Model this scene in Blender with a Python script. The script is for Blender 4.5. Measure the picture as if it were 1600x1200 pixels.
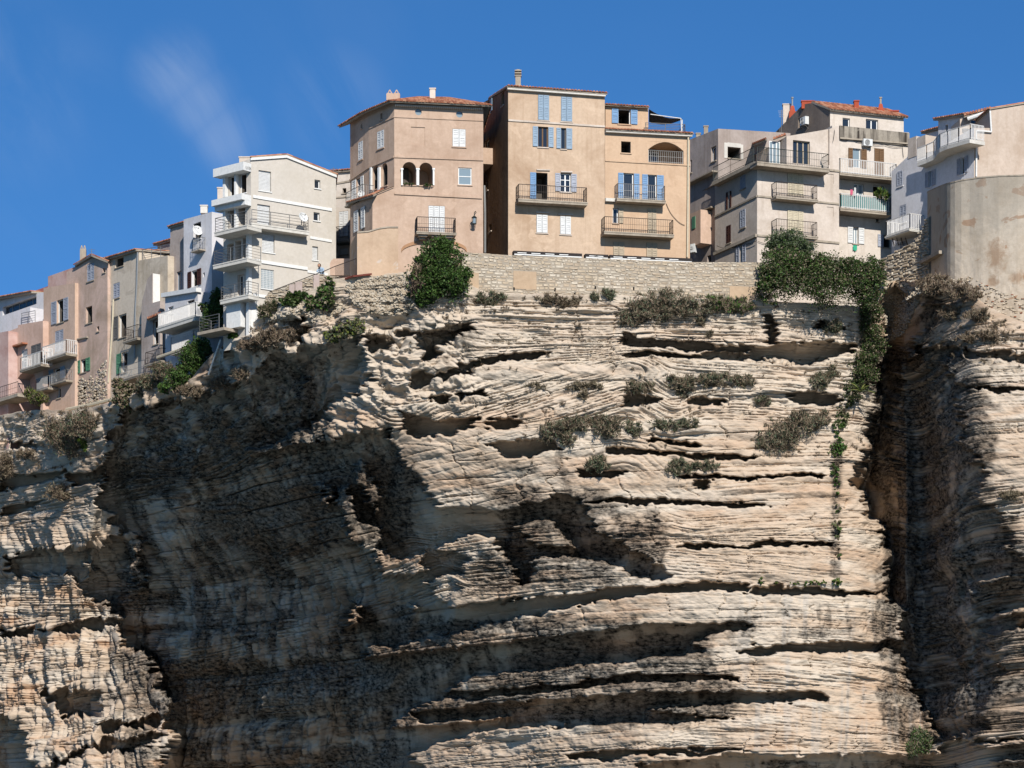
import bpy, bmesh, math, random
import numpy as np
from mathutils import Vector, Matrix
from mathutils.geometry import tessellate_polygon

random.seed(7)
SC = bpy.context.scene
COL = SC.collection
for o in list(bpy.data.objects):
    bpy.data.objects.remove(o)

# ------------------------------------------------------------------ camera, sky, sun, exposure
# Measurements were taken on the 1600x1200 photograph: at distance Y (metres from the boat)
# one metre is FPX / Y pixels, and eye level is HY pixels below the top edge.
FPX, HY, CX = 5750.0, 1750.0, 800.0
cam_data = bpy.data.cameras.new('camera')
cam = bpy.data.objects.new('camera', cam_data)
COL.objects.link(cam)
cam.location = (0, 0, 0)
cam.rotation_euler = (math.radians(90), 0, 0)
cam_data.sensor_width = 36.0
cam_data.lens = 36.0 * FPX / 1600.0
cam_data.shift_y = (HY - 600.0) / 1600.0
cam_data.clip_start = 1.0
cam_data.clip_end = 20000.0
SC.camera = cam

SUN_AZ, SUN_EL = math.radians(13), math.radians(32)
SUN = Vector((math.sin(SUN_AZ) * math.cos(SUN_EL), -math.cos(SUN_AZ) * math.cos(SUN_EL), math.sin(SUN_EL)))
world = bpy.data.worlds.new('World')
SC.world = world
world.use_nodes = True
wn, wl = world.node_tree.nodes, world.node_tree.links
wn.clear()
w_out = wn.new('ShaderNodeOutputWorld')
w_bg = wn.new('ShaderNodeBackground')
w_sky = wn.new('ShaderNodeTexSky')
w_sky.sky_type = 'NISHITA'
w_sky.sun_disc = False
w_sky.sun_elevation = SUN_EL
w_sky.sun_rotation = math.pi - SUN_AZ
w_sky.altitude = 1200
w_sky.air_density = 0.75
w_sky.dust_density = 0.0
w_sky.ozone_density = 7.0
w_hs = wn.new('ShaderNodeHueSaturation')
w_hs.inputs['Saturation'].default_value = 1.13
w_hs.inputs['Hue'].default_value = 0.498
wl.new(w_sky.outputs[0], w_hs.inputs['Color'])
# thin cirrus: faint wisps all over the sky, a thicker one to the upper left
w_tc = wn.new('ShaderNodeTexCoord')
def w_noise(scale, rot, dist, detail, rough):
    mp = wn.new('ShaderNodeMapping')
    mp.inputs['Scale'].default_value = scale
    m0 = wn.new('ShaderNodeMapping')
    m0.inputs['Rotation'].default_value = rot
    wl.new(w_tc.outputs['Generated'], m0.inputs['Vector'])
    wl.new(m0.outputs[0], mp.inputs['Vector'])
    nz = wn.new('ShaderNodeTexNoise')
    nz.inputs['Scale'].default_value = 1.0
    nz.inputs['Detail'].default_value = detail
    nz.inputs['Roughness'].default_value = rough
    nz.inputs['Distortion'].default_value = dist
    wl.new(mp.outputs[0], nz.inputs['Vector'])
    return nz.outputs[0]
def w_range(src, lo, hi, t0=0.0, t1=1.0):
    r = wn.new('ShaderNodeMapRange')
    r.interpolation_type = 'SMOOTHSTEP'
    for k, v in zip(('From Min', 'From Max', 'To Min', 'To Max'), (lo, hi, t0, t1)): r.inputs[k].default_value = v
    wl.new(src, r.inputs['Value'])
    return r.outputs[0]
def w_math(op, a, b):
    m = wn.new('ShaderNodeMath'); m.operation = op
    for i, v in enumerate((a, b)):
        if isinstance(v, float): m.inputs[i].default_value = v
        else: wl.new(v, m.inputs[i])
    return m.outputs[0]
def w_spot(px, py, rad):
    d = Vector(((px - CX) / FPX, 1.0, (HY - py) / FPX)).normalized()
    v = wn.new('ShaderNodeVectorMath'); v.operation = 'DISTANCE'
    wl.new(w_tc.outputs['Generated'], v.inputs[0]); v.inputs[1].default_value = d
    return w_range(v.outputs['Value'], rad, rad * .1)
w_wisp = w_range(w_noise((12, 8, 42), (0, -.95, 0), .6, 7, .58), .34, .70)
w_big = w_range(w_noise((9, 9, 7), (.2, .5, 0), .3, 4, .5), .42, .70)
w_cover = w_math('MAXIMUM', w_math('MAXIMUM', w_spot(272, 118, .016), w_math('MAXIMUM', w_spot(310, 165, .015), w_spot(350, 215, .015))), w_math('MULTIPLY', w_math('MAXIMUM', w_spot(520, 160, .022), w_spot(20, 140, .035)), .45))
w_cover = w_math('MAXIMUM', w_cover, w_math('MULTIPLY', w_big, .14))
w_fac = w_math('MULTIPLY', w_math('MULTIPLY', w_wisp, w_cover), .21)
w_mx = wn.new('ShaderNodeMixRGB')
w_mx.inputs['Color2'].default_value = (6.2, 6.9, 7.9, 1)
wl.new(w_fac, w_mx.inputs['Fac'])
wl.new(w_hs.outputs[0], w_mx.inputs['Color1'])
wl.new(w_mx.outputs[0], w_bg.inputs['Color'])
w_bg.inputs['Strength'].default_value = 0.082
wl.new(w_bg.outputs[0], w_out.inputs[0])

sun_data = bpy.data.lights.new('sun', 'SUN')
sun_data.energy = 3.9
sun_data.angle = math.radians(0.53)
sun_data.color = (1.0, 0.965, 0.91)
sun = bpy.data.objects.new('sun', sun_data)
COL.objects.link(sun)
sun.rotation_euler = SUN.to_track_quat('Z', 'Y').to_euler()
sun.location = SUN * 400

SC.render.engine = 'CYCLES'
SC.view_settings.view_transform = 'Standard'
SC.view_settings.look = 'None'
SC.view_settings.exposure = 0.42
SC.view_settings.gamma = 1.0
SC.view_settings.use_curve_mapping = False
SC.cycles.max_bounces = 6
SC.cycles.diffuse_bounces = 1

# ------------------------------------------------------------------ helpers
def world_pt(px, py, Y):
    return Vector(((px - CX) / FPX * Y, Y, (HY - py) / FPX * Y))

def lin(r, g, b, k=1.0):
    def f(c):
        c = c / 255.0
        return (c / 12.92 if c <= 0.04045 else ((c + 0.055) / 1.055) ** 2.4) * k
    return (f(r), f(g), f(b), 1.0)

def tag(o, label=None, cat=None, group=None, kind=None):
    if label: o['label'] = label
    if cat: o['category'] = cat
    if group: o['group'] = group
    if kind: o['kind'] = kind
    return o

class MB:
    """collects faces (with material slots) and links them as one mesh object"""
    def __init__(self):
        self.v, self.f, self.m = [], [], []
    def poly(self, pts, mi=0):
        b = len(self.v)
        self.v.extend(Vector(p) for p in pts)
        self.f.append(tuple(range(b, b + len(pts))))
        self.m.append(mi)
    def hexa(self, p, mi=0):
        """p: eight points, 0-3 one face in order, 4-7 the opposite one"""
        b = len(self.v)
        self.v.extend(Vector(q) for q in p)
        for q in ((0, 3, 2, 1), (4, 5, 6, 7), (0, 1, 5, 4), (1, 2, 6, 5), (2, 3, 7, 6), (3, 0, 4, 7)):
            self.f.append(tuple(b + i for i in q))
            self.m.append(mi)
    def tube(self, a, b, r, n=6, mi=0, r2=None):
        a, b = Vector(a), Vector(b)
        if r2 is None: r2 = r
        d = (b - a)
        if d.length < 1e-6: return
        d.normalize()
        x = d.orthogonal().normalized()
        y = d.cross(x)
        k = len(self.v)
        for c, rr in ((a, r), (b, r2)):
            for i in range(n):
                t = 2 * math.pi * i / n
                self.v.append(c + x * (rr * math.cos(t)) + y * (rr * math.sin(t)))
        for i in range(n):
            j = (i + 1) % n
            self.f.append((k + i, k + j, k + n + j, k + n + i)); self.m.append(mi)
        self.f.append(tuple(k + i for i in reversed(range(n)))); self.m.append(mi)
        self.f.append(tuple(k + n + i for i in range(n))); self.m.append(mi)
    def path(self, pts, r, n=6, mi=0):
        for a, b in zip(pts[:-1], pts[1:]):
            self.tube(a, b, r, n, mi)
    def ball(self, c, r, n=8, mi=0, sc=(1, 1, 1)):
        c = Vector(c)
        k = len(self.v)
        rings = n // 2
        for i in range(rings + 1):
            ph = math.pi * i / rings
            for j in range(n):
                th = 2 * math.pi * j / n
                self.v.append(c + Vector((r * sc[0] * math.sin(ph) * math.cos(th), r * sc[1] * math.sin(ph) * math.sin(th), r * sc[2] * math.cos(ph))))
        for i in range(rings):
            for j in range(n):
                j2 = (j + 1) % n
                self.f.append((k + i * n + j, k + (i + 1) * n + j, k + (i + 1) * n + j2, k + i * n + j2)); self.m.append(mi)
    def build(self, name, mats, parent=None, origin=None, smooth=False):
        if not self.f: return None
        if not isinstance(mats, (list, tuple)): mats = [mats]
        org = Vector(origin) if origin is not None else (parent_origin(parent) if parent else Vector((0, 0, 0)))
        me = bpy.data.meshes.new(name)
        me.from_pydata([tuple(p - org) for p in self.v], [], self.f)
        me.polygons.foreach_set('material_index', self.m)
        for mt in mats: me.materials.append(mt)
        if smooth: me.polygons.foreach_set('use_smooth', [True] * len(me.polygons))
        me.update()
        o = bpy.data.objects.new(name, me)
        COL.objects.link(o)
        if parent:
            o.parent = parent
        else:
            o.location = org
        return o

ORIG = {}
def parent_origin(p):
    v = Vector((0, 0, 0))
    while p is not None:
        v += Vector(p.location)
        p = p.parent
    return v

def empty(name, loc, label, cat, group=None):
    o = bpy.data.objects.new(name, None)
    o.empty_display_size = 0.5
    COL.objects.link(o)
    o.location = loc
    return tag(o, label, cat, group)

class Fac:
    """a vertical plane standing at two ground points; s runs along it, d out of it towards the viewer"""
    def __init__(self, A, B):
        self.A, self.B = Vector((A[0], A[1])), Vector((B[0], B[1]))
        d = self.B - self.A
        self.L = d.length
        self.u = d / self.L
        self.n = Vector((self.u.y, -self.u.x))
    @classmethod
    def px(cls, xa, Ya, xb, Yb):
        return cls(((xa - CX) / FPX * Ya, Ya), ((xb - CX) / FPX * Yb, Yb))
    def off(self, d):
        return Fac(self.A + self.n * d, self.B + self.n * d)
    def s(self, px):
        a = (px - CX) / FPX
        return (a * self.A.y - self.A.x) / (self.u.x - a * self.u.y)
    def z(self, px, py):
        Y = self.A.y + self.u.y * self.s(px)
        return (HY - py) / FPX * Y
    def P(self, s, z, d=0.0):
        q = self.A + self.u * s + self.n * d
        return Vector((q.x, q.y, z))
    def at(self, px, py, d=0.0):
        F = self.off(d) if d else self
        return F.P(F.s(px), F.z(px, py))
    def sz(self, px, py):
        return (self.s(px), self.z(px, py))
    def box(self, mb, s0, s1, z0, z1, d0, d1, mi=0):
        P = self.P
        mb.hexa([P(s0, z0, d0), P(s0, z0, d1), P(s1, z0, d1), P(s1, z0, d0),
                 P(s0, z1, d0), P(s0, z1, d1), P(s1, z1, d1), P(s1, z1, d0)], mi)
    def bar(self, mb, a, b, w, d0, d1, mi=0):
        """a strip of height w along the line a-b (both (s,z)) on the plane"""
        P = self.P
        (s0, z0), (s1, z1) = a, b
        h = w / 2
        mb.hexa([P(s0, z0 - h, d0), P(s0, z0 - h, d1), P(s1, z1 - h, d1), P(s1, z1 - h, d0),
                 P(s0, z0 + h, d0), P(s0, z0 + h, d1), P(s1, z1 + h, d1), P(s1, z1 + h, d0)], mi)

# ------------------------------------------------------------------ materials
def new_mat(name):
    m = bpy.data.materials.new(name)
    m.use_nodes = True
    nt = m.node_tree
    b = nt.nodes.get('Principled BSDF')
    b.inputs['Specular IOR Level'].default_value = 0.25
    return m, nt.nodes, nt.links, b

def flat_mat(name, col, rough=0.7, metal=0.0, spec=0.3, vary=0.05, scale=6.0):
    m, N, L, b = new_mat(name)
    tc = N.new('ShaderNodeTexCoord')
    nz = N.new('ShaderNodeTexNoise')
    nz.inputs['Scale'].default_value = scale
    nz.inputs['Detail'].default_value = 4
    L.new(tc.outputs['Object'], nz.inputs['Vector'])
    mx = N.new('ShaderNodeMixRGB')
    mx.inputs['Color1'].default_value = col
    mx.inputs['Color2'].default_value = tuple(c * (1 - 3 * vary) for c in col[:3]) + (1,)
    rp = N.new('ShaderNodeMapRange')
    rp.inputs['From Min'].default_value = 0.4
    rp.inputs['From Max'].default_value = 0.75
    L.new(nz.outputs[0], rp.inputs['Value'])
    L.new(rp.outputs[0], mx.inputs['Fac'])
    L.new(mx.outputs[0], b.inputs['Base Color'])
    b.inputs['Roughness'].default_value = rough
    b.inputs['Metallic'].default_value = metal
    b.inputs['Specular IOR Level'].default_value = spec
    return m

def plaster(name, col, stain, patch=None, amount=0.5, streak=0.5, seed=0.0, bump=0.25, patch_amt=0.35):
    """old lime render: broad blotches, vertical rain streaks, fine grain"""
    m, N, L, b = new_mat(name)
    tc = N.new('ShaderNodeTexCoord')
    def mapping(sc, loc):
        mp = N.new('ShaderNodeMapping')
        mp.inputs['Scale'].default_value = sc
        mp.inputs['Location'].default_value = loc
        L.new(tc.outputs['Object'], mp.inputs['Vector'])
        return mp
    def noise(mp, detail=6, rough=0.6, dist=0.0):
        n = N.new('ShaderNodeTexNoise')
        n.inputs['Scale'].default_value = 1.0
        n.inputs['Detail'].default_value = detail
        n.inputs['Roughness'].default_value = rough
        n.inputs['Distortion'].default_value = dist
        L.new(mp.outputs[0], n.inputs['Vector'])
        return n
    def ramp(n, lo, hi, top=1.0):
        r = N.new('ShaderNodeMapRange')
        r.inputs['From Min'].default_value = lo
        r.inputs['From Max'].default_value = hi
        r.inputs['To Max'].default_value = top
        L.new(n.outputs[0], r.inputs['Value'])
        return r
    def mix(fac, c1, c2):
        x = N.new('ShaderNodeMixRGB')
        L.new(fac.outputs[0], x.inputs['Fac'])
        if isinstance(c1, tuple): x.inputs['Color1'].default_value = c1
        else: L.new(c1.outputs[0], x.inputs['Color1'])
        x.inputs['Color2'].default_value = c2
        return x
    big = ramp(noise(mapping((.35, .35, .4), (seed, seed * 2, 0)), 5, .62, .6), .45, .72, amount)
    stk = ramp(noise(mapping((2.2, 2.2, .16), (seed * 3, 1, seed)), 5, .6), .52 if streak < .9 else .44, .78 if streak < .9 else .60, streak)
    fine = ramp(noise(mapping((5, 5, 5), (0, seed, 3)), 6, .7), .35, .8, .35)
    pat = ramp(noise(mapping((.55, .55, .8), (seed + 7, 3, seed)), 4, .55, .8), .585, .62, patch_amt)
    c = mix(big, col, stain)
    c = mix(stk, c, stain)
    c = mix(pat, c, patch or tuple(min(1, x * 1.12) for x in col[:3]) + (1,))
    c = mix(fine, c, tuple(x * .8 for x in stain[:3]) + (1,))
    L.new(c.outputs[0], b.inputs['Base Color'])
    b.inputs['Roughness'].default_value = .9
    b.inputs['Specular IOR Level'].default_value = .12
    bp = N.new('ShaderNodeBump')
    bp.inputs['Strength'].default_value = bump
    bp.inputs['Distance'].default_value = .05
    n2 = noise(mapping((3, 3, 3), (seed, 0, 9)), 8, .65)
    L.new(n2.outputs[0], bp.inputs['Height'])
    L.new(bp.outputs[0], b.inputs['Normal'])
    return m

def leaf_mat(name, cols, trans=0.15):
    m, N, L, b = new_mat(name)
    g = N.new('ShaderNodeNewGeometry')
    r = N.new('ShaderNodeValToRGB')
    e = r.color_ramp.elements
    e[0].color, e[1].color = cols[0], cols[-1]
    for i, c in enumerate(cols[1:-1]):
        k = e.new((i + 1) / (len(cols) - 1))
        k.color = c
    L.new(g.outputs['Random Per Island'], r.inputs[0])
    L.new(r.outputs[0], b.inputs['Base Color'])
    b.inputs['Roughness'].default_value = .6
    b.inputs['Specular IOR Level'].default_value = .25
    if trans:
        out = N.get('Material Output')
        t = N.new('ShaderNodeBsdfTranslucent')
        L.new(r.outputs[0], t.inputs['Color'])
        x = N.new('ShaderNodeMixShader')
        x.inputs[0].default_value = trans
        L.new(b.outputs[0], x.inputs[1]); L.new(t.outputs[0], x.inputs[2])
        L.new(x.outputs[0], out.inputs[0])
    return m

M = {}
M['blue_shutter'] = flat_mat('blue_shutter_paint', lin(150, 172, 190, .8), .6)
M['sky_shutter'] = flat_mat('sky_shutter_paint', lin(120, 158, 196, .8), .6)
M['grey_shutter'] = flat_mat('grey_shutter_paint', lin(168, 172, 182, .85), .6)
M['white_shutter'] = flat_mat('white_shutter_paint', lin(225, 224, 220, .85), .6)
M['cream_shutter'] = flat_mat('cream_shutter_paint', lin(214, 200, 172, .85), .7)
M['sand_shutter'] = flat_mat('sand_shutter_paint', lin(190, 172, 146, .8), .7)
M['brown_shutter'] = flat_mat('brown_shutter_paint', lin(122, 92, 62, .8), .7)
M['dark_brown'] = flat_mat('dark_brown_wood', lin(72, 40, 30, .8), .7)
M['green_shutter'] = flat_mat('green_shutter_paint', lin(92, 145, 112, .8), .7)
M['dull_grey'] = flat_mat('weathered_grey_wood', lin(112, 110, 108, .8), .8)
M['white'] = flat_mat('white_paint', lin(236, 234, 228, .9), .55, vary=.05)
M['concrete'] = plaster('balcony_concrete', lin(200, 186, 166, .72), lin(120, 104, 88, .7), None, .5, .6, 3.0, .3)
M['white_concrete'] = plaster('white_balcony_concrete', lin(232, 226, 214, .8), lin(176, 168, 156, .8), None, .35, .4, 9.0, .15)
M['iron'] = flat_mat('rusty_iron', lin(86, 76, 70, .7), .7, .3)
M['dark_iron'] = flat_mat('dark_green_iron', lin(56, 66, 62, .7), .6, .2)
M['steel'] = flat_mat('grey_steel', lin(150, 148, 144, .8), .45, .5)
M['lattice'] = flat_mat('whitewashed_railing', lin(226, 222, 216, .85), .6)
M['red_iron'] = flat_mat('red_primer', lin(128, 62, 48, .7), .8)
M['tile'] = None
M['plastic'] = flat_mat('white_plastic', lin(228, 228, 224, .85), .5, vary=.04)
M['zinc'] = flat_mat('zinc_pipe', lin(170, 172, 172, .8), .5, .4)
M['black'] = flat_mat('black_void', (.012, .012, .013, 1), .9, spec=.05)
M['awning'] = flat_mat('charcoal_awning_cloth', lin(62, 56, 54, .7), .9)
M['green_screen'] = flat_mat('teal_screen_mesh', lin(118, 156, 152, .75), .8)

def glass_mat():
    m, N, L, b = new_mat('window_glass')
    b.inputs['Base Color'].default_value = (.02, .028, .04, 1)
    b.inputs['Roughness'].default_value = .06
    b.inputs['Specular IOR Level'].default_value = .6
    return m
M['glass'] = glass_mat()
def glass2():
    m, N, L, b = new_mat('pale_curtained_glass')
    b.inputs['Base Color'].default_value = lin(150, 168, 176, .7)
    b.inputs['Roughness'].default_value = .12
    b.inputs['Specular IOR Level'].default_value = .6
    return m
M['pale_glass'] = glass2()
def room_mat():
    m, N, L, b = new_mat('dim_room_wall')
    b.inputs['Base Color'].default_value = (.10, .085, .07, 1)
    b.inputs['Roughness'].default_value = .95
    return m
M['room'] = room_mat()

def tile_mat():
    m, N, L, b = new_mat('terracotta_tiles')
    tc = N.new('ShaderNodeTexCoord')
    g = N.new('ShaderNodeNewGeometry')
    nz = N.new('ShaderNodeTexNoise')
    nz.inputs['Scale'].default_value = 1.6
    nz.inputs['Detail'].default_value = 8
    L.new(tc.outputs['Object'], nz.inputs['Vector'])
    r = N.new('ShaderNodeValToRGB')
    e = r.color_ramp.elements
    e[0].color, e[1].color = lin(150, 96, 74, .8), lin(204, 152, 120, .8)
    e[0].position, e[1].position = .3, .7
    k = e.new(.5); k.color = lin(184, 118, 88, .8)
    add = N.new('ShaderNodeMath'); add.operation = 'MULTIPLY_ADD'
    add.inputs[1].default_value = .5; add.inputs[2].default_value = -.25
    L.new(g.outputs['Random Per Island'], add.inputs[0])
    a2 = N.new('ShaderNodeMath'); a2.operation = 'ADD'
    L.new(add.outputs[0], a2.inputs[0]); L.new(nz.outputs[0], a2.inputs[1])
    L.new(a2.outputs[0], r.inputs[0])
    L.new(r.outputs[0], b.inputs['Base Color'])
    b.inputs['Roughness'].default_value = .85
    return m
M['tile'] = tile_mat()
M['red_paint'] = plaster('red_oxide_paint', lin(196, 96, 70, .75), lin(150, 70, 52, .7), None, .4, .3, 2.0)
# ------------------------------------------------------------------ noise on arrays
class VN:
    def __init__(self, seed):
        r = np.random.RandomState(seed)
        self.t = r.rand(256, 256).astype(np.float32)
    def __call__(self, x, y):
        xi, yi = np.floor(x), np.floor(y)
        fx, fy = (x - xi), (y - yi)
        fx = fx * fx * fx * (fx * (fx * 6 - 15) + 10)
        fy = fy * fy * fy * (fy * (fy * 6 - 15) + 10)
        xi, yi = xi.astype(np.int64) & 255, yi.astype(np.int64) & 255
        x1, y1 = (xi + 1) & 255, (yi + 1) & 255
        t = self.t
        a = t[yi, xi] * (1 - fx) + t[yi, x1] * fx
        b = t[y1, xi] * (1 - fx) + t[y1, x1] * fx
        return a * (1 - fy) + b * fy
def fbm(seed, x, y, octs=4, gain=.5, lac=2.03):
    s, a, tot = 0, 1.0, 0
    for i in range(octs):
        s = s + a * VN(seed + i)(x + 17.3 * i, y + 9.1 * i)
        tot += a
        a *= gain
        x, y = x * lac, y * lac
    return s / tot
def sstep(a, b, x):
    t = np.clip((x - a) / (b - a), 0, 1)
    return t * t * (3 - 2 * t)
def blur(a, sx, sy):
    def k(s):
        n = max(1, int(3 * s)); i = np.arange(-n, n + 1)
        w = np.exp(-.5 * (i / s) ** 2); return w / w.sum()
    for s, ax in ((sx, 1), (sy, 0)):
        if s <= 0: continue
        w = k(s); n = len(w) // 2
        p = np.pad(a, [(n, n) if i == ax else (0, 0) for i in range(2)], mode='edge')
        o = np.zeros_like(a)
        for i, ww in enumerate(w):
            o += ww * (p[:, i:i + a.shape[1]] if ax == 1 else p[i:i + a.shape[0], :])
        a = o
    return a
def in_poly(poly, x, y):
    r = np.zeros(x.shape, bool)
    n = len(poly)
    for i in range(n):
        x0, y0 = poly[i]; x1, y1 = poly[(i + 1) % n]
        if y0 == y1: continue
        c = ((y0 > y) != (y1 > y)) & (x < (x1 - x0) * (y - y0) / (y1 - y0) + x0)
        r ^= c
    return r

# ------------------------------------------------------------------ plan and profile of the cliff
TOP_EDGE = [(-260, 690), (-100, 662), (0, 648), (60, 640), (110, 641), (165, 632), (200, 612), (235, 598), (300, 590), (325, 560), (372, 520),
            (400, 500), (420, 480), (470, 458), (520, 438), (545, 432), (590, 430), (625, 425), (690, 420), (728, 440), (760, 458), (1000, 462), (1190, 470), (1340, 478),
            (1372, 470), (1384, 446), (1402, 436), (1425, 440), (1445, 434), (1480, 438), (1530, 470), (1570, 492), (1600, 503), (1660, 520), (1900, 540)]
PX_COLS = [-260, -160, 0, 150, 250, 350, 392, 420, 480, 560, 650, 728, 850, 1000, 1200, 1340, 1385, 1420, 1445, 1480, 1505, 1530, 1600, 1760, 1900]
B_ROWS = [420, 560, 700, 900, 1050, 1200]
B_TAB = {
    -260: (304, 304, 305.5, 310, 309, 309), -160: (295, 295, 296.5, 301, 300, 300), 0: (280.5, 280.5, 281.5, 288, 288, 288),
    150: (269.5, 269.5, 271.5, 281, 281, 281), 250: (261, 261.2, 265.5, 277, 278, 278), 350: (252, 254, 262, 274, 276, 276),
    392: (247, 249.5, 258, 272, 275, 275), 420: (246.6, 249, 257, 271, 274, 274), 480: (245.5, 247, 254, 268, 272, 273),
    560: (244.2, 245.5, 251, 264, 269, 271), 650: (243.6, 245, 248, 258, 264, 266), 728: (244.2, 245.2, 247, 253.5, 260, 262),
    850: (244.8, 245.8, 247, 250.5, 255, 257), 1000: (245.2, 246.2, 247, 248.5, 250.5, 251.5), 1200: (246.2, 247.1, 247.7, 248.2, 249, 249.5),
    1340: (247.6, 248.2, 248.7, 249.2, 250, 250.5), 1385: (252.6, 252, 251, 251.5, 251, 250.5), 1420: (253.2, 254, 254, 254, 253.5, 252.5),
    1445: (246.2, 248.8, 255, 257, 256, 254.5), 1480: (244.6, 244.5, 246.5, 251, 253, 253), 1505: (243.4, 241.2, 240, 245, 249, 250), 1530: (242.2, 240, 238.6, 241.5, 245, 247),
    1600: (241, 239.2, 237.8, 239, 242, 244), 1760: (240.8, 239, 237.5, 238, 241, 243), 1900: (240.8, 239, 237.5, 238, 241, 243)}

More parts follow.
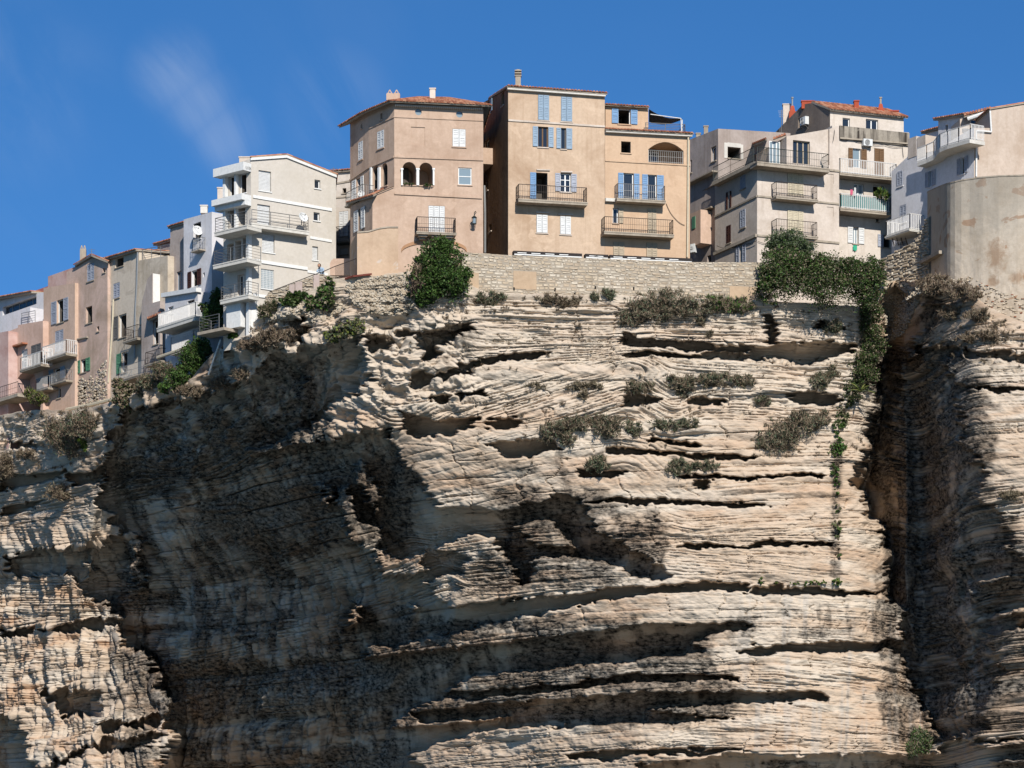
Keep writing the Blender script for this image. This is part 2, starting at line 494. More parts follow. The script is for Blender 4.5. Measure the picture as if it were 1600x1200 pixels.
# outlines of the hollows and of the faces that turn away from the sun (photograph pixels); the solver below
# gives the rock the relief whose real shadow fills each outline
HOLLOWS = [
    # the great hollow on the left under the town
    [(184, 641), (230, 630), (300, 622), (345, 605), (390, 590), (420, 560), (500, 535), (555, 530), (567, 557), (577, 587), (600, 640), (616, 689), (640, 737),
     (664, 764), (691, 793), (740, 792), (780, 800), (831, 788), (838, 862), (820, 935), (700, 960), (655, 957), (590, 985), (587, 1004), (557, 1030), (700, 1015), (738, 1056),
     (700, 1080), (640, 1110), (612, 1140), (640, 1180), (662, 1200), (662, 1800), (248, 1800), (248, 1187), (261, 1160), (264, 1147), (261, 1120), (264, 1093), (253, 1077),
     (253, 1053), (237, 1051), (235, 1032), (200, 1008), (192, 992), (189, 968), (184, 955), (173, 939), (149, 931), (107, 899), (75, 888), (40, 898), (12, 890), (10, 868), (60, 862), (150, 848),
     (185, 835), (190, 825), (165, 815), (181, 801), (157, 796), (165, 761), (168, 720), (172, 685), (192, 660)],
    [(831, 788), (873, 772), (908, 783), (919, 807), (929, 831), (964, 845), (1007, 868), (1052, 905), (1020, 903), (983, 897), (953, 881), (895, 871), (838, 872), (820, 850)],
    [(587, 981), (655, 957), (719, 951), (812, 940), (900, 928), (1000, 917), (1100, 911), (1170, 914), (1172, 926), (1080, 925), (1000, 930), (869, 951), (835, 959), (760, 972), (711, 989), (629, 1006), (587, 1006)],
    [(557, 1030), (610, 1026), (775, 1004), (887, 992), (1000, 977), (1124, 974), (1180, 977), (1130, 988), (1082, 1004), (1105, 1019), (1060, 1026), (1000, 1030), (850, 1046), (738, 1056), (700, 1080), (620, 1110), (560, 1110)],
    [(1150, 1020), (1200, 1008), (1300, 1005), (1400, 1002), (1405, 1013), (1250, 1020), (1170, 1024)],
    [(600, 1139), (692, 1135), (812, 1120), (1000, 1107), (1135, 1124), (1000, 1131), (786, 1139), (737, 1146), (662, 1169), (640, 1180), (662, 1200), (600, 1200)],
    [(620, 1085), (760, 1078), (900, 1066), (1000, 1054), (1150, 1057), (1150, 1062), (1000, 1064), (860, 1082), (690, 1094), (630, 1100)],
    [(640, 1112), (820, 1096), (1000, 1081), (1112, 1082), (1292, 1082), (1296, 1092), (1180, 1100), (1000, 1108), (850, 1118), (660, 1130)],
    [(1000, 1194), (1180, 1180), (1465, 1182), (1475, 1260), (1000, 1260)],
    [(880, 1178), (1050, 1170), (1180, 1172), (1050, 1180), (900, 1188)],
    # chasm on the right
    [(1378, 430), (1440, 430), (1446, 445), (1415, 468), (1412, 487), (1420, 545), (1441, 540), (1495, 545), (1470, 560), (1457, 569), (1481, 583), (1508, 607), (1487, 622), (1500, 626), (1497, 650), (1513, 673),
     (1500, 690), (1511, 701), (1540, 744), (1524, 779), (1559, 792), (1561, 805), (1580, 835), (1580, 853), (1596, 872), (1640, 880), (1640, 980), (1550, 985), (1532, 989),
     (1540, 1004), (1551, 1037), (1562, 1075), (1540, 1109), (1544, 1139), (1487, 1150), (1469, 1152), (1452, 1139), (1450, 1120), (1431, 1101), (1435, 1071), (1420, 1037),
     (1397, 1019), (1405, 1004), (1412, 951), (1387, 941), (1385, 872), (1375, 853), (1379, 840), (1372, 813), (1353, 803), (1351, 771), (1329, 757), (1340, 728), (1353, 707),
     (1359, 685), (1351, 673), (1367, 640), (1366, 600), (1377, 551)],
    [(1415, 468), (1447, 462), (1471, 468), (1440, 478), (1487, 478), (1473, 490), (1457, 506), (1425, 532), (1420, 545), (1404, 529), (1412, 487)],
    [(1465, 1170), (1487, 1158), (1600, 1155), (1660, 1155), (1660, 1260), (1465, 1260)],
    [(1500, 545), (1600, 556), (1660, 560), (1660, 570), (1600, 566), (1510, 556)],
    [(1500, 606), (1560, 604), (1660, 606), (1660, 614), (1560, 612)],
    # lumps at the top left of the middle mass
    [(567, 528), (585, 522), (600, 530), (598, 545), (575, 548)],
    [(620, 520), (640, 515), (662, 514), (650, 528), (628, 532)],
    [(647, 528), (673, 507), (735, 502), (742, 515), (705, 533), (683, 549), (668, 570), (657, 557)],
    [(639, 597), (673, 587), (753, 560), (800, 551), (868, 551), (830, 560), (790, 564), (748, 574), (719, 588), (673, 597), (641, 606)],
    [(623, 640), (647, 651), (687, 656), (751, 654), (735, 672), (690, 684), (650, 690), (632, 680)],
    [(670, 620), (705, 617), (700, 628), (675, 632)], [(712, 615), (760, 607), (755, 616), (720, 624)],
    [(967, 530), (975, 519), (1000, 527), (1060, 535), (1120, 540), (1223, 543), (1223, 552), (1130, 550), (1040, 541), (975, 539)],
    [(975, 552), (1020, 549), (1080, 553), (1120, 550), (1200, 554), (1200, 565), (1130, 561), (1060, 559), (985, 558)],
    [(1180, 543), (1223, 543), (1260, 536), (1290, 534), (1337, 540), (1334, 553), (1295, 557), (1268, 566), (1217, 560), (1180, 562)],
    [(1194, 495), (1205, 492), (1213, 500), (1215, 530), (1222, 540), (1206, 540), (1200, 520)],
    [(1280, 500), (1300, 505), (1320, 512), (1300, 516), (1275, 512)],
    [(975, 620), (1000, 617), (1025, 620), (1017, 632), (975, 636)],
    [(770, 652), (806, 658), (800, 669), (765, 670)],
    [(828, 689), (868, 688), (876, 702), (847, 706), (833, 714), (780, 718), (770, 695)],
    [(1076, 622), (1130, 630), (1128, 634), (1078, 628)],
    [(1015, 684), (1097, 692), (1095, 697), (1015, 690)], [(948, 702), (1060, 706), (1180, 714), (1180, 719), (1060, 713), (950, 708)],
    [(1060, 742), (1180, 746), (1180, 751), (1060, 748)], [(905, 736), (975, 734), (975, 741), (908, 743)],
    [(1085, 752), (1105, 752), (1108, 765), (1090, 764)], [(905, 785), (960, 779), (1060, 780), (1140, 785), (1200, 790), (1140, 793), (1050, 786), (960, 786)],
    [(1068, 850), (1150, 852), (1200, 850), (1200, 855), (1100, 857), (1070, 857)],
    [(1180, 742), (1290, 741), (1290, 746), (1180, 748)], [(1180, 915), (1290, 922), (1385, 928), (1320, 931), (1180, 926)],
    [(1190, 845), (1300, 850), (1300, 856), (1190, 852)], [(1180, 1006), (1185, 1002), (1186, 1008)],
    [(1230, 612), (1280, 610), (1310, 622), (1300, 630), (1240, 628)],
    [(107, 735), (140, 737), (165, 727), (160, 750), (110, 760)], [(0, 740), (60, 742), (100, 730), (95, 745), (50, 758), (0, 765)],
    [(0, 795), (40, 786), (70, 782), (60, 792), (0, 806)], [(20, 690), (60, 688), (60, 700), (25, 702)],
    [(0, 985), (100, 978), (187, 966), (185, 974), (90, 988), (0, 998)], [(70, 1079), (150, 1076), (160, 1100), (150, 1120), (110, 1118), (75, 1095)],
    [(-40, 1120), (20, 1120), (40, 1160), (60, 1200), (120, 1170), (200, 1150), (250, 1145), (240, 1170), (190, 1180), (140, 1178), (100, 1200), (100, 1260), (-40, 1260)],
    [(150, 1130), (255, 1122), (255, 1130), (160, 1142)],
    [(340, 520), (372, 515), (376, 540), (352, 545)], [(462, 500), (478, 495), (492, 520), (480, 535), (458, 530)],
]
LIT = [
    [(388, 706), (433, 688), (480, 668), (508, 655), (529, 636), (564, 616), (580, 590), (604, 640), (616, 668), (560, 672), (500, 688), (440, 704), (395, 713)],
    [(616, 688), (656, 695), (677, 716), (707, 740), (711, 757), (755, 767), (780, 766), (860, 770), (831, 787), (780, 798), (700, 776), (664, 764), (640, 737), (624, 716)],
    [(552, 723), (571, 721), (581, 745), (591, 753), (593, 805), (584, 799), (565, 761), (551, 751)],
    [(497, 756), (512, 759), (520, 785), (515, 792), (501, 772)],
    [(525, 764), (541, 756), (557, 785), (552, 801), (571, 817), (597, 825), (599, 847), (587, 852), (605, 868), (632, 873), (664, 857), (667, 892), (597, 901), (584, 863), (552, 844), (539, 809), (525, 783)],
    [(685, 857), (728, 836), (768, 841), (787, 860), (805, 887), (813, 916), (838, 900), (900, 890), (960, 890), (1020, 905), (900, 921), (815, 934), (693, 948), (661, 908), (677, 900), (720, 895), (728, 873)],
    [(804, 820), (841, 811), (865, 820), (897, 857), (835, 853)],
    [(544, 940), (560, 938), (565, 975), (548, 977)],
    [(640, 940), (655, 945), (655, 955), (648, 955)],
    [(187, 838), (205, 832), (220, 845), (218, 870), (226, 900), (224, 925), (216, 920), (205, 890), (192, 860)],
    [(128, 882), (150, 876), (158, 890), (140, 900)],
    [(585, 1012), (720, 986), (830, 962), (860, 960), (1000, 932), (1000, 975), (880, 990), (770, 1001), (640, 1020), (586, 1024)],
    [(475, 600), (480, 588), (485, 596), (482, 602)],
    [(1405, 548), (1425, 545), (1432, 553), (1420, 560)], [(1526, 905), (1575, 898), (1575, 906), (1530, 917)],
    [(1560, 955), (1600, 950), (1600, 958), (1565, 963)],
    [(1515, 1162), (1600, 1156), (1600, 1163), (1540, 1170)], [(1550, 1190), (1600, 1184), (1600, 1190), (1555, 1195)],
    [(738, 880), (760, 884), (756, 896), (742, 893)],
]
LIT.pop()   # the little bowl inside the lit spur stays dark
HOLLOWS.append([(728, 876), (768, 880), (772, 898), (737, 896)])

def interp_cols(px):
    cols = np.array(PX_COLS, float)
    tab = np.array([B_TAB[c] for c in PX_COLS], float)      # col, row
    return np.stack([np.interp(px, cols, tab[:, i]) for i in range(len(B_ROWS))], 0)

SX0, SX1, SY0, SY1 = -260, 1900, 400, 1260
gx = np.arange(SX0, SX1 + 1, 2.0)
gy = np.arange(SY0, SY1 + 1, 1.0)
GX, GY = np.meshgrid(gx, gy)
rows = interp_cols(gx)
BASE = np.empty_like(GX)
br = np.array(B_ROWS, float)
for j, y in enumerate(gy):
    i = int(np.clip(np.searchsorted(br, y) - 1, 0, len(br) - 2))
    t = np.clip((y - br[i]) / (br[i + 1] - br[i]), 0, 1)
    BASE[j] = rows[i] * (1 - t) + rows[i + 1] * t
BASE = blur(BASE, 6, 14)
wx = GX + 9 * (fbm(11, GX / 26, GY / 22, 4, .6) - .5) * 2
wy = GY + 6 * (fbm(31, GX / 34, GY / 12, 4, .6) - .5) * 2
teeth = VN(41)(GX / 60, np.floor((GY + .06 * (GX - 800) * np.sign(GX - 1000) * .3) / 3.1) * 7.7) - .5
teeth2 = VN(42)(GX / 30, np.floor(GY / 7.3) * 5.3) - .5
wx = wx + 13 * teeth + 10 * teeth2 + 6 * (VN(43)(GX / 5.0, GY / 3.5) - .5)
wy = wy + 4 * (VN(44)(GX / 6.0, GY / 4.0) - .5)
MASK = np.zeros(GX.shape, bool)
def paint(polys, val):
    for p in polys:
        xs = [q[0] for q in p]; ys = [q[1] for q in p]
        i0, i1 = np.searchsorted(gx, [min(xs) - 20, max(xs) + 20])
        j0, j1 = np.searchsorted(gy, [min(ys) - 16, max(ys) + 16])
        if i1 <= i0 or j1 <= j0: continue
        m = in_poly(p, wx[j0:j1, i0:i1], wy[j0:j1, i0:i1])
        MASK[j0:j1, i0:i1][m] = val
paint(HOLLOWS, True)
paint(LIT, False)
BIGMASK = MASK.copy()
MASK[:] = False
paint([p for i, p in enumerate(HOLLOWS) if i not in (0, 10)], True)
paint(LIT, False)
SMALL = MASK.copy()
MASK = BIGMASK
top_g = np.interp(gx, [p[0] for p in TOP_EDGE], [p[1] for p in TOP_EDGE])
# antisolar point of the picture: every sun ray runs towards it, and distance * depth is constant along a ray
VX = CX + FPX * (-SUN.x / -SUN.y)
VY = HY + FPX * (SUN.z / -SUN.y)
YD = np.empty_like(BASE)
Mrow = np.full(gx.shape, 1e12)
for j, y in enumerate(gy):
    r = VY - y
    if j:
        src = gx + (gx - VX) / r
        Mrow = np.interp(src, gx, Mrow)
    Gb = BASE[j] * r
    above = y < top_g
    mk = MASK[j]
    shade = np.maximum(Gb, Mrow * 1.0078)
    lit = np.minimum(Gb, Mrow * (1 - .00011))
    G = np.where(above, Gb, np.where(mk, np.where(Mrow > 1e11, Gb, shade), lit))
    Mrow = np.where(above, 1e12, np.minimum(Mrow, G))
    YD[j] = G / r
YD = blur(YD, .45, .7)

def sample(A, px, py):
    fx = np.clip((px - SX0) / 2.0, 0, A.shape[1] - 1.001)
    fy = np.clip(py - SY0, 0, A.shape[0] - 1.001)
    x, y = fx.astype(int), fy.astype(int)
    dx, dy = fx - x, fy - y
    return (A[y, x] * (1 - dx) + A[y, x + 1] * dx) * (1 - dy) + (A[y + 1, x] * (1 - dx) + A[y + 1, x + 1] * dx) * dy

# ------------------------------------------------------------------ the cliff sheet with its beds, joints and flutes
NCOL = 1090
cpx = np.linspace(-250, 1850, NCOL)
ctop = np.interp(cpx, [p[0] for p in TOP_EDGE], [p[1] for p in TOP_EDGE])
ctop = ctop + 4 * (fbm(77, cpx / 9, cpx * 0, 3) - .5)
NIN, NLOW = 960, 26
t = np.concatenate([np.linspace(0, 1, NIN), 1 + np.linspace(0, 1, NLOW + 1)[1:]])
PX = np.repeat(cpx[None], len(t), 0)
PY = np.where(t[:, None] <= 1, ctop[None] + (1222 - ctop[None]) * np.minimum(t, 1)[:, None], 1222 + 610 * (t[:, None] - 1))
Y0 = sample(YD, PX, np.minimum(PY, 1255))
BS = sample(BASE, PX, np.minimum(PY, 1255))
Zm = (HY - PY) / FPX * BS
Xm = (PX - CX) / FPX * BS
S = Xm + .55 * (BS - 247) * np.tanh((PX - 1130) / 140.0)
zw = Zm + .17 * (fbm(5, S / 16, Zm / 9, 3) - .5) + .05 * (fbm(8, S / 2.0, Zm / 1.6, 4, .6) - .5)
def zone0(x0, x1, y0, y1, f):
    return sstep(x0 - f, x0 + f, PX) * (1 - sstep(x1 - f, x1 + f, PX)) * sstep(y0 - f, y0 + f, PY) * (1 - sstep(y1 - f, y1 + f, PY))
# cross-bedding: in some thick beds the laminae dip
dip = .13 * (sstep(.5, .62, VN(61)(S / 22 + 3, zw / 3.4)) - sstep(.5, .62, VN(62)(S / 22 + 8, zw / 3.4)))
zc = zw + dip * ((S % 40) - 20) * .55
def beds(seed, s, z, h, lam, jit=.35):
    """shelves: every bed of thickness about h stands out by its own amount, which jumps along it in broken blocks"""
    zz = z / h + jit * 2 * (VN(seed + 5)(s / (lam * 2.2), z / (h * 5)) - .5)
    k = np.floor(zz); f = zz - k
    v = VN(seed)(s / lam + k * 37.7, k * 1.0 + .5 * 0)
    v2 = VN(seed + 1)(s / (lam * .27) + k * 11.3, k * 1.0)
    v = sstep(.30, .70, .62 * v + .38 * v2)
    round_ = 1 - np.abs(2 * f - 1.15).clip(0, 1) ** 3 * .55
    m = .55 * VN(seed + 2)(s / (lam * .5) + k * 5.1, k * 1.0) + .45 * VN(seed + 3)(s / (lam * .09) + k * 3.3, k * 1.0)
    dist = np.minimum(f, 1 - f) * h
    GROOVE.append(np.exp(-(dist / GW) ** 2) * sstep(.50, .60, m))
    return v * round_ - .45
GROOVE = []
GW = .028
zc = zc - .24 * zone0(590, 1010, 560, 800, 45) * Xm + .05 * (fbm(9, S / .9, Zm / .6, 3) - .5)
l1 = beds(101, S, zw, 1.15, 11.0, .5)
l2 = beds(111, S, zc, .46, 6.0)
l3 = beds(121, S, zc, .2, 3.0)
l4 = beds(131, S, zc, .11, 1.5)
lamin = sstep(.34, .62, .65 * VN(181)(S / 42, zw / 1.25) + .35 * fbm(125, S / 3.5, zw / .9, 3))
amp = .16 + .95 * sstep(.42, .78, fbm(120, S / 9, zw / 1.8, 3))
rough = fbm(130, S / .9, Zm / .55, 5, .6) - .5
lump = fbm(140, S / 3.2, Zm / 2.2, 4, .55) - .5
def zone(x0, x1, y0, y1, f):
    return sstep(x0 - f, x0 + f, PX) * (1 - sstep(x1 - f, x1 + f, PX)) * sstep(y0 - f, y0 + f, PY) * (1 - sstep(y1 - f, y1 + f, PY))
taf = np.clip(zone(380, 740, 470, 640, 34) + .8 * zone(180, 590, 540, 720, 30) + .6 * zone(-60, 330, 600, 720, 30), 0, 1)
flute = np.clip(zone(-300, 560, 830, 1300, 40) + .7 * zone(1430, 1560, 850, 1160, 30), 0, 1)
calm = np.clip(zone(880, 1420, 750, 1200, 60) + .6 * zone(760, 1380, 560, 640, 40), 0, 1)
fl = fbm(150, (S + .25 * np.sin(Zm * .9 + 3 * VN(151)(S / 3, Zm / 4))) / .34, Zm / 1.3, 4, .58) - .5
fl2 = fbm(155, S / 1.3, Zm / 4.0, 3, .5) - .5
tf = np.abs(fbm(160, S / 2.4 + .25 * Zm, Zm / 1.3 - .2 * S, 5, .55) - .5) * 2
cq = S / 2.3 + .55 * VN(170)(S / 5.0, Zm / 1.1) + .25 * VN(172)(S / .6, Zm / .35)
crack = np.exp(-(np.abs(cq - np.floor(cq) - .5) * 2.3 / .035) ** 2) * sstep(.55, .68, VN(171)(np.floor(cq) * 3.7, Zm / .8))
bed = (l1 * .46 + l2 * .27) * amp + (l3 * .20 + l4 * .13) * (.3 + .6 * amp) * (.12 + 1.2 * lamin)
deep = zone(235, 600, 780, 1300, 40)
wbed = (1 - .75 * taf) * (1 - .45 * flute) * (1 - .5 * deep) * (1 - .35 * calm)
edge = sstep(0, .03, t)[:, None]
l0 = beds(141, S, zw, 3.6, 22.0, .5)
D = l0 * flute * (.5 + 1.0 * sstep(200, 300, PX)) + bed * wbed + rough * .34 + lump * (.5 + 1.6 * taf) + fl * flute * 1.15 + fl2 * flute * 1.7 - tf * taf * 1.7 + taf * .5
D = D - crack * .32 - (GROOVE[0] * .42 + GROOVE[1] * .34 * (.4 + .6 * lamin) + GROOVE[2] * .24 * lamin) * (1 - .7 * taf) * (1 - .45 * calm) * edge
msk = sample(blur(SMALL.astype(float), 1.5, 2), PX, np.minimum(PY, 1255))
D = D * (1 - .62 * msk * (1 - np.maximum(flute, .6 * taf)))

D = D * edge
D[t > 1] *= .3
YF = Y0.copy()
YF[t > 1] = YF[NIN - 1][None] + (YF[t > 1] - YF[NIN - 1][None]) * .4 - 3.0 * (t[t > 1][:, None] - 1) ** 2
# push the relief out along the rock's own normal
YB = blur(YF, 5, 6)
bx_, by_, bz_ = (PX - CX) / FPX * YB, YB, (HY - PY) / FPX * YB
def grad(a, ax): return np.gradient(a, axis=ax)
t1 = np.stack([grad(bx_, 1), grad(by_, 1), grad(bz_, 1)], -1); t2 = np.stack([grad(bx_, 0), grad(by_, 0), grad(bz_, 0)], -1)
nn_ = np.cross(t2, t1)
nn_ /= np.linalg.norm(nn_, axis=-1, keepdims=True) + 1e-9
nn_ *= np.where(nn_[..., 1:2] > 0, -1, 1)
nn_[..., 2] *= .35
nn_[..., 1] -= .35
nn_ /= np.linalg.norm(nn_, axis=-1, keepdims=True)
VXw = (PX - CX) / FPX * YF + nn_[..., 0] * D
VZw = (HY - PY) / FPX * YF + nn_[..., 2] * D
YF = YF + nn_[..., 1] * D
def cliff_y(px, py):
    i = int(np.clip(np.searchsorted(cpx, px), 1, NCOL - 1))
    j = int(np.clip(np.searchsorted(PY[:, i], py), 0, len(t) - 1))
    return float(YF[j, i])

# rock colour masks: black stain with painted-in shade, ochre patches, pale lime wash
stain_shade_zone = np.clip(.85 * zone(1297, 1316, 685, 905, 7) + .7 * zone(980, 1500, 1187, 1330, 10) + .95 * zone(770, 1050, 780, 900, 30) + .8 * zone(570, 640, 720, 840, 25) + .9 * zone(560, 1000, 960, 1000, 16) + .6 * zone(640, 760, 500, 580, 24) + .62 * zone(730, 960, 690, 800, 35) + 1.0 * zone(610, 1150, 1050, 1135, 30) + .9 * zone(560, 1120, 985, 1060, 20) + .64 * zone(185, 520, 660, 1300, 60) + .4 * zone(480, 660, 690, 960, 40) + .7 * zone(520, 640, 960, 1300, 40) + .55 * zone(200, 500, 560, 690, 35) + 1.0 * zone(1352, 1500, 540, 760, 22) + 1.0 * zone(1378, 1520, 700, 1160, 24) + .9 * zone(1440, 1545, 690, 1150, 25) + .95 * zone(1500, 1605, 800, 985, 24) + .7 * zone(1405, 1475, 455, 540, 22)
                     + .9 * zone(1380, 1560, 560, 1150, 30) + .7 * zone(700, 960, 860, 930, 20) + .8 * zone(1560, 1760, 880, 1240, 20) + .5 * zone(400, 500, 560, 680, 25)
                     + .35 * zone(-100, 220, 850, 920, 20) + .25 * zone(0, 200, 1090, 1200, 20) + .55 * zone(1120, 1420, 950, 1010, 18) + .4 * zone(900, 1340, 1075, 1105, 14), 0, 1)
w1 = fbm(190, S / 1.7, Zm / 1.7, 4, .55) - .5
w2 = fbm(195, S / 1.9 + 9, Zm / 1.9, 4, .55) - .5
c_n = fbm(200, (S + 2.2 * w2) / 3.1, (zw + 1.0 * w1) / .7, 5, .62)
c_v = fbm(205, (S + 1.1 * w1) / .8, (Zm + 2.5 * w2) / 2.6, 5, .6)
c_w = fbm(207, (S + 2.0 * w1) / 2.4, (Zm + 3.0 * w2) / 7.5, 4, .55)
stain_shade = sstep(.70, .50, c_n + (1 - stain_shade_zone) * .46) * .86 + sstep(.64, .46, c_v + (1 - stain_shade_zone) * .42) * .7 - .62 * sstep(.50, .66, c_w) * flute
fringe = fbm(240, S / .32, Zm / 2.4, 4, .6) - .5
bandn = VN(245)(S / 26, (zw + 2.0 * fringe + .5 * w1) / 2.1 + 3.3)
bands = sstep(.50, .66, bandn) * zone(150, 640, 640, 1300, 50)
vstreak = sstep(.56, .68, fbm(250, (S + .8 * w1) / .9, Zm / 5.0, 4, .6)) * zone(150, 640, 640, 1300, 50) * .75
stain_shade = stain_shade + bands * .9 + vstreak
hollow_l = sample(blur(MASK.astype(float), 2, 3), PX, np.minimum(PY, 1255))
stain_shade = np.clip(stain_shade, 0, 1)
ochre = .5 * sstep(.5, .62, fbm(212, S / 2.6, Zm / 4.0, 4)) * zone(180, 620, 660, 1300, 50) + sstep(.50, .68, fbm(210, S / 4.5, zw / 1.2, 5, .6)) * (.45 + .45 * zone(-200, 260, 900, 1180, 40)) + .6 * zone(450, 690, 870, 1010, 40) * sstep(.5, .6, fbm(214, S / 1.5, Zm, 4))
pale = sstep(.48, .66, fbm(220, S / 5.5, zw / .9, 4)) + .7 * zone(380, 1360, 430, 640, 40) + .5 * zone(-200, 200, 620, 700, 30)
streak = sstep(.56, .70, fbm(230, S / .45, Zm / 5.5, 4)) * (zone(1150, 1560, 900, 1240, 40) * .6 + flute * .5)

def build_cliff():
    nr, nc = YF.shape
    # plateau behind the edge
    back = [1.5, 8, 30, 120, 320]
    Vx = [VXw]; Vy = [YF]; Vz = [VZw]
    bx, by, bz = [], [], []
    for k, d in enumerate(reversed(back)):
        yy = YF[0] + d
        bx.append(VXw[0] * (1 + d / 400.0)); by.append(yy); bz.append(VZw[0] - .2 + np.zeros(nc) + (0 if d < 20 else -1.5))
    ax = np.concatenate([np.array(bx), VXw]); ay = np.concatenate([np.array(by), YF]); az = np.concatenate([np.array(bz), VZw])
    n0 = len(back)
    co = np.stack([ax, ay, az], -1).reshape(-1, 3).astype(np.float32)
    R = nr + n0
    idx = np.arange(R * nc).reshape(R, nc)
    q = np.stack([idx[:-1, :-1], idx[1:, :-1], idx[1:, 1:], idx[:-1, 1:]], -1).reshape(-1, 4)
    me = bpy.data.meshes.new('cliff')
    me.vertices.add(len(co)); me.vertices.foreach_set('co', co.ravel())
    me.loops.add(q.size); me.loops.foreach_set('vertex_index', q.ravel().astype(np.int32))
    me.polygons.add(len(q))
    me.polygons.foreach_set('loop_start', np.arange(0, q.size, 4, dtype=np.int32))
    me.polygons.foreach_set('loop_total', np.full(len(q), 4, np.int32))
    me.update(calc_edges=True)
    col = np.zeros((R, nc, 4), np.float32)
    col[n0:, :, 0] = stain_shade; col[n0:, :, 1] = np.clip(ochre, 0, 1); col[n0:, :, 2] = np.clip(pale, 0, 1); col[n0:, :, 3] = np.clip(streak, 0, 1)
    at = me.attributes.new('weathering_and_shade', 'FLOAT_COLOR', 'POINT')
    at.data.foreach_set('color', col.ravel())
    o = bpy.data.objects.new('cliff', me)
    COL.objects.link(o)
    m, N, L, b = new_mat('limestone')
    a = N.new('ShaderNodeAttribute'); a.attribute_name = 'weathering_and_shade'
    sp = N.new('ShaderNodeSeparateColor'); L.new(a.outputs['Color'], sp.inputs[0])
    tc = N.new('ShaderNodeTexCoord')
    def noise(scale, detail=8, rough=.65):
        mp = N.new('ShaderNodeMapping'); mp.inputs['Scale'].default_value = scale
        L.new(tc.outputs['Object'], mp.inputs['Vector'])
        n = N.new('ShaderNodeTexNoise'); n.inputs['Scale'].default_value = 1; n.inputs['Detail'].default_value = detail
        n.inputs['Roughness'].default_value = rough
        L.new(mp.outputs[0], n.inputs['Vector'])
        return n
    def rng(src, lo, hi, top=1.0):
        r = N.new('ShaderNodeMapRange'); r.inputs['From Min'].default_value = lo; r.inputs['From Max'].default_value = hi
        r.inputs['To Max'].default_value = top
        L.new(src, r.inputs['Value']); return r.outputs[0]
    def mix(f, c1, c2):
        x = N.new('ShaderNodeMixRGB')
        L.new(f, x.inputs['Fac'])
        for s_, c in (('Color1', c1), ('Color2', c2)):
            if isinstance(c, tuple): x.inputs[s_].default_value = c
            else: L.new(c, x.inputs[s_])
        return x.outputs[0]
    def mul(a_, b_):
        x = N.new('ShaderNodeMath'); x.operation = 'MULTIPLY'; x.use_clamp = True
        L.new(a_, x.inputs[0])
        if isinstance(b_, float): x.inputs[1].default_value = b_
        else: L.new(b_, x.inputs[1])
        return x.outputs[0]
    c = mix(rng(noise((.5, .5, 1.6)).outputs[0], .35, .7), LIME[0], LIME[1])
    c = mix(mul(sp.outputs['Green'], .75), c, LIME[2])
    c = mix(mul(sp.outputs['Blue'], .42), c, LIME[3])
    c = mix(rng(noise((1.2, 1.2, 7.0), 10, .7).outputs[0], .50, .76, .45), c, LIME[4])
    c = mix(rng(noise((6, 6, 9), 6, .7).outputs[0], .58, .78, .35), c, LIME[5])
    c = mix(mul(a.outputs['Alpha'], .55), c, LIME[6])
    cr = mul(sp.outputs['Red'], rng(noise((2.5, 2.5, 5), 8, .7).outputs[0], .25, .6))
    c = mix(cr, c, LIME[7])  # near-black stain, also deepens the shade of chasm and hollows in the colour
    L.new(c, b.inputs['Base Color'])
    b.inputs['Roughness'].default_value = .95
    b.inputs['Specular IOR Level'].default_value = .08
    bp = N.new('ShaderNodeBump'); bp.inputs['Strength'].default_value = .5; bp.inputs['Distance'].default_value = .08
    L.new(noise((5, 5, 14), 8, .7).outputs[0], bp.inputs['Height'])
    L.new(bp.outputs[0], b.inputs['Normal'])
    me.materials.append(m)
    tag(o, 'pale layered limestone sea cliff with dark overhanging hollows', None, None, 'structure')
    return o
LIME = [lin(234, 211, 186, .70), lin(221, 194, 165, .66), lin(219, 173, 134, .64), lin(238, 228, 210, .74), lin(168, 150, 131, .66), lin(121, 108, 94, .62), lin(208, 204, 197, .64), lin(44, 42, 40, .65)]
cliff = build_cliff()

def build_sea():
    mb = MB()
    mb.poly([(-6000, -6000, -2.2), (6000, -6000, -2.2), (6000, 9000, -2.2), (-6000, 9000, -2.2)])
    m, N, L, b = new_mat('sea_water')
    b.inputs['Base Color'].default_value = (.02, .06, .075, 1)
    b.inputs['Roughness'].default_value = .12
    b.inputs['Specular IOR Level'].default_value = .5
    tc = N.new('ShaderNodeTexCoord'); nz = N.new('ShaderNodeTexNoise')
    nz.inputs['Scale'].default_value = .5; nz.inputs['Detail'].default_value = 6
    L.new(tc.outputs['Object'], nz.inputs['Vector'])
    bp = N.new('ShaderNodeBump'); bp.inputs['Strength'].default_value = .6; bp.inputs['Distance'].default_value = .5
    L.new(nz.outputs[0], bp.inputs['Height']); L.new(bp.outputs[0], b.inputs['Normal'])
    tag(mb.build('sea', m), 'dark blue sea at the foot of the cliff', None, None, 'structure')
build_sea()
# ------------------------------------------------------------------ building kit
def wall_polys(mb, F, outer, holes, mi=0, d=0.0):
    loops = [[Vector((s, z, 0)) for s, z in outer]] + [[Vector((s, z, 0)) for s, z in h] for h in holes]
    flat = [p for l in loops for p in l]
    base = len(mb.v)
    mb.v.extend(F.P(p.x, p.y, d) for p in flat)
    for tri in tessellate_polygon(loops):
        a, b, c = (flat[i] for i in tri)
        if abs((b - a).cross(c - a).z) < 1e-9: continue
        if (b - a).cross(c - a).z < 0: tri = (tri[0], tri[2], tri[1])
        mb.f.append(tuple(base + i for i in tri)); mb.m.append(mi)

